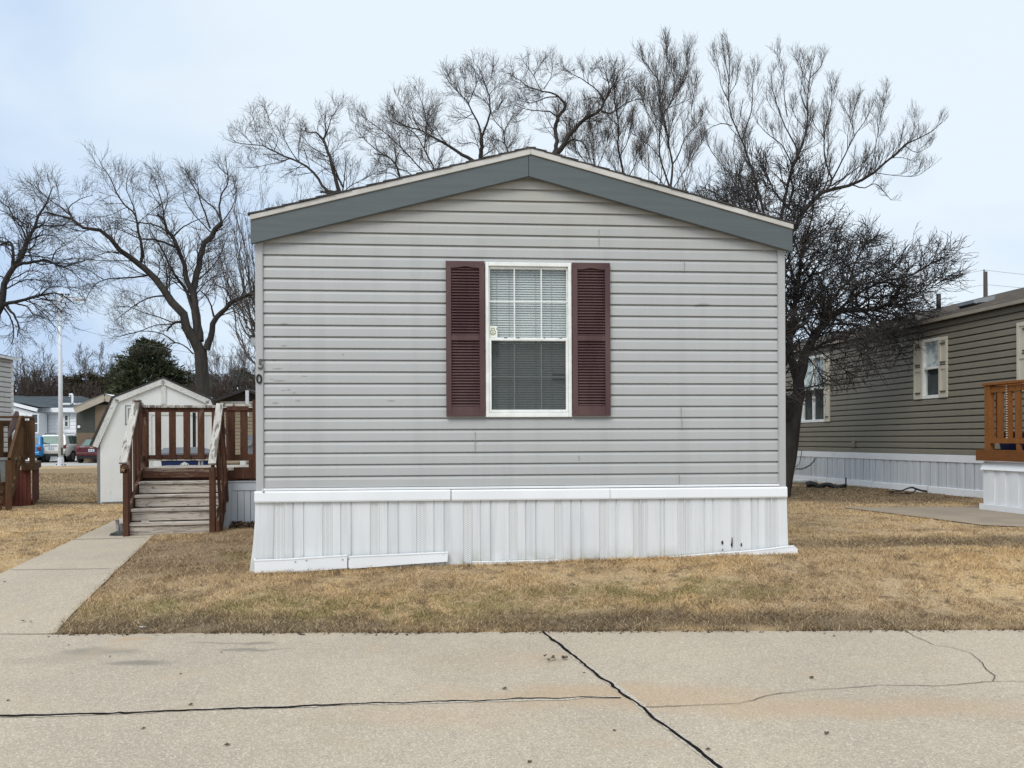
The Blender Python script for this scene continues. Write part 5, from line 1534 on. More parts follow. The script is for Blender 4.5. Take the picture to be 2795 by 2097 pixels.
for i in range(9):
    t = i / 8; x = cx_ - .33 + .70 * t; r_ = .16 * math.sin(math.pi * min(.98, max(.08, t * .86 + .12))) + .01
    rings.append([(x, r_ * .9 * math.cos(2*math.pi*k/12), hx.z - .04 + r_ * .62 * math.sin(2*math.pi*k/12)) for k in range(12)])
loft(m, rings); m.build('lamp_head', M_pole, lamp, smooth=True)
m = MB()
for dx in (-.9, -.72, -.60): m.tube([(cx_ + dx, 0, hx.z + .07), (cx_ + dx + .03, 0, hx.z + .24), (cx_+dx+.09, 0, hx.z + .20)], [.05, .06, .02], 6)
m.build('photocell', M_black, lamp)

D5 = 55.0
def r8(x, y): return 2400 + x * .21089, 600 + y * .21089
ub = at(*r8(1385, 1600), D5); ut = at(*r8(1373, 680), D5)
up_ = thing('utility_pole', 'dark wooden utility pole rising behind the roof of the tan home', 'utility pole', (ub.x, D5, .03), 0)
M_polew = pm('creosote_wood', (.05, .042, .038), (.075, .062, .055), 6, .9, stretch=(4, 4, .3))
m = MB(); m.tube([(0, 0, -.02), (ut.x - ub.x, 0, ut.z)], [.20, .135], 10); m.build('pole', M_polew, up_, smooth=True)
ui = at(*r8(1357, 652), D5)
m = MB(); m.tube([(ut.x-ub.x-.05, 0, ut.z-.35), (ui.x-ub.x, 0, ui.z-.18)], .02, 6); m.tube([(ui.x-ub.x, 0, ui.z-.20), (ui.x-ub.x, 0, ui.z)], [.05, .07], 8); m.build('insulator', pm('grey_insulator', (.2, .2, .22), None, 5, .3), up_)
M_wire = pm('overhead_cable', (.09, .095, .10), None, 3, .6)
def wire(label, A, B, sag, r=.011):
    m = MB(); A, B = Vector(A), Vector(B)
    m.tube([A.lerp(B, i/24) - Vector((0, 0, sag * 4 * (i/24) * (1 - i/24))) for i in range(25)], r, 5)
    o = m.build('power_line', M_wire, None); tag(o, label, 'cable', 'cables strung from the utility pole')
W1 = at(*r8(1360, 652), D5); W2 = at(*r8(1380, 840), D5)
wire('upper cable running left from the insulator of the utility pole', W1, (W1.x - 34, D5 + 3, W1.z - .6), 1.2)
wire('upper cable running right from the insulator of the utility pole', W1, (W1.x + 34, D5 - 3, W1.z - .4), 1.2)
wire('lower cable running left from the side of the utility pole', W2, (W2.x - 34, D5 + 3, W2.z - .6), 1.2)
wire('lower cable running right from the side of the utility pole', W2, (W2.x + 34, D5 - 3, W2.z - .3), 1.0)
a, b = at(185, 890, 60), at(720, 980, 60)
m = MB(); A, B = a, b
m.tube([A.lerp(B, i/24) - Vector((0, 0, .5 * 4 * (i/24) * (1 - i/24))) for i in range(25)], .012, 5)
tag(m.build('power_line', M_wire, None), 'thin cable sagging across the sky behind the street lamp', 'cable')

# ------------------------------------------------------------------ things lying about on the right
g = gpt(2200, 1322); g2 = gpt(2142, 1322)
m = MB(); m.tube([(g2.x - .3, g2.y + .3, g2.z + .06), (g.x - .1, g.y, g.z + .06), (g.x + .12, g.y, g.z + .055)], .045, 10)
m.tube([(g.x + .10, g.y, g.z + .055), (g.x + .22, g.y, g.z + .05)], .06, 10)
tag(m.build('drain_pipe', pm('white_pvc', (.62, .63, .62), (.5, .51, .5), 4, .4), None, smooth=True), 'white plastic drain pipe lying beside the tree trunk', 'pipe')
g = gpt(2202, 1331); g2 = gpt(2308, 1334)
pts = [(g.x + (g2.x - g.x) * t + .03 * math.sin(t * 9), g.y + (g2.y - g.y) * t, g.z + .05 + .03 * math.sin(t * 14)) for t in np.linspace(0, 1, 12)]
m = MB(); m.tube(pts, [.075, .06, .05, .045, .06, .05, .04, .05, .045, .05, .04, .03], 8); m.tube([(g2.x, g2.y, g2.z), (g2.x + .01, g2.y, g2.z + .22)], .014, 6)
tag(m.build('drain_hose', M_black, None), 'black corrugated hose lying along the foot of the white skirting', 'hose')
def r10(x, y): return 2100 + x * .36141, 1150 + y * .36141
fb = [[(1188, 530), (1150, 525), (1110, 512), (1080, 500), (1050, 505), (1000, 525), (950, 535), (905, 540)], [(1110, 514), (1090, 535), (1060, 545), (1010, 545), (950, 548), (900, 545)], [(1000, 525), (960, 522), (925, 515)], [(950, 535), (910, 528), (868, 535)], [(1060, 545), (1020, 533)]]
m = MB(); gD = gpt(*r10(1050, 552))
for i, l in enumerate(fb):
    P = [at(*r10(*p), gD.y + .08 * math.sin(k + i)) for k, p in enumerate(l)]
    r0 = .022 if i == 0 else .012
    m.tube(P, [max(.005, r0 * (1 - .7 * k / len(P))) for k in range(len(P))], 6)
M_bark = pm('dark_bark', (.060, .050, .043), (.095, .08, .068), 9, .9, stretch=(1, 1, .25), bump=.6, bscale=30)
tag(m.build('fallen_branch', pm('wet_bark', (.022, .019, .018), (.035, .03, .028), 9, .9), None, smooth=True), 'dark fallen branch lying on the turf by the neighbour skirting', 'branch')
# crumpled cloth and litter by the left foot of the steps
g = gpt(*o1(98, 1600))
m = MB(); rr = random.Random(3)
loft(m, [[(g.x + (.11 + rr.uniform(-.02, .02)) * math.cos(2*math.pi*k/9) * s_, g.y + .07 * math.sin(2*math.pi*k/9) * s_, g.z + z + rr.uniform(0, .012)) for k in range(9)] for s_, z in ((1, 0.0), (.9, .03), (.4, .055))])
tag(m.build('shoe', pm('dark_green_rubber', (.02, .026, .02), (.05, .055, .05), 14, .6), None), 'dark flattened shoe at the left foot of the wooden steps', 'shoe')
a = at(*o1(98, 1500), g.y + .12)
m = MB(); m.bar((a.x - .01, g.y + .12, g.z), (a.x - .03, g.y + .12, g.z + .20), .022, .045); m.bar((a.x + .015, g.y + .13, g.z), (a.x + .02, g.y + .13, g.z + .15), .02, .035)
tag(m.build('rolled_newspaper', pm('newsprint', (.35, .34, .33), (.12, .11, .11), 16, .9), None, bevel=.008), 'rolled grey newspaper propped against the post of the wooden steps', 'newspaper')
# dead leaves on the concrete
M_leaf = pm('dead_leaf', (.09, .065, .045), (.14, .10, .065), 20, .8)
def leaf_mesh(seed, L):
    r_ = random.Random(seed); m = MB()
    n = 9; up_v = []; 
    for i in range(n):
        a = 2 * math.pi * i / n
        rr_ = L * (.5 + .16 * r_.random()) * (1 if i % 2 else .72)
        up_v.append((rr_ * math.cos(a), rr_ * .55 * math.sin(a), .006 + .014 * r_.random()))
    m.add(up_v + [(0, 0, .004)], [(i, (i+1) % n, n) for i in range(n)])
    return m
def dpt(px, py):
    g = at(px, py, 1); t = -CZ / (g.z - CZ); return g.x * t, t
cl = thing('leaf_clump', 'small clump of dead leaves and twigs on the concrete left of the diagonal joint', 'leaves', (*dpt(*c2([(325, 228)])[0]), .001), 0)
for i in range(7):
    o = leaf_mesh(i, .032).build('leaf', M_leaf, cl); o.location = (random.uniform(-.07, .07), random.uniform(-.03, .03), .002 * i); o.rotation_euler = (0, 0, random.uniform(0, 6))
LV = [(c2([(1355, 300)])[0], .055), (c2([(215, 640)])[0], .04), (c2([(935, 589)])[0], .04), (c2([(1415, 525)])[0], .05), (c2([(115, 344)])[0], .05), (c2([(1445, 130)])[0], .035), (c2([(435, 278)])[0], .03), (c2([(558, 512)])[0], .03), ((62, 1702), .05), ((84, 1703), .03), ((187, 1762), .025), ((300, 1793), .025), ((605, 1782), .025), ((827, 1734), .04), ((390, 1991), .04), ((620, 2036), .045), ((520, 1926), .045), ((493, 1841), .025), ((12, 1594), .04), ((22, 1914), .03)]
proto = None
for i, (p, L) in enumerate(LV):
    x, y = dpt(*p); z = 0.001
    if p[1] < 1720 and p[0] < 140: gg = gpt(*p); x, y, z = gg.x, gg.y, gg.z + .014
    if proto is None: proto = o = leaf_mesh(50, .05).build('dead_leaf', M_leaf, None)
    else: o = proto.copy(); COL.objects.link(o)
    o.location = (x, y, z); o.rotation_euler = (0, 0, random.uniform(-.6, .6) + (math.pi if i % 2 else 0)); sc = L / .05 * .62; o.scale = (sc, sc, sc)
    tag(o, 'single brown dead leaf lying loose on the pale concrete', 'leaf', 'dead leaves scattered on the concrete')
m = MB(); x, y = dpt(*[(377, 1723)][0]); m.box(-.018, .018, -.006, .006, 0, .006)
o = m.build('paper_scrap', pm('white_scrap', (.75, .75, .73), None, 5, .6), None); o.location = (x, y + .06, .012); tag(o, 'tiny white scrap of paper at the edge of the turf', 'litter')

# ------------------------------------------------------------------ trees
def resample(P, n):
    P = np.asarray(P, float)
    d = np.concatenate([[0], np.cumsum(np.linalg.norm(np.diff(P, axis=0), axis=1))])
    t = np.linspace(0, d[-1], n)
    # catmull-rom through the points
    idx = np.clip(np.searchsorted(d, t, side='right') - 1, 0, len(P) - 2)
    u = ((t - d[idx]) / np.maximum(d[idx + 1] - d[idx], 1e-9))[:, None]
    p1, p2 = P[idx], P[idx + 1]
    p0 = np.where((idx > 0)[:, None], P[np.maximum(idx - 1, 0)], 2 * p1 - p2)
    p3 = np.where((idx < len(P) - 2)[:, None], P[np.minimum(idx + 2, len(P) - 1)], 2 * p2 - p1)
    return .5 * ((2*p1) + (-p0 + p2) * u + (2*p0 - 5*p1 + 4*p2 - p3) * u**2 + (-p0 + 3*p1 - 3*p2 + p3) * u**3)
def tubes(P, Rd, k):
    """P (N,n,3), Rd (N,n) -> verts, quad faces"""
    N, n, _ = P.shape
    T = np.empty_like(P); T[:, 1:-1] = P[:, 2:] - P[:, :-2]; T[:, 0] = P[:, 1] - P[:, 0]; T[:, -1] = P[:, -1] - P[:, -2]
    T /= np.maximum(np.linalg.norm(T, axis=2, keepdims=True), 1e-9)
    mean = np.abs(P[:, -1] - P[:, 0]); ref = np.zeros((N, 3)); ref[np.arange(N), np.argmin(mean, axis=1)] = 1
    U = np.cross(T, ref[:, None, :]); U /= np.maximum(np.linalg.norm(U, axis=2, keepdims=True), 1e-9)
    V = np.cross(T, U)
    a = 2 * np.pi * np.arange(k) / k
    ring_ = U[:, :, None, :] * np.cos(a)[None, None, :, None] + V[:, :, None, :] * np.sin(a)[None, None, :, None]
    verts = (P[:, :, None, :] + ring_ * Rd[:, :, None, None]).reshape(-1, 3)
    base = (np.arange(N) * n * k)[:, None, None] + (np.arange(n - 1) * k)[None, :, None] + np.arange(k)[None, None, :]
    nxt = (np.arange(N) * n * k)[:, None, None] + (np.arange(n - 1) * k)[None, :, None] + ((np.arange(k) + 1) % k)[None, None, :]
    f = np.stack([base, nxt, nxt + k, base + k], -1).reshape(-1, 4)
    return verts, f
def spawn(P, Rd, M, tr, length, ang, up, n, wig, rng, rmin, rfrac=.6, taper=.6, lf=.5, rmax=1.0, drop=None, tpow=.75):
    """M children on the N parents; returns polylines and radii"""
    N, np_, _ = P.shape
    L = np.linalg.norm(np.diff(P, axis=1), axis=2).sum(1)
    w_ = L ** 0.85; cw = np.concatenate([[0], np.cumsum(w_ / w_.sum())])      # evenly spread along the parents
    pos = (np.arange(M) + rng.random(M)) / M
    pi = np.clip(np.searchsorted(cw, pos, side='right') - 1, 0, N - 1)
    t = np.clip((pos - cw[pi]) / np.maximum(cw[pi + 1] - cw[pi], 1e-12), 0, 1) ** tpow
    t = tr[0] + (tr[1] - tr[0]) * t
    f = t * (np_ - 1); i = np.minimum(f.astype(int), np_ - 2); u = (f - i)[:, None]
    A, B = P[pi, i], P[pi, i + 1]
    org = A + (B - A) * u
    tg = B - A; tg /= np.maximum(np.linalg.norm(tg, axis=1, keepdims=True), 1e-9)
    r0 = Rd[pi, i] + (Rd[pi, i + 1] - Rd[pi, i]) * u[:, 0]
    rv = rng.normal(size=(M, 3)); rv -= (rv * tg).sum(1, keepdims=True) * tg
    rv /= np.maximum(np.linalg.norm(rv, axis=1, keepdims=True), 1e-9)
    th = np.radians(ang[0] + (ang[1] - ang[0]) * rng.random(M))[:, None]
    d = tg * np.cos(th) + rv * np.sin(th)
    d[:, 2] += up; d /= np.linalg.norm(d, axis=1, keepdims=True)
    ln = length * (.45 + .9 * rng.random(M)) * (1 - lf * t) * np.clip((L[pi] / np.median(L)) ** .35, .5, 1.6)
    out = np.empty((M, n, 3)); out[:, 0] = org
    seg = (ln / (n - 1))[:, None]
    dd = d.copy()
    curl = rng.normal(size=(M, 3)) * wig * .35
    for k_ in range(1, n):
        out[:, k_] = out[:, k_ - 1] + dd * seg
        dd = dd + rng.normal(size=(M, 3)) * wig + curl
        dd[:, 2] += up * .35 if drop is None else drop
        dd /= np.linalg.norm(dd, axis=1, keepdims=True)
    rs_ = np.clip(r0 * rfrac, rmin, rmax)
    s = np.linspace(0, 1, n)[None, :]
    rad = rs_[:, None] * (1 - (1 - taper) * s)
    return out, np.maximum(rad, rmin * .55)
TWIG = {}
def finish_tree(name, label, base, groups, trunkP, trunkR, mat, group=None):
    root = thing(name, label, 'tree', tuple(base), 0, group)
    off = np.array(base)
    V, Fq = tubes(trunkP - off, trunkR, 12)
    np_mesh('trunk', V, Fq, mat, root)
    vs, fs, mi, o = [], [], [], 0
    for gi, (P, Rd, k) in enumerate(groups):
        if len(P) == 0: continue
        v, f = tubes(P - off, Rd, k); vs.append(v); fs.append(f + o); o += len(v)
        mi.append(np.full(len(f), 1 if gi >= 2 else 0, np.int32))
    co = np_mesh('crown', np.concatenate(vs), np.concatenate(fs), [mat, TWIG.get(mat.name, mat)], root)
    co.data.polygons.foreach_set('material_index', np.concatenate(mi))
    return root
def traced_tree(name, label, tf, D, trunk, limbs, lv, mat, seed, spread=.35, group=None):
    """limbs measured in a crop of the photograph (tf maps to photo pixels) and set out in depth around D"""
    rng = np.random.default_rng(seed)
    pxm = D / F
    done = []                                   # (2d pts, depth)
    def lift(pts, is_trunk=False):
        q2 = resample([tf(*p) for p in pts], 16)
        if is_trunk or not done: d0 = 0.0
        else:
            best = min(((np.hypot(*(a - q2[0])), dz) for A, Dz in done for a, dz in zip(A, Dz)), key=lambda x: x[0]); d0 = best[1]
        s = np.concatenate([[0], np.cumsum(np.linalg.norm(np.diff(q2, axis=0), axis=1))]) * pxm
        sl = 0 if is_trunk else rng.uniform(-spread, spread)
        dep = d0 + sl * s + 0.05 * s * np.sin(s * 1.3 + rng.uniform(0, 6))
        if is_trunk: dep *= 0
        done.append((q2, dep))
        return np.array([tuple(at(x, y, D + dz)) for (x, y), dz in zip(q2, dep)])
    sc = math.hypot(*(np.array(tf(1, 0)) - np.array(tf(0, 0))))
    tp_, w0, w1 = trunk
    TP = lift(tp_, True); TR = np.linspace(w0, w1, 16) * sc * pxm / 2
    g0 = float(ground_z(TP[0][0], TP[0][1]))
    base = np.array([TP[0][0], TP[0][1], g0])
    if TP[0][2] > g0 + .05:
        TP = np.concatenate([[base - [0, 0, .1]], TP]); TR = np.concatenate([[TR[0] * 1.25], TR])
    else: TP[0][2] = g0 - .1; TR[0] *= 1.2
    LP, LR = [], []
    for pts, a, b in limbs:
        q_ = lift(pts)
        q_[1:-1] += rng.normal(size=(len(q_) - 2, 3)) * a * sc * pxm * .10
        LP.append(q_); t = np.linspace(0, 1, len(q_)); LR.append((a + (b - a) * t ** .8) * sc * pxm / 2 * 1.2)
    LP, LR = np.array(LP), np.array(LR)
    groups = [(LP, LR, 8)]
    par = (LP, LR)
    for l in lv:
        P, Rd = spawn(par[0], par[1], rng=rng, **l['k'])
        groups.append((P, Rd, l.get('sides', 3)))
        if l.get('both'): pass
        par = (P, Rd)
        if l.get('also'):                        # some finer twigs straight on the limbs
            P2, R2 = spawn(LP, LR, rng=rng, **l['also']); groups.append((P2, R2, 3))
            P3 = np.concatenate([P, P2]) if P.shape[1] == P2.shape[1] else P
            if P3 is not P: par = (P3, np.concatenate([Rd, R2]))
    return finish_tree(name, label, base, groups, TP[None], TR[None], mat, group)
def levels(n1, n2, n3, l1, l2, l3, rmin, up=.15, wig=.22, ang=(25, 70), drop=None):
    wig *= .62; n1, n2, n3 = int(n1 * .72), int(n2 * .80), int(n3 * .95); n2 = int(n2 * .85); n3 = int(n3 * .85); l1 *= .98; l2 *= .90; l3 *= 1.0
    return [dict(k=dict(M=n1, tr=(.22, 1.0), length=l1, ang=ang, up=up, n=8, wig=wig * .8, rmin=rmin * 1.15, rfrac=.40, rmax=.016, taper=.4, lf=.80), sides=4),
            dict(k=dict(M=n2, tr=(.15, 1.0), length=l2, ang=(18, 50), up=up * .8, n=6, wig=wig, rmin=rmin * .85, rfrac=.6, rmax=.009, taper=.55, drop=drop, lf=.6), sides=3),
            dict(k=dict(M=n3, tr=(.1, 1.0), length=l3, ang=(15, 45), up=up * .6, n=4, wig=wig * 1.1, rmin=rmin * .68, rfrac=.75, rmax=.006, taper=.7, drop=drop), sides=3)]
def crop(ox, oy, s): return lambda x, y: (ox + x * s, oy + y * s)
C3, C4, C5, C6, C7, CR3 = crop(0, 450, .39152), crop(600, 150, .31646), crop(1250, 120, .31646), crop(1850, 80, .37351), crop(2100, 500, .30120), crop(2050, 600, .51203)
M_barkg = pm('grey_brown_bark', (.026, .022, .019), (.046, .039, .033), 8, .9, stretch=(1, 1, .25), bump=.6, bscale=24)
M_barkd = pm('black_brown_bark', (.020, .017, .016), (.036, .031, .027), 9, .9, stretch=(1, 1, .25), bump=.5, bscale=30)

TWIG[M_barkg.name] = pm('grey_brown_twig', (.070, .060, .053), (.10, .086, .076), 5, .9)
TWIG[M_barkd.name] = pm('dark_twig', (.034, .029, .027), (.055, .047, .042), 5, .9)
traced_tree('bare_tree', 'large bare spreading tree with many leaning limbs behind the white shed', C3, 22.5,
 ([(1430, 2080), (1422, 1700), (1408, 1450), (1398, 1290)], 100, 84), [
 ([(1398,1310),(1330,1160),(1270,1060),(1180,920),(1110,830),(1020,740),(940,680),(850,618),(800,545),(740,490),(660,445),(580,425),(510,380),(430,360),(310,330)], 66, 7),
 ([(510,370),(440,310),(370,260),(310,210),(270,170),(250,115)], 9, 3),
 ([(430,360),(350,350),(260,360),(200,390)], 6, 3), ([(560,420),(460,420),(380,430),(300,460)], 8, 3), ([(500,360),(480,300),(560,240),(650,210)], 7, 3),
 ([(980,690),(990,580),(965,470),(955,380),(930,330),(870,280),(820,220),(790,140),(750,60),(710,10),(690,-40)], 19, 3),
 ([(950,370),(930,290),(900,220),(880,150),(900,60)], 8, 3),
 ([(1160,860),(1165,770),(1150,690),(1100,580)], 12, 4),
 ([(1030,770),(930,785),(830,790),(720,805),(650,850),(590,950)], 12, 3), ([(720,800),(640,750),(600,720)], 6, 2),
 ([(1150,915),(1070,920),(990,950),(900,1010),(800,1090)], 11, 3),
 ([(1262,1095),(1210,1105),(1160,1160)], 18, 10), ([(1220,1105),(1100,1060),(1000,1030),(900,990),(820,990)], 8, 3), ([(1200,1110),(1080,1120),(980,1160),(860,1190),(790,1200)], 7, 3),
 ([(845,610),(760,610),(700,625),(640,640)], 10, 3),
 ([(1398,1300),(1365,1100),(1350,950),(1300,820),(1285,700),(1250,600),(1200,510),(1160,450),(1140,380),(1095,350)], 54, 13),
 ([(1145,400),(1135,300),(1110,200),(1080,110),(1050,60)], 10, 3), ([(1130,300),(1080,230),(1040,150),(1060,80)], 6, 2), ([(1140,340),(1170,240),(1150,140),(1130,40)], 6, 2),
 ([(1225,575),(1140,540),(1060,520),(980,515),(900,480),(800,440)], 16, 4), ([(1210,500),(1270,440),(1340,400),(1430,365)], 10, 4),
 ([(1170,480),(1130,440),(1050,415),(950,400),(850,375),(750,370)], 11, 3),
 ([(1352,1060),(1328,960),(1280,850),(1220,770),(1170,680),(1140,600),(1100,540),(1050,460)], 26, 5),
 ([(1392,1230),(1372,1090),(1352,920),(1370,780),(1395,650),(1420,570),(1480,480),(1545,410)], 50, 30),
 ([(1545,415),(1530,300),(1545,210),(1580,150),(1590,90),(1580,20),(1570,-60)], 16, 3), ([(1585,70),(1550,40),(1530,20)], 6, 4),
 ([(1550,405),(1500,310),(1440,260),(1390,210),(1380,150),(1330,90)], 13, 3), ([(1465,445),(1430,340),(1400,270),(1380,200),(1330,120),(1300,40)], 12, 3),
 ([(1480,480),(1420,420),(1340,330),(1290,250),(1270,150)], 9, 3), ([(1540,410),(1600,330),(1640,240),(1650,140)], 8, 3),
 ([(1440,1290),(1470,1200),(1500,1080),(1560,1020),(1610,960),(1690,920),(1780,890),(1900,860)], 44, 14), ([(1490,1060),(1470,980),(1430,910),(1390,870)], 13, 5),
 ([(1610,950),(1590,890),(1560,860),(1500,840),(1400,840)], 11, 4), ([(1770,890),(1765,830),(1740,800)], 12, 6), ([(1560,1020),(1620,1000),(1680,960),(1760,1000)], 7, 3),
 ([(1350,1320),(1280,1260),(1210,1240),(1150,1280)], 9, 4), ([(1220,1238),(1130,1180),(1000,1160),(850,1190)], 8, 3), ([(1330,1280),(1290,1180),(1250,1120)], 6, 3),
 ([(1390,800),(1450,740),(1520,660),(1560,560),(1600,480)], 9, 3), ([(1370,900),(1440,820),(1540,760),(1640,740)], 8, 3),
 ], levels(560, 4200, 8000, 1.15, .62, .34, .0042, .14, .26), M_barkg, 3)

traced_tree('bare_tree', 'bare tree with drooping twisted branches above the brown deck and the beige home', C3, 15.0,
 ([(-190, 2700), (-150, 2000), (-110, 1500), (-60, 1180)], 110, 80), [
 ([(-60,1190),(-20,1050),(20,900),(40,820),(90,720),(150,620),(190,540),(240,450),(270,370),(310,300),(350,220),(370,150)], 52, 5),
 ([(90,720),(150,690),(240,680),(320,665),(380,690),(440,710),(520,690),(620,660)], 24, 4), ([(190,540),(250,505),(330,490),(400,510),(460,560)], 12, 3),
 ([(185,530),(150,440),(100,380),(50,340),(0,315)], 14, 3), ([(100,380),(60,300),(20,270),(-10,230)], 8, 3),
 ([(-40,1020),(60,970),(180,940),(280,910),(380,895),(450,920),(520,970)], 28, 4), ([(100,965),(190,990),(230,1040),(310,1065)], 11, 5),
 ([(50,985),(110,1070),(130,1130),(120,1200)], 18, 5), ([(30,1000),(80,1080),(95,1180),(80,1250)], 11, 5),
 ([(88,715),(90,600),(70,540),(0,560)], 20, 12), ([(360,670),(390,600),(450,560)], 9, 3), ([(440,710),(500,740),(560,800),(640,850)], 6, 2),
 ([(380,690),(420,760),(480,820)], 6, 2), ([(300,910),(360,960),(420,1010),(500,1050)], 8, 3), ([(200,940),(260,1000),(330,1060),(390,1150)], 8, 3), ([(280,910),(340,860),(430,850),(520,880)], 7, 3),
 ([(40,820),(120,780),(200,740),(300,760),(340,830)], 9, 3), ([(240,450),(300,420),(380,430),(440,420)], 7, 3), ([(270,370),(200,340),(190,390)], 6, 3), ([(300,300),(340,250),(290,200),(250,150)], 5, 2),
 ([(-60,1190),(-200,1000),(-300,820)], 50, 20),
 ], levels(300, 2000, 3000, .75, .42, .24, .0036, .0, .34, (25, 75), -.03), M_barkd, 5)

traced_tree('bare_tree', 'bare pollarded tree with a broken stub rising over the grey roof', C4, 30.0,
 ([(1075, 3600), (1070, 2400), (1062, 1500), (1045, 1225), (1015, 1172)], 80, 50), [
 ([(1010,1190),(920,1170),(870,1110),(830,1040),(760,975),(690,930),(600,890),(540,870),(460,830),(380,790),(280,770),(150,760),(90,720)], 24, 4),
 ([(690,930),(640,870),(590,790),(550,700),(540,640)], 9, 3), ([(470,825),(500,730),(460,650),(430,560),(380,450)], 6, 2), ([(600,895),(500,930),(400,950),(300,970),(200,970)], 7, 3),
 ([(380,790),(340,700),(300,620),(330,520)], 5, 2), ([(540,700),(580,620),(610,540)], 5, 2), ([(280,770),(220,690),(230,620)], 4, 2),
 ([(1030,1180),(1010,1100),(980,1000),(940,860),(910,780),(880,720),(862,700)], 30, 17), ([(880,722),(830,670),(760,670),(735,630)], 13, 6), ([(890,735),(915,660),(905,560),(915,510)], 14, 5),
 ([(900,725),(940,620),(960,550),(1000,490),(1025,410)], 11, 3), ([(1060,1140),(1020,1050),(985,960)], 18, 9), ([(1060,1170),(1070,1100),(1080,1000),(1090,920)], 11, 5),
 ([(1005,1205),(930,1190),(865,1180)], 20, 13), ([(1050,1205),(1130,1130),(1220,1080),(1340,1020)], 9, 3), ([(930,885),(860,840),(800,800),(740,740),(680,640)], 8, 3), ([(940,880),(1000,820),(1040,730)], 5, 2), ([(830,1040),(900,990),(960,950)], 5, 2),
 ], levels(230, 1500, 3000, 1.15, .62, .36, .0055, .16, .24), M_barkg, 8)

traced_tree('bare_tree', 'bare tree with fanning limbs between the broken stub tree and the diagonal bough tree', C4, 33.0,
 ([(1640, 3400), (1630, 2200), (1590, 1400), (1570, 1180)], 70, 40), [
 ([(1570,1190),(1555,1080),(1530,980),(1490,910),(1450,880),(1380,860),(1330,850)], 22, 7), ([(1510,930),(1530,880),(1550,830)], 11, 5), ([(1440,880),(1350,820),(1280,760),(1230,700),(1190,660)], 9, 3),
 ([(1565,1090),(1500,1030),(1420,1020),(1330,1030)], 8, 3), ([(1580,1180),(1640,1110),(1690,1080),(1600,1000),(1420,960),(1330,890)], 9, 3),
 ([(1590,1300),(1720,1130),(1800,1060),(1720,970),(1640,880),(1560,800),(1470,710),(1380,630),(1300,590),(1230,520),(1150,450)], 15, 3),
 ([(1600,1350),(1760,1180),(1845,1040),(1850,980),(1800,890),(1760,800),(1780,700),(1780,560),(1760,470),(1720,350),(1680,270)], 20, 3),
 ([(1760,805),(1690,690),(1600,620),(1500,540),(1430,440)], 9, 3), ([(1850,1030),(1890,970),(1890,930)], 9, 6), ([(1560,800),(1540,700),(1480,600),(1450,480)], 7, 2), ([(1470,710),(1400,720),(1280,660),(1120,560)], 6, 2),
 ([(1780,600),(1830,500),(1850,400)], 6, 2), ([(1640,880),(1560,860),(1440,790),(1380,700)], 6, 2), ([(1770,760),(1820,680),(1900,620)], 6, 2), ([(1600,620),(1600,520),(1560,420),(1540,330)], 5, 2),
 ], levels(270, 1800, 3600, 1.25, .68, .38, .006, .2, .22), M_barkg, 9)

traced_tree('bare_tree', 'bare tree with a long diagonal bough next to the thick forked trunk', C5, 31.0,
 ([(170, 3300), (170, 2200), (180, 1300), (190, 1030)], 74, 40), [
 ([(190,1050),(205,880),(200,785)], 36, 24), ([(175,1040),(100,985),(0,930),(-120,850),(-230,800),(-330,740),(-430,720),(-560,680)], 30, 6),
 ([(200,790),(180,700),(130,600),(90,520),(60,470),(0,420),(-60,350),(-120,250)], 17, 3), ([(212,790),(260,660),(280,580),(270,460),(240,370),(200,250),(160,170)], 17, 3),
 ([(270,440),(330,370),(360,330)], 6, 2), ([(200,980),(260,940),(310,910)], 9, 5), ([(185,885),(120,850),(60,860)], 7, 3),
 ([(150,1500),(350,1200),(425,980),(420,900),(400,850),(330,830),(270,790)], 18, 5), ([(400,855),(390,750),(330,680),(290,600),(270,500)], 11, 3), ([(400,765),(440,680),(520,600)], 8, 3), ([(440,975),(430,900),(480,840)], 8, 3), ([(420,985),(350,975),(250,1030)], 14, 8),
 ([(130,600),(60,640),(0,660)], 8, 3), ([(90,520),(140,400),(180,300)], 8, 3), ([(60,470),(60,350),(40,250)], 7, 2), ([(-200,810),(-260,700),(-280,600)], 7, 2), ([(-330,740),(-380,640),(-400,540)], 7, 2), ([(280,560),(220,480),(120,420)], 6, 2), ([(240,370),(290,280),(300,180)], 6, 2),
 ], levels(290, 2000, 4000, 1.2, .66, .38, .0058, .16, .24), M_barkg, 10)

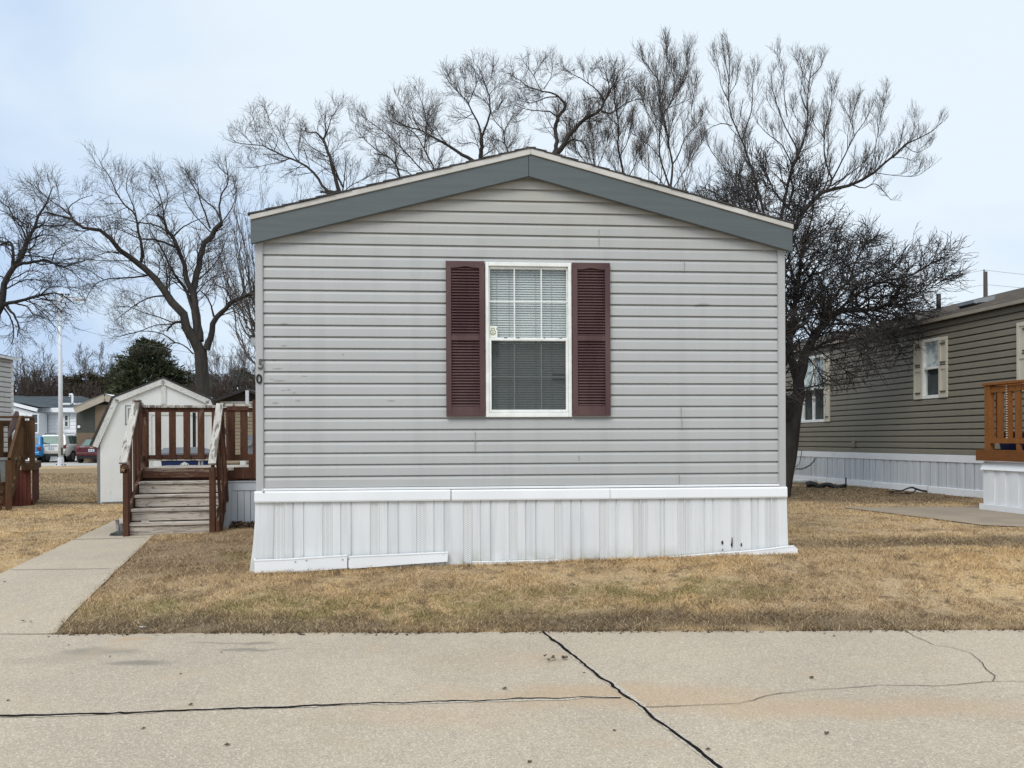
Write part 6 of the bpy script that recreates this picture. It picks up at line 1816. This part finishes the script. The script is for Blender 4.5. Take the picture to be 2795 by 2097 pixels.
traced_tree('bare_tree', 'bare tree with a thick forked trunk bending right behind the roof peak', C5, 29.0,
 ([(640, 3600), (680, 2300), (740, 1300), (800, 1010)], 90, 66), [
 ([(800,1010),(850,880),(840,720),(870,630),(920,550),(915,500)], 34, 24), ([(915,505),(860,450),(790,420),(730,410),(670,390),(600,370),(540,320),(480,280),(440,250)], 17, 3),
 ([(722,410),(680,330),(650,270),(600,200),(560,150)], 8, 2), ([(740,392),(800,290),(820,170)], 8, 2), ([(600,370),(520,380),(440,330)], 6, 2), ([(650,270),(700,200),(730,140)], 5, 2),
 ([(862,635),(800,590),(720,580),(620,570),(540,550),(480,520)], 13, 3), ([(860,455),(780,460),(720,480),(620,510),(500,480)], 11, 3),
 ([(810,1000),(900,870),(1000,740),(1080,660),(1180,600),(1240,560),(1260,480),(1310,430),(1340,360),(1380,280)], 46, 7),
 ([(1262,485),(1200,400),(1120,340),(1050,290),(980,260),(900,200)], 12, 3), ([(1300,440),(1300,340),(1270,240),(1240,160)], 9, 3), ([(1235,580),(1310,600),(1380,560),(1450,510),(1530,480),(1600,470)], 15, 3),
 ([(1250,475),(1170,465),(1100,490)], 8, 3), ([(1330,400),(1400,300),(1440,220)], 7, 2), ([(900,885),(980,830),(1050,840),(1100,880),(1140,960)], 15, 5), ([(1000,745),(1005,690),(980,650),(920,630)], 8, 4),
 ([(1120,340),(1130,250),(1180,160)], 6, 2), ([(1300,340),(1350,240),(1350,150)], 6, 2), ([(1450,510),(1480,420),(1520,350)], 6, 2), ([(1050,840),(1120,780),(1160,690)], 6, 2), ([(1000,740),(1040,640),(1050,540)], 6, 2),
 ], levels(270, 1900, 3800, 1.1, .62, .36, .0055, .14, .26), M_barkg, 12)

UP = levels(300, 2400, 5000, 1.3, .7, .34, .0055, .42, .14, (18, 45))
traced_tree('bare_tree', 'tall slender bare tree with upright shoots between the forked trunk and the long bough tree', C5, 27.0,
 ([(1830, 3600), (1830, 2200), (1830, 1600), (1830, 1300)], 46, 26), [
 ([(1830,1310),(1840,1160),(1850,1040),(1820,880),(1800,770),(1780,650),(1770,600),(1830,520),(1870,420),(1940,340),(1980,230),(1975,110),(1995,40)], 19, 3),
 ([(1830,1250),(1780,1100),(1740,980),(1740,870),(1740,760),(1770,620),(1740,500),(1740,370),(1720,300),(1640,200),(1570,110)], 15, 3),
 ([(1850,1040),(1900,960),(1950,830),(2000,760),(2060,700),(2120,600)], 11, 3), ([(1740,500),(1790,300),(1800,120),(1795,0)], 8, 2), ([(1740,980),(1690,920),(1610,840),(1500,770)], 8, 3), ([(1820,550),(1900,520),(1990,480)], 7, 3),
 ([(2060,700),(2010,600),(2040,400),(2050,300)], 6, 2), ([(1740,760),(1660,640),(1600,500),(1560,360)], 7, 2), ([(1870,420),(1860,300),(1830,200)], 5, 2), ([(1830,1290),(1930,1130),(2030,960),(2120,800)], 8, 3), ([(1830,1290),(1720,1150),(1600,1050),(1560,900)], 8, 3),
 ], UP, M_barkg, 13, .3)
traced_tree('bare_tree', 'slim straight bare tree between the forked trunk and the tall slender tree', C5, 31.0,
 ([(1450, 3300), (1445, 2000), (1440, 1500), (1440, 1200)], 44, 24), [
 ([(1440,1210),(1410,1020),(1380,900),(1390,750),(1380,650),(1360,560),(1350,430),(1340,300)], 20, 3), ([(1390,705),(1330,660),(1290,610),(1240,500)], 8, 3),
 ([(1440,1300),(1300,1250),(1190,1090),(1175,960),(1165,800),(1120,660),(1110,540)], 12, 3), ([(1400,960),(1460,850),(1490,700),(1520,560)], 8, 3), ([(1440,1200),(1520,1060),(1580,900),(1660,780)], 8, 3), ([(1190,1090),(1260,940),(1300,800)], 7, 3),
 ([(1190,1095),(1080,1000),(1000,850),(960,700)], 7, 3), ([(1380,650),(1440,540),(1460,420)], 6, 2), ([(1180,1000),(1040,960),(900,860)], 6, 2), ([(1440,1250),(1380,1120),(1300,1000)], 7, 3),
 ], levels(280, 2000, 4000, 1.3, .7, .36, .006, .36, .16, (18, 50)), M_barkg, 14, .3)

traced_tree('bare_tree', 'tall bare tree with a long bough reaching over the dark dense tree', C6, 19.0,
 ([(640, 3300), (650, 2600), (690, 1900), (720, 1560)], 64, 46), [
 ([(720,1570),(760,1350),(800,1150),(840,1000),(890,900),(940,740),(950,600),(950,450),(970,330),(1000,200)], 26, 3),
 ([(700,1650),(640,1400),(580,1150),(550,1050),(510,940),(470,820),(420,700),(380,620),(370,520),(370,400),(380,250),(370,130)], 22, 3),
 ([(470,820),(500,720),(540,580),(545,430),(555,260)], 10, 2), ([(395,705),(320,690),(240,720),(190,760)], 7, 3), ([(372,530),(320,420),(300,300),(260,150)], 7, 2), ([(380,400),(350,250),(330,110)], 5, 2), ([(375,480),(430,380),(440,240)], 5, 2),
 ([(690,1700),(520,1350),(400,1100),(330,1000),(250,900),(200,780)], 14, 3), ([(560,1150),(480,1080),(380,1050),(300,1090)], 7, 3),
 ([(890,905),(820,780),(780,700),(740,600),(690,420),(680,300)], 11, 2), ([(840,1000),(770,860),(700,800),(640,750),(570,670)], 9, 3), ([(800,640),(780,500),(770,350),(740,220),(710,170)], 7, 2), ([(950,610),(900,480),(910,300),(870,230)], 7, 2), ([(965,360),(1040,280),(1070,200)], 6, 2), ([(960,400),(900,280),(910,200)], 5, 2),
 ([(740,1600),(830,1480),(900,1360),(980,1260),(1080,1180),(1170,1160),(1270,1140),(1400,1070),(1480,1010),(1560,940),(1650,850),(1750,800),(1850,750),(1930,680)], 38, 3),
 ([(1080,1185),(1125,1110),(1090,1000),(1070,900),(1075,750),(1100,650),(1130,500),(1110,370)], 13, 3), ([(1120,1115),(1180,1000),(1240,880),(1290,780),(1360,680),(1420,570)], 11, 3),
 ([(1390,1075),(1430,930),(1460,770),(1490,600),(1530,450)], 7, 2), ([(1280,1140),(1360,1160),(1440,1130),(1500,1180),(1560,1250)], 8, 3), ([(1125,1145),(1250,1060),(1340,990),(1430,890)], 9, 4),
 ([(1440,1050),(1600,1070),(1750,1070),(1850,1000)], 5, 2), ([(1650,850),(1750,900),(1850,850)], 5, 2), ([(1290,780),(1260,660),(1210,560)], 5, 2), ([(1750,800),(1760,720),(1755,650)], 4, 2), ([(1075,800),(1000,700),(980,600)], 5, 2), ([(1560,940),(1640,940),(1750,970)], 5, 2), ([(940,740),(860,640),(820,540)], 5, 2),
 ([(890,900),(1000,850),(1080,800)], 5, 2), ([(800,1150),(700,1050),(640,1000)], 6, 2), ([(1240,880),(1250,720),(1320,500)], 5, 2),
 ], levels(480, 4200, 8500, .86, .42, .20, .0034, .42, .15, (18, 50)), M_barkg, 15, .3)

traced_tree('dense_tree', 'dark dense bare tree with a leaning trunk between the two homes', CR3, 13.6,
 ([(158, 1500), (172, 1400), (200, 1250), (222, 1080), (240, 950)], 96, 78), [
 ([(236,980),(255,850),(295,720),(350,610),(430,510),(520,478),(640,480),(760,450),(860,440)], 64, 7), ([(250,870),(222,760),(210,650),(225,500),(250,350),(260,200),(300,80)], 42, 6),
 ([(205,1060),(160,940),(140,820),(130,700),(140,500)], 60, 22), ([(300,710),(420,640),(500,640),(600,700),(640,800)], 14, 3), ([(370,590),(430,430),(520,330),(620,260),(740,180)], 18, 3), ([(440,505),(560,400),(700,330),(840,300),(950,240),(1060,120)], 15, 3),
 ([(640,482),(740,500),(860,500),(960,470)], 9, 3), ([(760,452),(860,400),(960,360),(1090,280)], 9, 3), ([(228,460),(320,300),(400,180),(480,60)], 15, 3), ([(215,600),(330,430),(430,330),(520,200)], 15, 3),
 ([(140,700),(60,500),(-20,300),(-120,150),(-220,60)], 22, 4), ([(130,720),(80,400),(60,200),(40,20),(0,-120)], 20, 4), ([(140,520),(180,300),(170,100),(200,-60)], 16, 3), ([(-20,300),(-140,260),(-260,200)], 10, 3), ([(260,210),(340,100),(400,0)], 9, 3), ([(60,500),(-60,420),(-160,380)], 10, 3),
 ([(620,262),(700,300),(800,330)], 8, 3), ([(520,335),(560,220),(620,100)], 8, 3), ([(350,610),(420,560),(560,560),(680,590),(800,560)], 12, 3), ([(300,720),(340,690),(420,740),(500,800),(560,840)], 9, 3), ([(295,730),(340,780),(380,850),(390,900)], 7, 2), ([(560,402),(660,420),(780,400),(900,400)], 9, 3), ([(300,300),(420,260),(560,180),(640,80)], 9, 3),
 ([(60,200),(-60,100),(-100,-20)], 9, 3), ([(250,350),(150,250),(120,120)], 9, 3), ([(480,490),(560,520),(680,540),(720,640)], 9, 3), ([(640,480),(700,560),(760,640),(800,720)], 7, 3), ([(330,640),(280,560),(300,440),(380,320)], 12, 3),
 ([(60,200),(-60,40),(-140,-80),(-200,-170)], 12, 3), ([(40,20),(-20,-120),(-80,-260)], 12, 3), ([(200,-60),(120,-160),(60,-310)], 12, 3), ([(200,-60),(220,-180),(190,-300)], 12, 3), ([(300,80),(330,-40),(340,-190)], 10, 3), ([(-120,150),(-220,40),(-280,-40)], 10, 3),
 ([(170,100),(60,-20),(0,-160)], 10, 3), ([(260,200),(220,60),(260,-120)], 10, 3), ([(-60,100),(-180,0),(-250,-110)], 10, 3), ([(170,60),(280,-60),(300,-240)], 9, 3),
 ], [dict(k=dict(lf=.75, M=860, tr=(.15, .95), length=.80, ang=(25, 65), up=.04, n=8, wig=.17, rmin=.007, rfrac=.55, rmax=.02, taper=.5), sides=4),
     dict(k=dict(M=5400, tr=(.1, 1.0), length=.46, ang=(20, 55), up=.04, n=6, wig=.19, rmin=.0052, rfrac=.65, rmax=.010, taper=.6), sides=3),
     dict(k=dict(M=11000, tr=(.1, 1.0), length=.25, ang=(15, 50), up=.05, n=4, wig=.2, rmin=.0038, rfrac=.75, rmax=.007, taper=.7), sides=3)], M_barkd, 21, .55)

def fan_tree(name, label, px, D, toppx, widthpx, seed, mat, n=(26, 160, 900, 1600), up=.35, rm=.010, group=None, bare=.28, base_z=None):
    """free-grown tree: trunk, limbs that fan upwards, twigs; height and spread in photo pixels at its distance"""
    rng = np.random.default_rng(seed)
    top = at(px, toppx, D).z; sp_ = widthpx * D / F
    x = at(px, HZ, D).x; gz0 = float(ground_z(x, D))
    H = top - gz0; base = np.array([x, D, gz0])
    th = H * bare
    tp = np.array([[0, 0, -.1], [.02*H*rng.normal()*.5, .0, th*.5], [.03*H*rng.normal()*.5, 0, th], [.04*H*rng.normal()*.5, 0, H*.6]]) + base
    TP = resample(tp, 14); r0 = H * .018 + .03
    TR = r0 * (1 - .75 * np.linspace(0, 1, 14))
    LP, LR = [], []
    for i in range(n[0]):
        t = bare + (1 - bare) * rng.random() * .55
        k_ = min(13, int(t / .6 * 13)) if t < .6 else 13
        o = TP[k_]; az = rng.uniform(0, 2*np.pi)
        out = sp_ * .5 * (.45 + .6 * rng.random()) * (1 - .35 * (t - bare))
        hh = (top - o[2]) * (.45 + .55 * rng.random()) * (.75 if out > sp_ * .4 else 1)
        e_ = o + np.array([math.cos(az) * out, math.sin(az) * out, hh])
        mid = o + (e_ - o) * .45 + np.array([math.cos(az) * out * .12, math.sin(az) * out * .12, -hh * .08])
        P = resample([o, mid, e_], 12); P[1:-1] += rng.normal(size=(10, 3)) * sp_ * .012
        LP.append(P); LR.append(max(rm*1.3, TR[k_] * .28) * (1 - .8 * np.linspace(0, 1, 12)) + rm * .3)
    LP, LR = np.array(LP), np.array(LR)
    g = [(LP, LR, 5)]
    P, Rd = spawn(LP, LR, n[1], (.1, 1), sp_ * .24, (20, 55), up, 7, .15, rng, rm * 1.1, .5, .5); g.append((P, Rd, 3))
    P2, R2 = spawn(P, Rd, n[2], (.05, 1), sp_ * .12, (18, 50), up, 5, .16, rng, rm * .85, .7, .7); g.append((P2, R2, 3))
    if n[3]:
        P3, R3 = spawn(P2, R2, n[3], (.05, 1), sp_ * .06, (18, 50), up, 4, .16, rng, rm * .7, .8, .8); g.append((P3, R3, 3))
    return finish_tree(name, label, base, g, TP[None], TR[None], mat, group)
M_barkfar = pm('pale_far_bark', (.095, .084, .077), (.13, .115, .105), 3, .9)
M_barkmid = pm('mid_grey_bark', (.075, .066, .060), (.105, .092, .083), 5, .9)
M_brush = pm('red_brown_brush', (.055, .040, .034), (.080, .060, .050), 3, .9)
GB = 'finely twigged trees behind the grey home'
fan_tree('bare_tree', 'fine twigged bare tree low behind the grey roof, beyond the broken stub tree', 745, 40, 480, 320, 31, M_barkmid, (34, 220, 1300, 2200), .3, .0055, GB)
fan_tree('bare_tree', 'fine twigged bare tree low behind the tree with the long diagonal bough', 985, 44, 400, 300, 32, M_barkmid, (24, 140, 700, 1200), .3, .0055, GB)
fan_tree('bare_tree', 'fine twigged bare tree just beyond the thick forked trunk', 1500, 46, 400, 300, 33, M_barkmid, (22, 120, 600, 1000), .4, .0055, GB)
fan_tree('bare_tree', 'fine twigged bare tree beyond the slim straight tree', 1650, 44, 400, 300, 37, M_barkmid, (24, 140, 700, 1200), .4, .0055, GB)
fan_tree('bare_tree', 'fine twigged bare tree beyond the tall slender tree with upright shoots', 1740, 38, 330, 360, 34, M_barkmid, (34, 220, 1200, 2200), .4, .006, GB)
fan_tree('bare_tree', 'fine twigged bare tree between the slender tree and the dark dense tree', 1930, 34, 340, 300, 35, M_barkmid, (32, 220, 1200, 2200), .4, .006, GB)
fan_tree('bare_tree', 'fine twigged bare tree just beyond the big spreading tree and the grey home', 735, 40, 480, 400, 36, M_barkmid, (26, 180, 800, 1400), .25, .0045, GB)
GF = 'far bare trees of the skyline'
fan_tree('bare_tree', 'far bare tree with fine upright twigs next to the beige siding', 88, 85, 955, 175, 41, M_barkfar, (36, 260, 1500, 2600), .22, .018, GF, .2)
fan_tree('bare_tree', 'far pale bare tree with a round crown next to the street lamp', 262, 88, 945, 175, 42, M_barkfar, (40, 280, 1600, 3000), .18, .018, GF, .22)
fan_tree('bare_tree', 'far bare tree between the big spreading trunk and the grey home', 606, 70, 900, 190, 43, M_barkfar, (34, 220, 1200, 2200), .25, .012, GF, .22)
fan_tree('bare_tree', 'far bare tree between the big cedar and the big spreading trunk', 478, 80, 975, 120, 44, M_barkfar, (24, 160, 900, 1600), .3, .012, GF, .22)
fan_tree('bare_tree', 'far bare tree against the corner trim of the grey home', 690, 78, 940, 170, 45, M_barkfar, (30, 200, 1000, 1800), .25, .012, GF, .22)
GS = 'brown brush along the far treeline'
k_ = 0
for (px, tp, wd, D_, lab) in ((45, 1040, 120, 78, 'brown leafless brush next to the beige siding'), (112, 1015, 130, 82, 'brown leafless brush between the beige home and the street lamp'), (175, 1030, 120, 80, 'brown leafless brush just behind the street lamp pole'), (232, 1048, 110, 76, 'brown leafless brush above the ridge of the white house'), (300, 1055, 130, 74, 'brown leafless brush in front of the big cedar'), (500, 1060, 130, 68, 'brown leafless brush around the big spreading trunk'), (570, 1050, 140, 66, 'brown leafless brush behind the knee of the shed roof'), (650, 1035, 140, 70, 'brown leafless brush next to the corner trim of the grey home')):
    fan_tree('bare_shrub', lab, px, D_, tp, wd, 60 + k_, M_brush, (60, 620, 3400, 0), .18, .030, GS, .03); k_ += 1

# cedars: clumped sprays of scale leaves round a trunk
def cedar(label, px, D, toppx, widthpx, seed, mat, nclump=260, nleaf=34, shape=1.0):
    rng = np.random.default_rng(seed)
    top = at(px, toppx, D).z; x = at(px, HZ, D).x; g0 = float(ground_z(x, D)); H = top - g0; W2 = widthpx * D / F / 2
    root = thing('cedar_tree', label, 'tree', (x, D, g0), 0, 'evergreens of the far treeline')
    tp = resample([[0, 0, -.1], [.1, 0, H*.4], [0, .1, H*.9]], 10)
    V, Fq = tubes(tp[None], (H * .02 * (1 - .8 * np.linspace(0, 1, 10)))[None], 8); np_mesh('trunk', V, Fq, M_barkmid, root)
    h = rng.random(nclump) ** .85; az = rng.uniform(0, 2*np.pi, nclump)
    lob = 1 + .26 * np.sin(az * 3 + seed + h * 5) + .24 * np.sin(h * 15 + seed + az * 2)
    rr = W2 * np.minimum(1, 1.35 * (1 - h) ** (.50 * shape) + .08) * lob * (.35 + .65 * np.sqrt(rng.random(nclump)))
    C = np.stack([np.cos(az) * rr, np.sin(az) * rr, H * (.04 + .94 * h)], -1)
    out = np.stack([np.cos(az), np.sin(az), np.full(nclump, .55)], -1)
    C[:, :2] *= rng.uniform(.72, 1.22, nclump)[:, None]
    cs = W2 * .14 * (.7 + .7 * rng.random(nclump))
    ci = np.repeat(np.arange(nclump), nleaf); M_ = len(ci)
    P0 = C[ci] + rng.normal(size=(M_, 3)) * cs[ci][:, None] * np.array([.55, .55, .45])
    d = out[ci] + rng.normal(size=(M_, 3)) * .55; d /= np.linalg.norm(d, axis=1, keepdims=True)
    s_ = np.cross(d, rng.normal(size=(M_, 3))); s_ /= np.linalg.norm(s_, axis=1, keepdims=True)
    L_ = (W2 * .10 * (.6 + .8 * rng.random(M_)))[:, None]
    v = np.stack([P0 - s_ * L_ * .20, P0 + s_ * L_ * .20, P0 + d * L_ + s_ * L_ * .07, P0 + d * L_ - s_ * L_ * .07], 1).reshape(-1, 3)
    np_mesh('crown', v, np.arange(M_ * 4).reshape(-1, 4), mat, root, False)
def leafmat(name, a, b):
    q = NB(name); g_ = q.n('ShaderNodeNewGeometry')
    c_ = q.mix(g_.outputs['Random Per Island'], a, b)
    return q.done(c_, .8, .15)
M_ced = leafmat('cedar_green', (.024, .031, .017), (.085, .094, .050))
M_ced2 = leafmat('cedar_bronze', (.036, .031, .018), (.085, .068, .040))
cedar('big dark cedar rising behind the white shed roof', 405, 72, 930, 175, 71, M_ced, 560, 38, .95)
cedar('smaller dark cedar standing against the left flank of the big cedar', 348, 73, 985, 110, 81, M_ced, 300, 36, .9)
cedar('smaller dark cedar standing against the right flank of the big cedar', 458, 75, 992, 100, 82, M_ced, 280, 36, .9)
cedar('bronze green cedar left of the big cedar', 228, 80, 1018, 115, 72, M_ced2, 300, 34, .7)
cedar('low bronze cedar between two taller evergreens beyond the shed', 305, 83, 1030, 140, 73, M_ced2, 320, 34, .7)
cedar('dark cedar directly right of the big spreading trunk', 500, 74, 1008, 110, 74, M_ced, 280, 34, .8)
cedar('bronze cedar behind the right knee of the shed roof', 570, 82, 1022, 125, 75, M_ced2, 300, 34, .7)
cedar('dark cedar closest to the corner trim of the grey home', 655, 76, 1010, 130, 76, M_ced, 320, 34, .7)
cedar('dark cedar just behind the street lamp pole', 172, 86, 1030, 110, 77, M_ced2, 260, 34, .7)
cedar('short dark cedar behind the far brush next to the beige siding', 95, 88, 1040, 120, 78, M_ced2, 260, 34, .7)

# a belt of far brush that closes the view behind the homes
rng = np.random.default_rng(5)
nb_ = 150; x_ = rng.uniform(-12, 75, nb_); y_ = rng.uniform(92, 100, nb_); h_ = rng.uniform(3.5, 7, nb_)
t_ = np.linspace(0, 1, 8)[None, :, None]
base_ = np.stack([x_, y_, np.full(nb_, -.1)], -1)[:, None, :]; tip_ = np.stack([rng.normal(size=nb_) * .8, rng.normal(size=nb_) * .8, h_], -1)[:, None, :]
LPw = base_ + tip_ * t_ + rng.normal(size=(nb_, 8, 3)) * .08
LRw = .09 * (1 - .8 * np.linspace(0, 1, 8))[None, :] * np.ones((nb_, 1))
Pw, Rw = spawn(LPw, LRw, 1800, (.05, 1), 2.2, (20, 60), .25, 6, .16, rng, .03, .5, .5)
Pw2, Rw2 = spawn(Pw, Rw, 7000, (.05, 1), 1.1, (18, 55), .2, 4, .16, rng, .022, .7, .7)
vw, fw_, ow = [], [], 0
for P_, R_, k_ in ((LPw, LRw, 5), (Pw, Rw, 3), (Pw2, Rw2, 3)):
    v_, f_ = tubes(P_, R_, k_); vw.append(v_); fw_.append(f_ + ow); ow += len(v_)
struct(np_mesh('far_wood', np.concatenate(vw), np.concatenate(fw_), M_brush), 'stuff')

# ------------------------------------------------------------------ turf blades
def inside(px, py, poly):
    r_ = np.zeros(len(px), bool); n = len(poly)
    for i in range(n):
        x0, y0 = poly[i]; x1, y1 = poly[(i+1) % n]
        if y0 == y1: continue
        c_ = ((y0 > py) != (y1 > py)) & (px < (x1 - x0) * (py - y0) / (y1 - y0) + x0)
        r_ ^= c_
    return r_
HOLES = [[(p[0], p[1]) for p in PL] + [(p[0], p[1]) for p in PR[::-1]], pad_l + pad_r[::-1]]
def local_rect(fr, x0, x1, y0, y1):
    return [(fr.o[0] + fr.c*x - fr.s*y, fr.o[1] + fr.s*x + fr.c*y) for x, y in ((x0, y0), (x1, y0), (x1, y1), (x0, y1))]
HOLES += [local_rect(HF, .0, 4.74, -.03, 17), local_rect(DF, -.05, 2.5, 0, 2.4), local_rect(SF, 0, 2.4, 0, 3.4), local_rect(RF, 0, RL, 0, 4.7), local_rect(NF, -.06, 2.6, -.06, 1.4), local_rect(LF, 0, LL, 0, 4.7), local_rect(LDF, -2.6, .05, -.9, 2)]
rng = np.random.default_rng(99)
bx, by, bh, bw = [], [], [], []
VN = [(rng.normal(size=2) * f_, rng.uniform(0, 6.28), a_) for f_, a_ in ((3, 1), (3, 1), (7, .9), (7, .9), (14, .8), (14, .8), (26, .7), (26, .7), (40, .6))]
def vnoise(x, y):
    s_ = sum(a_ * np.sin(k_[0] * x + k_[1] * y + p_ + 1.3 * np.sin(k_[1] * .7 * x - k_[0] * .6 * y)) for k_, p_, a_ in VN)
    return np.clip(.5 + s_ * .16, 0, 1)
def scatter(x0, x1, y0, y1, dens, h, w_):
    n = int((x1-x0) * (y1-y0) * dens)
    x = rng.uniform(x0, x1, n); y = rng.uniform(y0, y1, n)
    # keep what the camera or a step to its side could see
    k_ = np.abs(x / y) < .80
    x, y = x[k_], y[k_]
    jag = .012 * np.sin(x * 9) + .01 * np.sin(x * 23 + 1)
    ok = (y > 5.195 + jag) & (y < 60)
    for p in HOLES: ok &= ~inside(x + rng.normal(size=len(x)) * .012, y, p)
    x, y = x[ok], y[ok]
    nz = vnoise(x, y)
    kk_ = rng.random(len(x)) < np.clip(.35 + 1.1 * nz, .25, 1)
    x, y, nz = x[kk_], y[kk_], nz[kk_]
    bx.append(x); by.append(y); bh.append(h * (.45 + .8 * rng.random(len(x))) * (.55 + .9 * nz)); bw.append(np.full(len(x), w_))
scatter(-5.5, 6.5, 5.16, 7.2, 10500, .037, .0036)
scatter(-7, 7.5, 7.2, 10, 4200, .036, .0046)
scatter(-12, 10, 10, 16, 1500, .038, .0075)
scatter(-20, 12, 16, 30, 320, .05, .014)
# an untrimmed fringe against the skirting and the concrete edge
n = 2600; xf = rng.uniform(.0, 4.75, n); yf = rng.uniform(-.14, -.05, n)
bx.append(HF.o[0] + HF.c*xf - HF.s*yf); by.append(HF.o[1] + HF.s*xf + HF.c*yf); bh.append(.055 * (.5 + rng.random(n) ** 2)); bw.append(np.full(n, .004))
n = 7000; xf = rng.uniform(-3.05, 4.6, n); nz = vnoise(xf, xf * 0 + 5.2); keep = rng.random(n) < nz * 1.1; xf = xf[keep]; n = len(xf)
bx.append(xf); by.append(5.20 + np.abs(rng.normal(size=n)) * .03 - .022 * rng.random(n)); bh.append(.045 * (.4 + rng.random(n))); bw.append(np.full(n, .0035))
n = 1500; t_ = rng.random(n); t_ = 5.19 + t_ * 4.6; yf = t_; xf = np.interp(yf, [p[1] for p in PR], [p[0] for p in PR])
bx.append(xf + np.abs(rng.normal(size=n)) * .03 - .02); by.append(yf); bh.append(.04 * (.4 + rng.random(n))); bw.append(np.full(n, .0035))
bx, by, bh, bw = map(np.concatenate, (bx, by, bh, bw))
N = len(bx); bz_ = ground_z(bx, by)
az = rng.uniform(0, 2*np.pi, N); lean = np.abs(rng.normal(size=N)) * .95 + .75
dx, dy = np.cos(az), np.sin(az)
hgt = bh / np.sqrt(1 + lean ** 2); outl = bh * lean / np.sqrt(1 + lean ** 2)
fz = rng.uniform(0, np.pi, N); sxv, syv = np.cos(fz) * bw, np.sin(fz) * bw
b0 = np.stack([bx, by, bz_ - .004], -1)
mid = b0 + np.stack([dx * outl * .35, dy * outl * .35, hgt * .65], -1)
tip = b0 + np.stack([dx * outl, dy * outl, hgt], -1)
side = np.stack([sxv, syv, np.zeros(N)], -1) * .5
v = np.stack([b0 - side, b0 + side, mid + side * .8, mid - side * .8, tip + side * .15, tip - side * .15], 1).reshape(-1, 3)
i6 = np.arange(N)[:, None] * 6
f = np.concatenate([i6 + np.array([0, 1, 2, 3]), i6 + np.array([3, 2, 4, 5])], 0)
lawn = np_mesh('dry_lawn', v, f, M_grass, None, False)
struct(lawn, 'stuff')
# leaf litter blown against the skirt beside the steps
n = 420; lx_ = rng.uniform(SW + .1, 2.0, n); ly_ = YD - np.abs(rng.normal(size=n)) * .16 - .03
wx_ = DF.o[0] + DF.c*lx_ - DF.s*ly_; wy_ = DF.o[1] + DF.s*lx_ + DF.c*ly_
c0 = np.stack([wx_, wy_, ground_z(wx_, wy_) + rng.uniform(.01, .07, n)], -1)
a_ = rng.normal(size=(n, 3)); a_ /= np.linalg.norm(a_, axis=1, keepdims=True); b_2 = np.cross(a_, rng.normal(size=(n, 3))); b_2 /= np.linalg.norm(b_2, axis=1, keepdims=True)
v = np.stack([c0 - a_ * .03, c0 + b_2 * .016, c0 + a_ * .03, c0 - b_2 * .016], 1).reshape(-1, 3)
# crumbs of soil and thatch spilling from the turf on to the concrete
n2 = 1100; cx2 = rng.uniform(-3.1, 4.8, n2); cy2 = 5.2 - np.abs(rng.normal(size=n2)) * .035
kp = rng.random(n2) < vnoise(cx2, cx2 * 0 + 5.2) * 1.2; cx2, cy2 = cx2[kp], cy2[kp]; n2 = len(cx2)
c2_ = np.stack([cx2, cy2, np.full(n2, .004)], -1); sz = (.003 + .007 * rng.random(n2) ** 2)[:, None]; an2 = rng.uniform(0, 6.28, n2)
e1_ = np.stack([np.cos(an2), np.sin(an2), rng.normal(size=n2) * .3], -1) * sz * 1.6; e2_ = np.stack([-np.sin(an2), np.cos(an2), rng.normal(size=n2) * .3], -1) * sz
v = np.concatenate([v, np.stack([c2_ - e1_, c2_ + e2_, c2_ + e1_, c2_ - e2_], 1).reshape(-1, 3)]); n += n2
struct(np_mesh('leaf_litter', v, np.arange(n * 4).reshape(-1, 4), leafmat('litter_leaf', (.05, .034, .024), (.12, .08, .05)), None, False), 'stuff')

# every loose piece of these small parts is a part of its own
def split_pieces(names):
    for o in [o for o in bpy.data.objects if o.type == 'MESH' and o.name.split('.')[0] in names]:
        me = o.data; n = len(me.vertices); par = list(range(n))
        def fd(a):
            while par[a] != a: par[a] = par[par[a]]; a = par[a]
            return a
        for e_ in me.edges:
            a, b = fd(e_.vertices[0]), fd(e_.vertices[1])
            if a != b: par[a] = b
        comp = {}
        for i in range(n): comp.setdefault(fd(i), []).append(i)
        if len(comp) < 2: continue
        polys = [(tuple(p.vertices), p.material_index) for p in me.polygons]
        vs = [tuple(v.co) for v in me.vertices]; mats = list(me.materials); nm = o.name.split('.')[0]
        first = True
        for root_, ids in comp.items():
            mp = {v: k for k, v in enumerate(ids)}
            fs = [[mp[v] for v in p] for p, _ in polys if p[0] in mp]
            m2 = bpy.data.meshes.new(nm); m2.from_pydata([vs[i] for i in ids], [], fs); m2.update()
            for x in mats: m2.materials.append(x)
            if first: o.data = m2; first = False
            else:
                o2 = o.copy(); o2.data = m2; COL.objects.link(o2)
split_pieces({'stringer', 'seam', 'tape', 'paint_chip', 'screw', 'vent_bead', 'tear', 'bolt', 'slot', 'digit', 'roof_rail', 'joist', 'blind_cord', 'letter', 'hatch_trim', 'photocell', 'string_light', 'glazing_bar', 'eave_board'})
